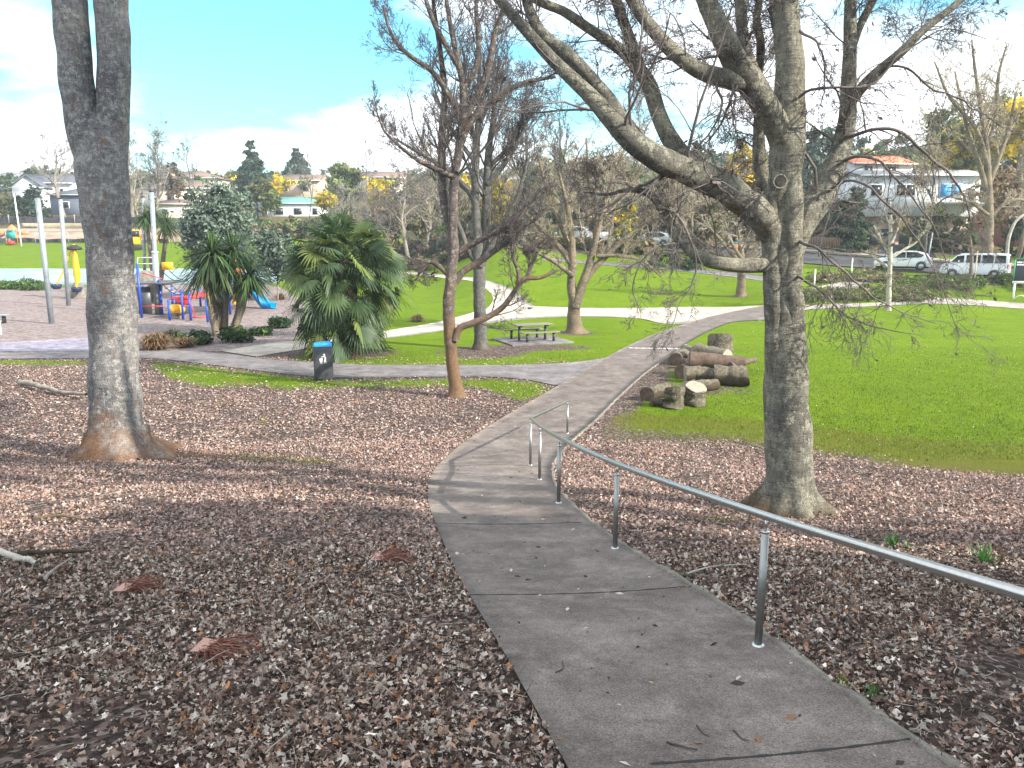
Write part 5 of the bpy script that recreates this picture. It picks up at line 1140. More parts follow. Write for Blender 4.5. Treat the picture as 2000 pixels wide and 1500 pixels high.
def lie_log(label, pa, pb, rpx, seed, lift=0.0, end=None, bark=None, taper=.9, fa=0, fb=0):
    a = lp(*pa, 0, fa); b = lp(*pb, 0, fb); r = rpx * a[1] / FPX
    return log(label, a + [0, 0, r * .9 + lift], b + [0, 0, r * .9 * taper + lift], r, r * taper, seed, end, bark)
up_log('upright grey top stump, tallest piece at the back of the log heap', 1404, 706, 653, 22, 1, flare=1.35)
lie_log('short log lying behind the tallest stump on its left', (1335, 692), (1385, 689), 9, 2, .0, bark=MAT['log_dark'])
lie_log('short mossy log pointing left at the upper left of the heap', (1318, 714), (1346, 698), 14, 3, 0, MAT['log_dark'])
lie_log('thick log lying against the front of the tallest stump', (1358, 712), (1420, 722), 19, 4, .12)
lie_log('pale broken wood chunk in the middle of the heap', (1372, 722), (1392, 724), 10, 5, .10, bark=MAT['bark_pale'])
lie_log('dark log hidden under the middle of the heap', (1335, 720), (1375, 726), 11, 6, 0, bark=MAT['log_dark'])
lie_log('long split reddish brown log sticking out to the right', (1345, 734), (1452, 736), 17, 7, .30, MAT['log_end_red'], MAT['log_end_red'], .75)
lie_log('splintered thin log end poking out furthest right', (1425, 738), (1474, 722), 8, 8, .30, MAT['log_end_red'], MAT['log_end_red'], .6)
lie_log('long mossy log across the middle of the heap', (1338, 746), (1396, 748), 17, 9, 0)
lie_log('thick rough log at the right of the heap on the ground', (1396, 750), (1458, 754), 20, 10, 0, taper=1.05)
lie_log('dark butt end log at the left of the middle row', (1330, 740), (1345, 728), 14, 11, 0, MAT['log_dark'], MAT['log_dark'])
lie_log('log lying behind the two front stumps', (1338, 768), (1398, 760), 13, 12, 0)
lie_log('grey log lying at the front left end of the heap', (1262, 784), (1302, 772), 15, 13, 0, MAT['log_dark'])
lie_log('small dark offcut leaning against the front left stump', (1276, 793), (1300, 795), 9, 14, 0, MAT['log_dark'], MAT['log_dark'])
up_log('upright sawn stump at the front left, face split down the middle', 1315, 796, 756, 19, 15)
up_log('upright barked stump at the front right, lower and rounder', 1356, 791, 755, 20, 16)
# ------------------------------------------------------------------ palms and cabbage trees
def fan_palm():
    b = G(686, 692); d = b[1]; r = np.random.default_rng(9)
    t = thing('fan_palm', 'bushy green fan palm with a short thick trunk behind the litter bin', 'palm', b)
    tb = Bag(); pts = np.stack([np.linspace(0, -.15, 14), np.zeros(14), np.linspace(-.1, 3.9, 14)], 1)
    V, F = tube(pts, np.linspace(.46, .34, 14), 22); V = lumps(V, pts, .35, 5, 2); tb.add(V, F)
    for i in range(70):   # old leaf bases
        a = r.uniform(0, 6.28); z = r.uniform(.05, 1.4); c = np.array([math.cos(a) * .40 - .15 * z / 2.9, math.sin(a) * .40, z])
        tb.tube([c, c + np.array([math.cos(a) * .10, math.sin(a) * .10, .22])], [.045, .02], 5)
    tb.build('trunk', mat_bark('palm trunk fibre', (.10, .07, .05), (.025, .018, .014), (.16, .12, .08), (.12, .07, .04), .2, .3, 1.6), t, True)
    cr = Bag(); core = np.array([-.12, 0, 3.75])
    NF = 140
    for i in range(NF):
        u = (i + .5) / NF; el = math.asin(1 - 1.72 * u) ; az = i * 2.39996 + r.normal() * .25
        low = max(0, -el) 
        dirn = np.array([math.cos(az) * math.cos(el), math.sin(az) * math.cos(el), math.sin(el)])
        plen = r.uniform(1.0, 2.1) * (1.0 if el > -.2 else .95)
        s = np.linspace(0, 1, 6)[:, None]; grav = .38 * plen * s ** 2 * math.cos(el)
        pet = core + np.array([0, 0, -2.3 * low]) + dirn * s * plen; pet[:, 2] -= grav[:, 0]
        gcol = np.array([(.055, .095, .038), (.07, .115, .045), (.042, .072, .034), (.085, .135, .045), (.13, .165, .045)][r.integers(0, 5)]) * r.uniform(.8, 1.2)
        if el < -.75 and r.random() < .12: gcol = np.array((.15, .12, .06))
        cr.tube(pet, np.linspace(.02, .012, 6), 5, False, gcol * 1.3)
        tip = pet[-1]; fw = pet[-1] - pet[-2]; fw /= np.linalg.norm(fw)
        sd = np.cross(fw, [0, 0, 1.0]); sd /= np.linalg.norm(sd) + 1e-9; up = np.cross(sd, fw)
        Rf = r.uniform(.8, 1.2); nseg = 26; tilt = r.normal() * .75
        sd, up = sd * math.cos(tilt) + up * math.sin(tilt), up * math.cos(tilt) - sd * math.sin(tilt)
        for j in range(nseg):
            th = (j / (nseg - 1) - .5) * R_(235); dj = fw * math.cos(th) + sd * math.sin(th); ln = Rf * (1 - .28 * abs(th) / 2.05) * r.uniform(.93, 1.05)
            wv = np.cross(dj, up); wd = ln * math.tan(R_(235) / nseg / 2)
            fr = np.array([0.02, .35, .62, .85, 1.0]); wl = np.array([.03, .95, 1.0, .5, .06]) * wd * .46
            q = tip + dj * (fr * ln)[:, None] + up * (.18 * abs(math.sin(th)) * fr * ln)[:, None]
            q[:, 2] -= (np.clip(fr - .45, 0, 1) ** 1.6) * ln * r.uniform(.55, 1.15)
            fold = up * (.012)
            V = np.empty((10, 3)); V[0::2] = q - wv * wl[:, None] + fold; V[1::2] = q + wv * wl[:, None] - fold
            F = np.array([(2 * k, 2 * k + 1, 2 * k + 3, 2 * k + 2) for k in range(4)]); cr.add(V, F, np.clip(gcol * r.uniform(.8, 1.25), 0, 1))
    cr.build('crown', MAT['blade'], t)
    p = Bag(); p.box((-.09, -.03, 0), (.09, .03, .75)); o = p.build('propped_board', MAT['log_dark'], None); g = G(704, 693); o.location = g; o.rotation_euler = (0.1, R_(-22), .2)
    tag(o, 'dark short board propped against the fan palm trunk', 'board')
fan_palm()
def sword_head(bag, c, R0, n, r, cols, droop=.5, wid=.035):
    for i in range(n):
        u = r.random(); el = math.asin(np.clip(1 - 1.65 * u, -1, 1)); az = r.uniform(0, 6.283)
        dj = np.array([math.cos(az) * math.cos(el), math.sin(az) * math.cos(el), math.sin(el)]); ln = R0 * r.uniform(.7, 1.1)
        fr = np.array([.0, .3, .6, .85, 1.0]); q = c + dj * (fr * ln)[:, None]; q[:, 2] -= droop * ln * fr ** 2.2 * (.3 + .7 * math.cos(el))
        sd = np.cross(dj, [0, 0, 1.0]) + 1e-6; sd /= np.linalg.norm(sd); wl = np.array([.5, .9, 1, .6, .05])[:, None] * wid
        V = np.empty((10, 3)); V[0::2] = q - sd * wl; V[1::2] = q + sd * wl; V[0::2, 2] += wid * .3
        col = np.array(cols[r.integers(0, len(cols))]) * r.uniform(.7, 1.3)
        if el < -.55 and r.random() < .5: col = np.array((.22, .19, .08)) * r.uniform(.6, 1.2)
        bag.add(V, np.array([(2 * k, 2 * k + 1, 2 * k + 3, 2 * k + 2) for k in range(4)]), np.clip(col, 0, 1))
CABC = [(.06, .11, .035), (.045, .085, .03), (.08, .14, .04), (.035, .065, .028)]
def cabbage(label, px, py, heads, d=None, rpx=9, R0=1.25, n=170, seed=1, name='cabbage_tree'):
    b = G(px, py) if d is None else ground_at(px, d); d = b[1]; r = np.random.default_rng(seed)
    t = thing(name, label, 'cabbage tree', b); cr = Bag()
    for i, (hx, hy, sc_, bx) in enumerate(heads):
        dd = d + r.uniform(-.5, .5); h = P(hx, hy, dd); f = ground_at(bx, dd)
        s = np.linspace(0, 1, 10)[:, None]; bend = np.sin(s * math.pi) * np.array([r.normal() * .12, 0, 0]); pts = f * (1 - s) + h * s + bend; pts[0, 2] -= .1
        tb = Bag(); rr = rpx * d / FPX; V, F = tube(pts, np.linspace(rr * 1.25, rr * .7, 10), 10); V = lumps(V, pts, .25, 5, i); tb.add(V, F); tb.build('stem', MAT['bark_cab'], t, True, b)
        sword_head(cr, h, R0 * sc_, int(n * sc_), r, CABC, .55)
    cr.build('crown', MAT['blade'], t, False, b); return t
MAT['bark_cab'] = mat_bark('cabbage tree bark', (.24, .20, .155), (.09, .075, .06), (.30, .28, .22), (.20, .15, .10), .5, .3, 1.6)
cabbage('multi stemmed cabbage tree with drooping sword leaves before the playground', 430, 655, [(415, 500, 1.15, 425), (455, 495, 1.15, 440), (398, 535, .9, 420), (487, 540, .85, 452), (432, 515, 1.0, 432), (468, 560, .55, 450)], rpx=5.5, R0=1.6, n=270, seed=3)
cabbage('cabbage tree with hanging leaves behind the pair of steel poles', 305, 560, [(300, 415, 1.0, 306), (325, 440, 1.0, 310), (285, 425, .75, 304)], d=66, rpx=4.5, R0=1.9, n=200, seed=4)
cabbage('small cabbage tree growing from the bed beside the white van', 1893, 545, [(1892, 452, .9, 1893)], d=60, rpx=3, R0=1.1, n=90, seed=6)
def tussock(name, label, px, py, R0, n, cols, seed, cat, cond=.9, wid=.012, group=None):
    g = G(px, py); r = np.random.default_rng(seed); t_ = Bag()
    for i in range(n):
        az = r.uniform(0, 6.283); el = R_(r.uniform(35, 88)); ln = R0 * r.uniform(.6, 1.1); dj = np.array([math.cos(az) * math.cos(el), math.sin(az) * math.cos(el), math.sin(el)])
        fr = np.array([0, .35, .7, 1.0]); o0 = np.array([r.normal() * R0 * .10, r.normal() * R0 * .10, -.02]); q = o0 + dj * (fr * ln)[:, None]; q[:, 2] -= cond * ln * fr ** 2.4 * .62
        q[:, 2] = np.maximum(q[:, 2], .01)
        sd = np.cross(dj, [0, 0, 1.0]); sd /= np.linalg.norm(sd) + 1e-6; wl = np.array([.8, 1, .7, .08])[:, None] * wid
        V = np.empty((8, 3)); V[0::2] = q - sd * wl; V[1::2] = q + sd * wl
        t_.add(V, np.array([(2 * k, 2 * k + 1, 2 * k + 3, 2 * k + 2) for k in range(3)]), np.clip(np.array(cols[r.integers(0, len(cols))]) * r.uniform(.7, 1.3), 0, 1))
    o = t_.build(name, MAT['blade'], None, loc=g); return tag(o, label, cat, group)
TUS = [(.26, .13, .06), (.20, .12, .06), (.12, .10, .05), (.07, .085, .04), (.30, .17, .08)]
tussock('tussock', 'big red brown tussock right against the thick forked trunk', 305, 682, 1.55, 900, TUS, 1, 'tussock', wid=.018)
tussock('tussock', 'greener tussock behind the big red brown one', 338, 668, 1.35, 600, TUS[2:4] + [(.09, .11, .05)], 2, 'tussock', wid=.018)
tussock('tussock', 'smaller brown tussock by the path between two low green bushes', 362, 678, 1.0, 420, TUS, 3, 'tussock', wid=.016)
tussock('tussock', 'reddish tussock right of the fan palm by the gravel path', 815, 628, .95, 360, TUS, 4, 'tussock', wid=.016)
tussock('tussock', 'orange brown grass clump beyond the blue slide', 548, 585, 1.1, 260, TUS, 5, 'tussock', wid=.02)
for i, (px, py, w, lab) in enumerate(((385, 672, 30, 'low dark green bush left of the cabbage tree stems'), (462, 668, 34, 'low dark green bush right of the cabbage tree stems'), (508, 655, 20, 'small green bush at the playground edge near the side path'), (545, 640, 24, 'grey green low bush beside the fan palm fronds'))):
    g = G(px, py); r = np.random.default_rng(i + 60); w_ = w / FPX * g[1]
    V, F, C = crown([(0, 0, w_ * .35, w_, w_ * .8, w_ * .45)], 900, .11, DARK + GREEN, r, .3, 40, 2.2)
    tag(link('low_bush', mesh_np('low_bush', V, F, C), MAT['leaf'], None, g), lab, 'bush')
FLX = [(.09, .15, .04), (.13, .19, .05), (.06, .11, .03), (.18, .22, .07)]
for i, (px, y, R0, lab) in enumerate(((1872, 57.6, 1.3, 'spiky flax clump below the front of the white van'), (1800, 56.8, 1.0, 'spiky flax clump at the left end of the planted bed'), (1898, 58.2, 1.2, 'spiky flax clump against the tall bare brown tree'), (1790, 60.5, 1.1, 'upright flax clump behind the white car'), (1838, 57.2, .8, 'small bright flax clump in the bed of dry leaves'))):
    g = ground_at(px, y); px2, py2 = project(*g); tussock('flax', lab, float(px2), float(py2), R0, 120, FLX, i + 20, 'flax', .75, .035)
SHT = [(.05, .14, .03), (.07, .18, .04)]
for i, (px, py, lab) in enumerate(((1742, 1068, 'green bulb shoots left of the other clump beyond the handrail'), (1772, 1072, 'small green bulb shoots between two larger clumps'), (1922, 1100, 'tallest clump of green bulb shoots near the right edge'), (1650, 1345, 'yellow green weed sprout at the path edge'), (1702, 1365, 'leafy green weed low beside the path edge'), (1336, 1128, 'small green weed by the path edge under the handrail'), (432, 795, 'yellow green weed sprig behind the thick forked trunk'), (515, 830, 'thin weed sprig standing in the pink leaf litter'), (640, 1020, 'small dark green weed alone in the leaf litter left of the path'))):
    tussock('weed', lab, px, py, (.26, .16, .30, .18, .16, .12, .34, .34, .10)[i], (34, 16, 46, 16, 22, 16, 12, 14, 22)[i], [(.22, .22, .03), (.15, .19, .03)] if i in (3, 6, 7) else SHT, i + 40, 'weed', .35, .006)
# ------------------------------------------------------------------ fallen sticks and bits of palm on the ground
def stick(label, pix, rpx, mat, seed, name='fallen_stick', cat='stick', branch=0):
    r = np.random.default_rng(seed); g = [G(*p) for p in pix]; d = g[0][1]; rad = rpx * d / FPX
    c = np.array(g); c[:, 2] = terrain(c[:, 0], c[:, 1]) + .035 + rad * .8; c = resample(c, 24); c[:, 2] += np.abs(np.sin(np.arange(24) * .17 + seed)) * rad * .8; c[1:-1, :2] += r.normal(size=(22, 2)) * rad * .25
    b = Bag(); V, F = tube(c, np.linspace(rad, rad * .5, 24), 8); b.add(lumps(V, c, .25, 14, seed), F)
    if branch:
        Q, RR = grow(c[None], np.linspace(rad, rad * .5, 24)[None], branch, .4, 40, r, k=6, up=.0, rfac=.55, wander=.15); Q[..., 2] = np.maximum(Q[..., 2], terrain(Q[..., 0], Q[..., 1]) + .03); V, F = tubes(Q, RR, 5); b.add(V, F)
    return tag(b.build(name, mat, None, True, g[0], loc=g[0]), label, cat)
stick('thick pale branch lying at the left edge, its end mossy', [(-20, 1092), (40, 1104), (75, 1118)], 8, MAT['bark_pale'], 1, 'fallen_branch', 'branch')
stick('long grey branch lying across the litter at the left edge', [(35, 1095), (90, 1090), (150, 1092), (178, 1088)], 6, MAT['bark_grey'], 2, 'fallen_branch', 'branch')
stick('brown branch angled below the long grey branch', [(85, 1145), (115, 1118), (140, 1100)], 4, MAT['bark_far'], 3, 'fallen_branch', 'branch')
stick('long thin curved twig in the leaf litter at lower left', [(8, 1302), (60, 1290), (120, 1268), (170, 1248), (245, 1240)], 3, MAT['bark_grey'], 4, branch=3)
stick('thin twig curving in the litter above the long curved twig', [(40, 1245), (90, 1205), (140, 1200)], 2, MAT['bark_grey'], 5, branch=2)
stick('pinkish stick in the litter below the thick forked trunk', [(70, 1020), (120, 1018), (175, 1024)], 4, MAT['bark_warm'], 6)
stick('thin stick in the dark litter left of the path', [(410, 1186), (450, 1184), (500, 1166)], 2, MAT['bark_grey'], 7)
stick('forked pale twig lying beyond the handrail', [(1340, 1132), (1380, 1118), (1430, 1114), (1458, 1112)], 2.5, MAT['bark_pale'], 8, branch=3)
stick('short curved bark strip on the path near the bottom', [(1302, 1464), (1330, 1474), (1362, 1478)], 3, MAT['log_dark'], 9)
stick('small bark strip on the path right of the short curved one', [(1432, 1440), (1448, 1456), (1462, 1461)], 2, MAT['log_dark'], 10)
stick('thin hooked twig on the middle of the path', [(1085, 1326), (1100, 1316), (1098, 1303)], 1.5, MAT['log_dark'], 11)
stick('bark strip on the path above the short curved one', [(1360, 1430), (1372, 1446), (1385, 1452)], 2, MAT['log_dark'], 12)
stick('dark root running out from behind the thick forked trunk', [(40, 755), (90, 768), (170, 782)], 6, MAT['bark_far'], 13, 'surface_root', 'root')
FIB = [(.17, .06, .042), (.24, .10, .07), (.10, .04, .032), (.32, .19, .14)]
def fibre(label, px, py, L, seed, ang):
    r = np.random.default_rng(seed); g = G(px, py); b = Bag()
    for i in range(210):
        a = ang + r.normal() * .5; ln = L * r.uniform(.2, 1.1); fr = np.linspace(0, 1, 5)[:, None]
        q = np.array([r.normal() * .04, r.normal() * .035, .03]) + np.array([math.cos(a), math.sin(a), 0]) * fr * ln + np.array([-math.sin(a), math.cos(a), 0]) * fr ** 2 * r.normal() * .10; q[:, 2] += (.045 * np.sin(fr * 3.0) * r.uniform(.0, 1.3))[:, 0]
        b.tube(q, np.linspace(.0034, .0012, 5), 3, False, np.array(FIB[r.integers(0, 4)]) * r.uniform(.7, 1.2))
    c = np.array([0, 0, .03]); V = np.array([(-.10, -.06, .045), (.02, -.09, .06), (.06, .05, .06), (-.07, .11, .05), (-.03, 0, .085)]); b.add(V, [[0, 1, 4], [1, 2, 4], [2, 3, 4], [3, 0, 4]], (.40, .24, .20))
    return tag(b.build('palm_fibre', MAT['litter'], None, loc=g), label, 'palm fibre')
fibre('reddish palm fibre scrap nearest the path', 745, 1098, .30, 1, .1)
fibre('reddish palm fibre scrap with a pale husk, nearest the viewer', 408, 1275, .36, 2, -.35)
fibre('reddish brown palm husk in the litter at mid left', 250, 1158, .24, 3, .5)
# broken bits on the path
def bits():
    r = np.random.default_rng(12)
    pts = []
    while len(pts) < 420:
        y = r.uniform(2.6, 24); x = r.uniform(-4, 6)
        if in_poly(np.array([x]), np.array([y]), PATHS[0])[0]: pts.append((x, y))
    b = Bag()
    for x, y in pts:
        z = tz(x, y) + .0375; a = r.uniform(0, 6.28); s = r.uniform(.006, .02) if r.random() < .8 else r.uniform(.025, .05); w = s * r.uniform(.2, .6)
        d = np.array([math.cos(a), math.sin(a), 0]); e = np.array([-d[1], d[0], 0]); c = np.array([x, y, z])
        col = [(.45, .40, .34), (.05, .04, .03), (.20, .12, .07), (.03, .025, .02)][r.integers(0, 4)]
        b.add([c - d * s, c + e * w + [0, 0, .006], c + d * s + [0, 0, .002], c - e * w + [0, 0, .004]], [[0, 1, 2, 3]], col)
    tag(b.build('path_debris', MAT['litter'], None), kind='stuff')
bits()
# ------------------------------------------------------------------ playground
def post_line(bag, x, y, z0, z1, r=.06, n=10): bag.tube([(x, y, z0), (x, y, z1)], r, n)
def steel_pole(label, px, py, toppx, toppy, r, sleeve=False):
    b = G(px, py); d = b[1]; top = P(toppx, toppy, d); top[1] = b[1]
    t = thing('sail_pole', label, 'pole', b, 0, 'tall steel shade sail poles in the playground'); bg = Bag(); h = top - b
    bg.tube([(0, 0, -.1), tuple(h)], [r, r * .92], 16); bg.build('shaft', MAT['galv'], t, True)
    c = Bag(); c.tube([tuple(h - [0, 0, .02]), tuple(h + [0, 0, .05])], r * 1.08, 16); c.build('cap', MAT['black'], t)
    if sleeve:
        s = Bag(); s.tube([tuple(h * .0 + [0, 0, .02]), tuple(h * .51)], r * 1.25, 16); s.build('sleeve', MAT['galv'], t, True)
        k = Bag(); k.tube([tuple(h * .51), tuple(h * .52)], r * 1.4, 16); k.build('collar', MAT['lamp_clear'], t)
steel_pole('steel pole nearest the left edge, standing in front of the others', 101, 632, 73, 385, .15)
steel_pole('steel pole next to the yellow spinner mast', 134, 597, 118, 388, .15)
steel_pole('steel pole with a thick sleeve on its lower half right of the thick trunk', 309, 614, 296, 374, .15, True)
steel_pole('slimmer steel pole just left of the sleeved pole', 283, 575, 280, 385, .14)
def rod(b, p, q, r=.04, n=8): b.tube([p, q], r, n)
def spinner():
    b = G(155, 582); d = b[1]; t = thing('climbing_spinner', 'yellow rotating mast with hanging seats on a concrete cone', 'play equipment', b)
    k = d / FPX
    c = Bag(); c.lathe([(.72, -.05), (.68, .25), (.42, 1.0), (.30, 1.25), (0, 1.27)], 18); c.build('concrete_cone', MAT['kerb'], t, True)
    m = Bag(); m.lathe([(.22, 1.25), (.20, 1.4), (.28, 1.9), (.20, 3.2), (.10, 4.3), (0, 4.32)], 14); m.build('mast', MAT['yellow'], t, True)
    cp_ = Bag(); cp_.lathe([(.35, 3.85), (.60, 3.90), (.55, 4.05), (.20, 4.25), (0, 4.3)], 14); cp_.build('hub', MAT['black'], t, True)
    for px, py, sx, sy in ((110, 568, 128, 520), (163, 572, 160, 530)):
        e = P(px, py - 10, d) - b; mid = P(sx, sy, d) - b
        if px > 150: e[1] -= 1.0; mid[1] -= .8
        a = Bag(); pts = resample([(0.0, 0, 4.1), ((mid * .55)[0], mid[1] * .5, 3.9 - .4), tuple(mid), tuple(e)], 16); a.tube(pts, .07, 8); ar = a.build('arm', MAT['yellow'], t, True)
        s = Bag(); s.lathe([(0, -.30), (.28, -.26), (.42, 0), (.40, .12), (.30, .05), (0, -.05)], 16, e); s.build('bowl_seat', mat_plain('navy rubber', (.02, .03, .09), .6), ar, True)
spinner()
def play_tower():
    b = G(330, 618); d0 = b[1]; b = np.array([X_at(330, 50), 50.0, 0.0]); b = ground_at(330, 50.0)
    t = thing('play_tower', 'play structure with blue posts, decks, rope bridge and a bright blue slide', 'play equipment', b)
    def w(px, py, y): return P(px, py, y) - b
    def gpost(px, y, toppy, r=.075):
        g = ground_at(px, y); h = P(px, toppy, y)[2] - g[2]; p = g - b; bg = Bag(); bg.tube([p, p + [0, 0, h]], r, 10); bg.lathe([(r * 1.15, h), (r * .9, h + .07), (0, h + .09)], 10, p); bg.build('post', MAT['blue'], t, True)
    for px, y, top in ((277, 47, 517), (285, 51, 560), (317, 49, 548), (332, 45.5, 588), (338, 54, 560), (358, 46, 568), (373, 45.5, 572), (372, 54, 585), (345, 56, 570), (406, 44.5, 588), (450, 49, 515), (437, 54, 540), (478, 53, 560), (462, 55, 560), (392, 55, 560)): gpost(px, y, top)
    def deck(px0, px1, py, y0, y1, name='deck', mat=None, th=.09):
        a = w(px0, py, y0); c = w(px1, py, y0); bg = Bag(); bg.box((a[0], y0 - b[1], a[2] - th), (c[0], y1 - b[1], a[2])); return bg.build(name, mat or MAT['dkgrey'], t, bevel=.01)
    deck(258, 322, 553, 48, 51.5); deck(412, 480, 556, 49.5, 54.5); deck(335, 378, 580, 46, 54, 'step_deck', MAT['red'])
    # grey boulder panel wall at the left end
    bg = Bag(); a = w(260, 556, 51.3); V = []
    bg.lathe([(1.0, -1.0), (1.0, -.3), (.85, .3), (.5, .8), (0, .9)], 12, a + [.6, .5, 0]); V_ = bg.V[0]; bg.V[0] = lumps(V_, np.repeat([a + [.6, .5, .6]], len(V_), 0), .5, 1.2, 3); bg.build('boulder_climber', MAT['kerb'], t, True)
    a = w(262, 558, 48.3); bg = Bag(); bg.box((a[0], 48.4 - b[1], .1), (a[0] + .9, 48.5 - b[1], a[2] - .1)); bg.build('panel', MAT['dkgrey'], t)
    # sagging bridge
    A, B_ = w(320, 556, 48.5), w(372, 562, 47.5); bg = Bag()
    for i in range(9):
        f = i / 8; p = A * (1 - f) + B_ * f; p[2] -= .55 * math.sin(f * math.pi); bg.box((p[0] - .11, p[1] - .1, p[2] - .03), (p[0] + .11, p[1] + 1.0, p[2] + .02))
    bg.build('bridge', MAT['galv'], t)
    r_ = Bag()
    for off in (0, 1.0):
        for hz in (.0, .85):
            pts = [A * (1 - f) + B_ * f + np.array([0, off - .1, hz - .5 * math.sin(f * math.pi)]) for f in np.linspace(0, 1, 12)]; r_.tube(pts, .025, 6)
    r_.build('bridge_rope', MAT['black'], t)
    r2 = Bag()
    for px0, px1, py0, py1, y in ((278, 318, 533, 545, 47.5), (278, 318, 598, 598, 47.2), (330, 372, 585, 585, 47), (373, 405, 620, 620, 45.2), (372, 382, 590, 622, 46)):
        rod(r2, w(px0, py0, y), w(px1, py1, y), .03)
    r2.build('red_rail', MAT['red'], t)
    y_ = Bag()
    for px0, px1, py, y in ((269, 300, 503, 52), (269, 300, 515, 52)): rod(y_, w(px0, py, y), w(px1, py, y), .025)
    rod(y_, w(269, 503, 52), w(268, 517, 52), .025); rod(y_, w(300, 503, 52), w(300, 520, 52), .025); y_.build('top_rail', MAT['lamp_clear'], t)
    p = Bag(); a = w(315, 512, 52); c = w(338, 527, 52); p.box((a[0], 52 - b[1], c[2]), (c[0], 52.08 - b[1], a[2])); p.build('yellow_panel', MAT['yellow'], t)
    # crawl tube, orange panels, climber, slide
    tb = Bag(); a, c = w(402, 545, 51.5), w(450, 541, 52.5); pts = np.linspace(a, c, 14); rr = .62 + .035 * (np.arange(14) % 2); tb.tube(pts, rr, 18, False); tb.build('crawl_tube', MAT['blue'], t, True)
    p = Bag(); a = w(452, 524, 53); c = w(474, 551, 53); p.box((a[0], 53 - b[1], c[2]), (c[0], 53.08 - b[1], a[2])); a = w(455, 518, 52.6); p.lathe([(0, .0), (.35, .1), (.3, .5), (0, .6)], 10, a); p.build('orange_panel', MAT['orange'], t)
    p = Bag(); a = w(452, 548, 52.4); c = w(476, 556, 52.4); p.box((a[0], 52.3 - b[1], c[2]), (c[0], 52.5 - b[1], a[2])); p.build('blue_panel', MAT['cyan'], t)
    p = Bag()
    for i in range(3):
        for j in range(3):
            q = w(458 + i * 8, 565 + j * 13, 52.8); p.lathe([(.0, -.2), (.17, -.1), (.17, .1), (0, .2)], 8, q)
    p.build('pod_climber', MAT['yellow'], t, True)
    s = Bag(); line = [w(488, 566, 54), w(498, 574, 53.8), w(508, 588, 53.6), w(518, 599, 53.4), w(533, 601, 53.2)]
    L_ = resample(line, 22); prof = [(-.34, .26), (-.30, .30), (-.26, .24), (-.2, .02), (0, -.03), (.2, .02), (.26, .24), (.30, .30), (.34, .26), (.24, -.06), (0, -.11), (-.24, -.06)]
    tn = np.gradient(L_, axis=0); tn /= np.linalg.norm(tn, axis=1, keepdims=True); sd = np.cross(tn, [0, 0, 1.0]); sd /= np.linalg.norm(sd, axis=1, keepdims=True); upv = np.cross(sd, tn)
    V = np.stack([L_ + sd * q[0] * 1.25 + upv * q[1] * 1.1 for q in prof], 1).reshape(-1, 3); s.add(V, grid_faces(22, len(prof), True)[:, ::-1]); e = L_[-3]; s.box((e[0] - .35, e[1] - .3, -.0), (e[0] + .35, e[1] + .3, e[2] - .08)); s.build('slide', MAT['cyan'], t, True)
    rod_ = Bag(); rod(rod_, w(476, 556, 54.2), w(490, 566, 54.0), .3, 8)
    st = Bag(); q = w(356, 590, 51); st.box((q[0] - .35, q[1], q[2] - .2), (q[0] + .35, q[1] + .3, q[2] + .25)); q = w(352, 583, 51); st.tube([q, q + [0, 0, .6]], .03, 6); st.build('red_seat', MAT['red'], t, bevel=.04)
play_tower()
def spring_rider():
    b = G(347, 622); b = ground_at(347, 46.5); t = thing('spring_rider', 'small yellow rounded spring rider in front of the blue posts', 'play equipment', b)
    y = Bag(); y.lathe([(0, .32), (.40, .36), (.48, .55), (.42, .8), (.2, .88), (0, .9)], 16); y.build('body', MAT['yellow'], t, True)
    s = Bag(); a = np.linspace(0, 8 * math.pi, 60); s.tube(np.stack([.12 * np.cos(a), .12 * np.sin(a), np.linspace(0, .34, 60)], 1), .018, 6); s.build('spring', MAT['black'], t, True)
    h = Bag(); h.tube([(-.3, -.1, .95), (.3, -.1, .95)], .03, 8); h.tube([(0, -.1, .85), (0, -.1, .95)], .03, 8); h.build('handle', MAT['black'], t)
spring_rider()
def side_bench():
    b = ground_at(-4, 44); t = thing('park_bench', 'grey flat topped bench cut off by the left edge of the playground', 'bench', b)
    s = Bag(); s.box((-1.2, -.22, .42), (.62, .22, .50)); s.build('seat', MAT['galv'], t, bevel=.01)
    for x in (-.9, .38):
        l = Bag(); l.box((x - .05, -.12, -.02), (x + .05, .12, .42)); l.build('leg', MAT['black'], t)
side_bench()
p_ = ground_at(2, 38.5)
bg = Bag(); bg.tube([(0, 0, -.1), (-.05, 0, 1.15)], .06, 10); bg.lathe([(.07, 1.14), (.05, 1.19), (0, 1.2)], 10, (-.05, 0, 0)); tag(bg.build('white_post', MAT['white'], None, True, loc=p_), 'short whitish post at the left edge of the bark surface', 'post')
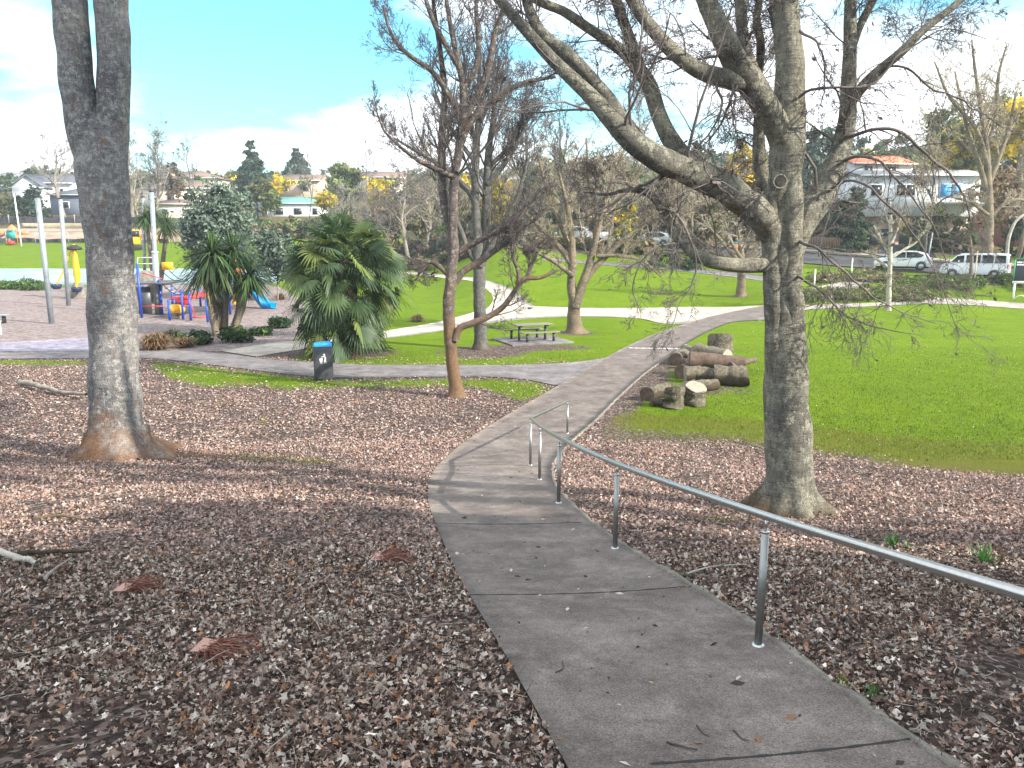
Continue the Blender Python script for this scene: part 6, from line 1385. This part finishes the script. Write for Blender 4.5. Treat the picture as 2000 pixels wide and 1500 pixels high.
# ------------------------------------------------------------------ far side of the sports field
def goal_pole():
    b = ground_at(42, 124); h = height_to(378, b); bg = Bag(); bg.tube([(0, 0, 0), (-.2, 0, h)], [.13, .09], 10); tag(bg.build('white_pole', MAT['white'], None, True, loc=b), 'tall thin white pole at the far edge of the sports field', 'pole')
goal_pole()
def far_bank():
    # cut earth bank with a black cloth fence along the field
    MAT['earth'] = mat_plain('bare clay', (.30, .21, .155), .95, vary=.3, scale=.6)
    MAT['cloth'] = mat_plain('black silt cloth', (.03, .03, .034), .8, vary=.4, scale=1.2)
    k = 40; pxs = np.linspace(-500, 430, k); A = np.array([ground_at(p, 131) for p in pxs]); bank = np.stack([A, A + [0, 3.0, 1.9], A + [0, 9, 2.3]], 1)
    bank[:, 1, 2] += .3 * np.sin(pxs * .05); link('earth_bank', mesh_np('earth_bank', bank.reshape(-1, 3), grid_faces(k, 3, False)[:, ::-1], None, True), MAT['earth'])['kind'] = 'structure'
    def cloth(label, y, h0, seed, lift):
        r = np.random.default_rng(seed); n = 60; px = np.linspace(-300, 330, n); g = np.array([ground_at(p, y) for p in px]); lo = g + [0, 0, lift]; hi = g.copy(); hi[:, 2] += lift + h0 + .25 * np.interp(np.arange(n), np.arange(0, n, 3), r.normal(size=20)); hi[:, 1] += .3 * r.normal(size=n)
        t = thing('silt_fence', label, 'fence', g[0])
        V = np.stack([lo, hi, hi + [0, .05, -.03], lo + [0, .05, 0]], 1) - g[0]; link('cloth', mesh_np('cloth', V.reshape(-1, 3), grid_faces(n, 4, False)), MAT['cloth'], t)
        for i in range(0, n, 6):
            b_ = Bag(); p = lo[i] - g[0]; b_.box((p[0] - .06, p[1] - .1, p[2]), (p[0] + .06, p[1] - .02, p[2] + h0 + .4)); b_.build('stake', MAT['bark_pale'], t)
    cloth('sagging black cloth fence at the foot of the cut earth bank', 130, .75, 1, 0)
    cloth('black cloth fence running along the top of the cut earth bank', 139, 1.1, 2, 1.6)
    b = ground_at(90, 128); t = thing('field_rail', 'pale post and rail barrier before the cut earth bank', 'barrier', b)
    xs = [ground_at(p, 128) - b for p in (-60, 0, 70, 90, 135, 190, 250)]
    rl = Bag(); rl.tube([x + [0, 0, 2.0] for x in xs], .07, 6); rl.build('rail', MAT['galv'], t)
    for x in xs: q = Bag(); q.tube([x, x + [0, 0, 2.0]], .07, 6); q.build('post', MAT['galv'], t)
far_bank()
def far_play():
    b = ground_at(18, 127); t = thing('climbing_tower', 'far orange climbing frame with a teal panel at the left edge of the field', 'play equipment', b); t.scale = (.72, .72, .72)
    for x in (-2.4, -.6, .0, 2.0): q = Bag(); q.tube([(x, 0, 0), (x, 0, 3.3)], .10, 6); q.build('post', MAT['orange'], t)
    q = Bag(); q.box((-.3, -.2, 1.4), (1.7, -.1, 3.1)); q.build('panel', MAT['teal'], t)
    q = Bag(); q.box((-.55, -.14, .9), (-.32, 0, 3.4)); q.build('panel_frame', MAT['white'], t)
    q = Bag(); q.lathe([(1.2, 3.3), (.8, 3.9), (0, 4.5)], 6, (.9, .3, 0)); q.build('roof', MAT['orange'], t)
    q = Bag(); q.box((-3.0, 0, 2.0), (-.7, .2, 3.1)); q.build('mesh_panel', MAT['orange'], t); q = Bag(); q.box((2.0, 0, 2.2), (4.6, .15, 2.9)); q.build('mesh_panel', MAT['orange'], t)
    q = Bag(); q.tube([(-3.2, -.4, .9), (-.6, -.4, 2.2)], .16, 8); q.build('ramp', MAT['black'], t)
    q = Bag(); q.lathe([(0, 0), (.75, .1), (.75, .7), (0, .9)], 10, (.9, -.6, .0)); q.build('seat', MAT['red'], t)
far_play()
def excavator():
    b = ground_at(262, 118); t = thing('excavator', 'small orange excavator parked behind the cabbage tree', 'excavator', b, .3)
    q = Bag(); q.box((-1.3, -.9, .1), (1.3, -.45, .8)); q.build('track', MAT['black'], t, bevel=.15)
    q = Bag(); q.box((-1.3, .45, .1), (1.3, .9, .8)); q.build('track', MAT['black'], t, bevel=.15)
    q = Bag(); q.box((-1.4, -.85, .9), (.9, .85, 1.9)); q.box((-.2, -.8, 1.9), (.9, .1, 3.0)); q.build('body', MAT['yellow'], t, bevel=.1)
    q = Bag(); q.box((-.1, -.83, 2.0), (.93, .0, 2.85)); q.build('window', MAT['glass'], t)
    q = Bag(); q.tube([(.8, .3, 1.6), (2.0, .3, 3.4), (3.2, .3, 2.4), (3.4, .3, 1.0)], [.2, .18, .14, .10], 6); q.build('arm', MAT['yellow'], t)
excavator()
# ------------------------------------------------------------------ houses
MAT['wall_white'] = mat_plain('white weatherboard', (.66, .68, .70), .7, vary=.06, scale=2)
MAT['wall_cream'] = mat_plain('cream weatherboard', (.62, .56, .45), .7, vary=.08, scale=2)
MAT['wall_tan'] = mat_plain('tan brick', (.42, .32, .25), .8, vary=.12, scale=3)
MAT['wall_blue'] = mat_plain('slate blue cladding', (.13, .15, .20), .7, vary=.1, scale=2)
MAT['roof_dark'] = mat_plain('dark slate roof', (.085, .095, .12), .7, vary=.15, scale=4)
MAT['roof_brown'] = mat_plain('brown tile roof', (.19, .125, .10), .8, vary=.2, scale=4)
MAT['roof_green'] = mat_plain('green iron roof', (.10, .36, .27), .6, vary=.1, scale=3)
MAT['roof_red'] = mat_plain('orange red tile roof', (.55, .17, .08), .7, vary=.15, scale=4)
MAT['roof_pale'] = mat_plain('pale grey roof', (.27, .27, .275), .7, vary=.12, scale=3)
MAT['window_blue'] = mat_plain('bright blue window panel', (.03, .30, .62), .3)
def house(name, label, px, depth, py_floor, w, d, h, rise, kind, wall, roofm, rz=0.0, windows=(), deck=None, overhang=.45, storeys=1, base_drop=2.5):
    """gable ('gable' ridge along x, 'front' gable end towards the viewer) or 'hip' roofed house; windows = (face x fraction, z fraction, w, h[, mat])"""
    b = P(px, py_floor, depth); t = thing(name, label, 'house', b, rz)
    q = Bag(); q.box((-w / 2, 0, -base_drop), (w / 2, d, h))
    if kind == 'gable': 
        for x0, x1 in ((-w / 2, -w / 2 + .1), (w / 2 - .1, w / 2)): 
            q.add([(x0, 0, h), (x0, d, h), (x0, d / 2, h + rise * .97), (x1, 0, h), (x1, d, h), (x1, d / 2, h + rise * .97)], [[0, 2, 1], [3, 4, 5], [0, 3, 5, 2], [1, 2, 5, 4]])
    if kind == 'front': q.add([(-w / 2, 0, h), (w / 2, 0, h), (0, 0, h + rise * .97), (-w / 2, .1, h), (w / 2, .1, h), (0, .1, h + rise * .97)], [[0, 1, 2], [3, 5, 4], [0, 2, 5, 3], [1, 4, 5, 2]])
    q.build('wall', wall, t)
    o = overhang; r = Bag(); zt = h + rise; th = .14
    def slab(pts):
        p = np.array(pts, float); n = len(p); V = np.concatenate([p, p - [0, 0, th]]); r.add(V, [list(range(n)), [n + i for i in range(n - 1, -1, -1)]] + [[i, n + i, n + (i + 1) % n, (i + 1) % n] for i in range(n)])
    X, Y0, Y1 = w / 2 + o, -o, d + o; ze = h - rise * o / (d / 2) * .9 + .1
    if kind == 'gable': slab([(-X, Y0, ze), (X, Y0, ze), (X, d / 2, zt), (-X, d / 2, zt)]); slab([(X, Y1, ze), (-X, Y1, ze), (-X, d / 2, zt + .003), (X, d / 2, zt + .003)])
    elif kind == 'front':
        ze = h - rise * o / (w / 2) * .9 + .1; slab([(-X, Y0, ze), (0, Y0, zt), (0, Y1, zt), (-X, Y1, ze)]); slab([(X, Y1, ze), (0, Y1, zt + .003), (0, Y0, zt + .003), (X, Y0, ze)])
    else:
        m = min(w, d) / 2 * .95; slab([(-X, Y0, ze), (X, Y0, ze), (w / 2 - m, d / 2, zt), (-w / 2 + m, d / 2, zt)]); slab([(X, Y1, ze), (-X, Y1, ze), (-w / 2 + m, d / 2, zt), (w / 2 - m, d / 2, zt)])
        slab([(X, Y0, ze), (X, Y1, ze), (w / 2 - m, d / 2, zt)]); slab([(-X, Y1, ze), (-X, Y0, ze), (-w / 2 + m, d / 2, zt)])
    r.build('roof', roofm, t)
    g = Bag(); g.box((-X, Y0 - .1, ze - .16), (X, Y0 - .01, ze - .02)); g.build('gutter', MAT['white'], t)
    for k in windows:
        fx, fz, ww, wh = k[:4]; m = k[4] if len(k) > 4 else MAT['glass']; x = -w / 2 + fx * w; z = fz * h
        f = Bag(); f.box((x - ww / 2 - .09, -.06, z - .09), (x + ww / 2 + .09, -.003, z + wh + .09)); fo = f.build('window', MAT['white'], t)
        p = Bag(); nb = max(1, int(ww / 1.0)); s = ww / nb
        for i in range(nb): p.box((x - ww / 2 + i * s + .04, -.075, z), (x - ww / 2 + (i + 1) * s - .04, -.062, z + wh))
        p.build('pane', m, fo)
    if deck:
        x0, x1, z, out = deck; q = Bag(); q.box((x0, -out, z - .25), (x1, -.004, z)); dk = q.build('deck', MAT['white'], t)
        q = Bag(); n = int((x1 - x0) / .9)
        for i in range(n + 1): xx = x0 + (x1 - x0) * i / n; q.box((xx - .03, -out, z), (xx + .03, -out + .06, z + .95))
        q.box((x0, -out - .02, z + .95), (x1, -out + .08, z + 1.02)); q.box((x0, -out + .01, z + .5), (x1, -out + .04, z + .55)); q.build('railing', MAT['timber_grey'], dk)
    return t
house('gabled_house', 'white two storey house with dark gabled roof left of the thick forked trunk', 92, 168, 418, 11.0, 11, 6.6, 2.0, 'gable', MAT['wall_white'], MAT['roof_dark'], .12, [(.16, .66, 1.0, .9), (.82, .66, .8, .9), (.55, .12, 2.2, 1.3), (.80, .10, 1.2, 1.6)], None, .6)
house('gabled_wing', 'white gable ended house wing beside the dark gabled roof', 58, 164, 410, 6.0, 7, 4.8, 2.2, 'front', MAT['wall_white'], MAT['roof_dark'], .12, [(.55, .45, .7, 1.0)])
house('dark_house', 'slate blue house with dark roof partly behind the thick forked trunk', 148, 160, 415, 10, 9, 3.6, 1.6, 'hip', MAT['wall_blue'], MAT['roof_dark'], 0, [(.3, .25, 1.6, 1.2), (.7, .25, 1.4, 1.2)])
house('brown_roof_house', 'long cream house under low brown roofs between poles and blue grey tree', 352, 178, 402, 16, 10, 4.0, 1.9, 'hip', MAT['wall_cream'], MAT['roof_brown'], .05, [(.12, .3, 1.6, 1.2), (.38, .3, 1.6, 1.2), (.62, .3, 1.6, 1.2), (.86, .3, 1.6, 1.2)])
house('brown_roof_house', 'upper cream house with a brown hip roof above the long brown roofed one', 368, 205, 373, 14, 10, 3.4, 2.0, 'hip', MAT['wall_cream'], MAT['roof_brown'], -.05, [(.2, .3, 1.4, 1.1), (.55, .3, 1.6, 1.1), (.85, .3, 1.2, 1.1)])
house('low_house', 'lowest cream house at the foot of the brown roofed houses', 345, 155, 428, 10, 7, 3.0, 1.0, 'hip', MAT['wall_cream'], MAT['roof_brown'], .1, [(.3, .3, 1.4, 1.0), (.7, .3, 1.4, 1.0)])
house('tan_house', 'tan brick house with pinkish brown roof behind the green roofed house', 580, 200, 382, 12, 10, 3.8, 1.7, 'gable', MAT['wall_tan'], MAT['roof_brown'], -.05, [(.25, .3, 1.6, 1.1), (.7, .3, 1.6, 1.1)])
house('green_roof_house', 'white house with a pale green roof left above the fan palm', 570, 158, 428, 13, 9, 3.2, 1.4, 'hip', MAT['wall_white'], MAT['roof_green'], .1, [(.10, .3, 1.0, 1.3), (.32, .28, 1.6, 1.3), (.6, .3, 1.6, 1.2), (.86, .3, 1.0, 1.2)])
house('pale_house', 'pale yellow house seen between the twin stems of the grey tree', 975, 128, 440, 8, 7, 6.5, 1.5, 'gable', MAT['wall_cream'], MAT['roof_pale'], 0, [(.3, .55, 1.2, 1.1), (.7, .55, 1.2, 1.1)])
house('distant_house', 'pale roofed house on the far left skyline', 18, 240, 372, 16, 10, 3.8, 2.0, 'hip', MAT['wall_white'], MAT['roof_pale'], 0, [(.3, .3, 1.6, 1.2), (.7, .3, 1.6, 1.2)])
house('distant_house', 'pale house half hidden on the skyline behind the yellow trees', 745, 190, 372, 11, 8, 3.2, 1.5, 'gable', MAT['wall_cream'], MAT['roof_brown'], .1, [(.3, .3, 1.6, 1.2), (.7, .3, 1.6, 1.2)])
house('distant_house', 'grey roofed house behind the bare tree left of the thick trunk', 122, 215, 378, 12, 9, 3.6, 2.0, 'hip', MAT['wall_cream'], MAT['roof_dark'], 0, [(.5, .3, 1.6, 1.2)])
house('stilt_house', 'large white house with a pale roof and a bright blue window above the driveway', 1795, 84, 411, 12.2, 7, 3.7, .75, 'gable', MAT['wall_white'], MAT['roof_pale'], -.04, [(.12, .42, 1.2, 1.1), (.37, .42, 2.0, 1.1), (.75, .38, 2.2, 1.3, MAT['window_blue']), (.93, .1, .8, 1.9)], (2.0, 6.0, .9, 1.4), .5, base_drop=.6)
def stilts():
    b = P(1795, 411, 84); t = thing('basement_wall', 'shaded lower storey under the white house beside the driveway', 'wall', b); q = Bag(); q.box((-4.9, 1.4, -5.2), (-1.2, 7.5, -.62)); q.box((3.2, 1.0, -5.2), (6.0, 7.5, -.62)); q.build('wall', MAT['wall_tan'], t)
    q = Bag(); q.box((-4.4, 1.33, -4.3), (-2.0, 1.397, -1.9)); q.build('garage_door', MAT['dkgrey'], t)
stilts()
house('orange_roof_house', 'house with an orange red tiled roof behind the white house', 1722, 104, 366, 8.4, 8, 3.1, 1.35, 'gable', MAT['wall_white'], MAT['roof_red'], .14, [(.62, .5, 1.6, 1.1), (.25, .5, 1.2, 1.1)])
house('red_wall_house', 'dark reddish house corner behind the drooping brown tree at the right edge', 2010, 84, 478, 6, 6, 4.2, 1.4, 'hip', mat_plain('red brick', (.22, .07, .05), .8, vary=.2), MAT['roof_dark'], 0, [(.2, .4, 1.2, 1.2)])
# fences
def board_fence(label, pts, h, mat, name='board_fence', gap=.02, bw=.16):
    P_ = [np.array(p) for p in pts]; t = thing(name, label, 'fence', P_[0]); q = Bag(); pb = Bag()
    for a, b in zip(P_[:-1], P_[1:]):
        L_ = np.linalg.norm((b - a)[:2]); n = max(1, int(L_ / bw)); an = math.atan2(b[1] - a[1], b[0] - a[0])
        for i in range(n):
            c = a + (b - a) * (i + .5) / n - P_[0]; q.box((c[0] - L_ / n / 2 + gap / 2, c[1] - .015, c[2] - .1), (c[0] + L_ / n / 2 - gap / 2, c[1] + .015, c[2] + h + .03 * math.sin(i * 1.7)), an)
    q.build('boards', mat, t)
    for a in P_: p = Bag(); c = a - P_[0]; p.box((c[0] - .06, c[1] + .02, c[2] - .2), (c[0] + .06, c[1] + .14, c[2] + h)); p.build('post', mat, t)
MAT['fence_pale'] = mat_plain('pale timber', (.46, .40, .31), .85, vary=.2, scale=3)
board_fence('pale timber fence on the bank below the white gabled house', [ground_at(p, y) for p, y in ((40, 140), (75, 141), (110, 142), (150, 143), (200, 145), (250, 146))], 1.9, MAT['fence_pale'])
board_fence('low brown fence behind the dark upright tree beyond the road', [ground_at(p, y) for p, y in ((1560, 84), (1590, 83.5), (1625, 83), (1650, 82.6))], 1.1, MAT['log_dark'])
board_fence('grey fence at the back of the left lawn beside the road', [ground_at(p, y) for p, y in ((790, 116), (840, 112), (900, 109), (960, 106))], 1.2, MAT['timber_grey'])
# ------------------------------------------------------------------ vehicles
def vehicle(name, label, cat, px, depth, rz, L_, W_, prof, glassline, windows, wheels, wr, paint, tail=(), rear=None, extra=None, bump_z=.35):
    """prof: side outline (x, z) front at -x. Body sides lean in above glassline. windows: list of side outlines"""
    g = ground_at(px, depth); g[2] += .07; t = thing(name, label, cat, g, rz)
    def ins(z): return W_ / 2 - max(0, z - glassline) * .16 - max(0, .45 - z) * .10
    n = len(prof); V = [(x, -ins(z), z) for x, z in prof] + [(x, ins(z), z) for x, z in prof]
    q = Bag(); q.add(V, [list(range(n))[::-1], [n + i for i in range(n)]] + [[i, (i + 1) % n, n + (i + 1) % n, n + i] for i in range(n)]); q.build('body', paint, t, bevel=.05)
    for poly in windows:
        m = len(poly)
        for s in (-1, 1):
            q = Bag(); o = [(x, s * (ins(z) + .012), z) for x, z in poly]; i_ = [(x, s * (ins(z) - .03), z) for x, z in poly]
            q.add(o + i_, [list(range(m)) if s < 0 else list(range(m))[::-1]] + [[k, (k + 1) % m, m + (k + 1) % m, m + k] for k in range(m)])
            q.build('side_window', MAT['glass'], t)
    def end_pane(nm, a, b, mat, wa, off):
        (x0, z0), (x1, z1) = a, b; d = np.array([z1 - z0, 0, -(x1 - x0)]); d = d / np.linalg.norm(d) * off
        q = Bag(); p = [np.array((x0, -ins(z0) * wa, z0)) + d, np.array((x0, ins(z0) * wa, z0)) + d, np.array((x1, ins(z1) * wa, z1)) + d, np.array((x1, -ins(z1) * wa, z1)) + d]
        q.add(p + [k - d * 2 for k in p], [[0, 1, 2, 3], [7, 6, 5, 4], [0, 4, 5, 1], [1, 5, 6, 2], [2, 6, 7, 3], [3, 7, 4, 0]]); q.build(nm, mat, t)
    if rear: end_pane('rear_window', rear[0], rear[1], MAT['glass'], .84, .012)
    if extra: end_pane('windscreen', extra[0], extra[1], MAT['glass'], .86, -.012)
    for x in wheels:
        for s in (-1, 1):
            y = s * (W_ / 2 - .10); q = Bag(); a = np.linspace(0, 2 * math.pi, 20, endpoint=False)
            pr = [(wr * .66, -.11), (wr * .94, -.115), (wr, -.07), (wr, .07), (wr * .94, .115), (wr * .66, .11)]
            Vv = np.array([[(x + r_ * math.cos(k), y + yy, wr + r_ * math.sin(k)) for k in a] for r_, yy in pr]).reshape(-1, 3); q.add(Vv, grid_faces(6, 20, True)); w = thing_wheel(t); q.build('tyre', MAT['black'], w, True)
            q = Bag(); Vv = np.array([[(x + r_ * math.cos(k), y + s * yy, wr + r_ * math.sin(k)) for k in a] for r_, yy in ((.01, .09), (wr * .3, .085), (wr * .66, .10), (wr * .66, .05))]).reshape(-1, 3); q.add(Vv, grid_faces(4, 20, True)); q.build('rim', MAT['galv'], w, True)
            q = Bag(); Vv = np.array([[(x + r_ * math.cos(k), s * (W_ / 2 + .004 - max(0, .45 - (wr + r_ * math.sin(k))) * .10), wr + r_ * math.sin(k)) for k in np.linspace(-.12 * math.pi, 1.12 * math.pi, 20)] for r_ in (wr * 1.02, wr * 1.18)]).reshape(-1, 3)
            q.add(Vv, grid_faces(2, 20, False)); q.build('wheel_arch', MAT['black'], t)
    for lo, hi in tail:
        for s in (-1, 1):
            q = Bag(); y0, y1 = sorted((s * lo[1], s * hi[1])); q.box((lo[0], y0, lo[2]), (hi[0], y1, hi[2])); q.build('tail_light', MAT['taillight'], t)
    q = Bag(); xs = [x for x, _ in prof]; q.box((max(xs) - .02, -.26, bump_z + .28), (max(xs) + .012, .26, bump_z + .40)); q.build('number_plate', MAT['white'], t)
    mx = min(xs) + L_ * .27; zz = glassline + .08
    for s in (-1, 1): y0, y1 = sorted((s * (W_ / 2 - .02), s * (W_ / 2 + .16))); q = Bag(); q.box((mx, y0, zz), (mx + .09, y1, zz + .15)); q.build('wing_mirror', paint, t, bevel=.02)
    q = Bag(); q.box((min(xs) + .25, -W_ / 2 + .12, .18), (max(xs) - .25, W_ / 2 - .12, .40)); q.build('underbody', MAT['black'], t)
    return t
def thing_wheel(t):
    o = bpy.data.objects.new('wheel', None); COL.objects.link(o); o.parent = t; return o
SUV = [(-2.2, .32), (-2.25, .62), (-2.12, .92), (-1.25, 1.08), (-.55, 1.52), (0.0, 1.64), (1.0, 1.62), (1.75, 1.42), (2.02, 1.02), (2.2, .92), (2.2, .45), (2.05, .30)]
def suv(label, px, depth, rz, paint, name='parked_car', cat='car'):
    return vehicle(name, label, cat, px, depth, rz, 4.4, 1.82, SUV, .98, [[(-1.02, 1.07), (-.48, 1.46), (.12, 1.54), (.12, 1.06)], [(.20, 1.06), (.20, 1.54), (.95, 1.52), (1.55, 1.30), (1.30, 1.08)]], (-1.36, 1.36), .35, paint, [((2.0, .55, .84), (2.215, .90, 1.0))], ((1.80, 1.37), (2.0, 1.05)), ((-1.2, 1.10), (-.60, 1.48)))
VAN = [(-2.35, .30), (-2.38, .70), (-2.28, 1.02), (-1.75, 1.22), (-1.25, 1.78), (-.95, 1.92), (1.6, 1.96), (2.25, 1.90), (2.36, 1.15), (2.38, .45), (2.30, .28)]
def van(label, px, depth, rz, paint):
    return vehicle('parked_van', label, 'van', px, depth, rz, 4.75, 1.75, VAN, 1.15, [[(-1.62, 1.24), (-1.2, 1.72), (-.72, 1.78), (-.72, 1.22)], [(-.56, 1.22), (-.56, 1.80), (.42, 1.82), (.42, 1.22)], [(.52, 1.22), (.52, 1.82), (1.30, 1.82), (1.30, 1.22)], [(1.40, 1.22), (1.40, 1.82), (2.10, 1.78), (2.14, 1.22)]], (-1.45, 1.42), .33, paint, [((2.25, .62, .70), (2.39, .84, 1.12))], ((2.27, 1.76), (2.345, 1.22)), ((-1.70, 1.26), (-1.28, 1.74)))
suv('white car with sloping rear window parked at the foot of the driveway', 1761, 67.0, R_(-22), MAT['carwhite'])
van('white van with dark windows parked behind the tall bare brown tree', 1902, 62.0, R_(-38), MAT['carwhite'])
van('white van parked far off behind the low spreading bare tree', 1192, 92.0, R_(60), MAT['carwhite'])
suv('silver car parked behind the twigs by the thicket tree', 1272, 87.0, R_(-14), MAT['carsilver'])
suv('pale car parked farthest left along the road behind the bare trees', 1120, 96.0, R_(-16), MAT['carwhite'])
# ------------------------------------------------------------------ sign, posts, lamp, birds
def signboard():
    g = ground_at(2004, 53.6); d = g[1]; t = thing('signboard', 'dark park signboard with a green edge and white lettering at the right edge', 'sign', g, R_(-8)); 
    w = .95; z0, z1 = P(1990, 549, d)[2] - g[2], P(1990, 507, d)[2] - g[2]
    q = Bag(); q.box((-w, -.03, z0), (w, .03, z1)); q.build('board', mat_plain('charcoal sign face', (.012, .016, .03), .5), t, bevel=.01)
    q = Bag(); q.box((-w - .02, -.035, z1 + .001), (w + .02, .035, z1 + .10)); q.box((-w - .06, -.034, z0), (-w - .003, .034, z1)); q.build('green_edge', mat_plain('green sign edge', (.04, .30, .09), .5), t)
    q = Bag(); q.box((-w - .05, -.04, z0 - .17), (w + .05, .04, z0 - .004)); q.build('base_rail', MAT['white'], t)
    q = Bag()
    r = np.random.default_rng(3)
    for row, (ln, zz) in enumerate(((1.5, z1 - .20), (.55, z1 - .36))):
        x = -w + .08
        while x < -w + .08 + ln:
            lw = r.uniform(.05, .09); q.box((x, -.036, zz - .05), (x + lw, -.031, zz + .05)); x += lw + .018 + (.06 if r.random() < .2 else 0)
    q.build('lettering', MAT['white'], t)
    for x in (-w + .1, w - .1): p = Bag(); p.box((x - .05, -.05, -.1), (x + .05, .05, z0 - .175)); p.build('leg', MAT['white'], t)
    g2 = ground_at(1993, 53.0); h = Bag(); a = np.linspace(0, math.pi, 14); h.tube(np.stack([.42 * np.cos(a), 0 * a, .38 * np.sin(a) ** .6], 1), .03, 8); tag(h.build('hoop_barrier', MAT['steel'], None, True, loc=g2), 'small steel hoop in front of the signboard', 'hoop')
signboard()
def simple_post(label, px, y, toppy, r, mat, name='bollard', cat='bollard', lean=0):
    g = ground_at(px, y); h = height_to(toppy, g); q = Bag(); q.tube([(0, 0, -.1), (lean, 0, h)], r, 10); q.lathe([(r * 1.1, h - .02), (r * .8, h + .03), (0, h + .05)], 10, (lean, 0, 0)); tag(q.build(name, mat, None, True, loc=g), label, cat)
simple_post('slim white bollard on the grass right of the big trunk', 1590, 57.5, 527, .05, MAT['white'])
simple_post('short white marker post by the parked white car', 1662, 62, 505, .05, MAT['white'])
simple_post('thin pale leaning pole beside the steep driveway', 1809, 69, 455, .06, MAT['galv'], 'street_pole', 'pole', .25)
simple_post('pale timber stake in the bed in front of the white van', 1902, 58.5, 490, .045, MAT['fence_pale'], 'stake', 'stake')
simple_post('white stub post at the right edge beyond the signboard', 1998, 62, 470, .12, MAT['white'], 'gate_post', 'post')
def road_sign():
    g = ground_at(1437, 79); h = height_to(473, g); t = thing('road_sign', 'small orange and green road sign behind the round twiggy tree', 'sign', g)
    q = Bag(); q.tube([(0, 0, -.1), (0, 0, h)], .04, 8); q.build('post', MAT['galv'], t, True)
    q = Bag(); q.box((-.32, -.05, h - .75), (.32, -.042, h - .2)); q.build('orange_plate', MAT['orange'], t); q = Bag(); q.box((-.32, -.05, h - .18), (.32, -.042, h + .05)); q.build('green_plate', MAT['teal'], t)
road_sign()
def leaning_trunk():
    g = ground_at(1966, 66); q = Bag(); a = P(1968, 478, 66), P(1975, 450, 66), P(1986, 430, 66), P(2010, 412, 66); pts = resample(np.array([g] + list(a)) - g, 24); V, F = tube(pts, np.linspace(.17, .10, 24), 10); q.add(lumps(V, pts, .2, 3, 2), F); t = thing('leaning_trunk', 'pale leaning bare trunk at the right edge behind the signboard', 'tree', g); q.build('trunk', MAT['bark_pale'], t, True)
leaning_trunk()
def bird(name, label, loc, s, flying):
    t = thing(name, label, 'bird', loc, .4); q = Bag(); k = 12; x = np.linspace(-1, 1, k)
    prof = np.array([.02, .16, .26, .32, .34, .33, .29, .22, .19, .20, .15, .02]) * .62; z = .02 + .22 * np.clip(x, 0, 1) ** 1.5
    V, F = tube(np.stack([x, 0 * x, z], 1) * s, prof * s, 10); q.add(V, F); q.build('body', MAT['black'], t, True)
    w = Bag()
    for sg in (-1, 1):
        if flying: w.add(np.array([(.3, sg * .2, .1), (-.3, sg * .2, .08), (-.5, sg * 1.0, .45), (.15, sg * 1.1, .5), (-.5, sg * 1.9, .30), (-.2, sg * 1.8, .36)]) * s, [[0, 1, 2, 3], [3, 2, 4, 5]])
        else: w.add(np.array([(.35, sg * .20, .12), (.1, sg * .25, .22), (-.8, sg * .12, .10), (-.2, sg * .24, -.02)]) * s, [[0, 1, 2, 3]])
    w.add(np.array([(-.9, -.06, .03), (-.9, .06, .03), (-1.5, .14, -.02), (-1.5, -.14, -.02)]) * s, [[0, 1, 2, 3]]); w.build('wing', MAT['black'], t)
    b = Bag(); b.lathe([(.06, 0), (0, .22)], 6); o = b.build('beak', MAT['yellow'], t); o.scale = (s, s, s); o.location = (1.0 * s, 0, .24 * s); o.rotation_euler = (0, R_(95), 0)
    if not flying:
        l = Bag(); 
        for sg in (-.1, .1): l.tube([(0, sg * s, -.1 * s), (.05 * s, sg * s, -.62 * s)], .03 * s, 5)
        l.build('leg', MAT['yellow'], t)
g = G(1036, 612); bird('blackbird', 'small dark bird flying low over the pale gravel junction', P(1035, 603, g[1] - .5), .22, True)
g = G(1191, 568); bird('blackbird', 'small dark bird standing on the far lawn', g + [0, 0, .10], .16, False)

# ------------------------------------------------------------------ the air itself
def haze():
    q = Bag(); q.box((-625, -625, -1.5), (625, 625, 62)); o = q.build('haze', None, None); o['kind'] = 'stuff'
    m = bpy.data.materials.new('air'); m.use_nodes = True; nt = m.node_tree
    for n in list(nt.nodes): nt.nodes.remove(n)
    out = nt.nodes.new('ShaderNodeOutputMaterial'); v = nt.nodes.new('ShaderNodeVolumePrincipled'); v.inputs['Density'].default_value = .0006; v.inputs['Color'].default_value = (.86, .92, 1.0, 1); v.inputs['Anisotropy'].default_value = .35
    nt.links.new(v.outputs[0], out.inputs['Volume']); o.data.materials.append(m)
haze()
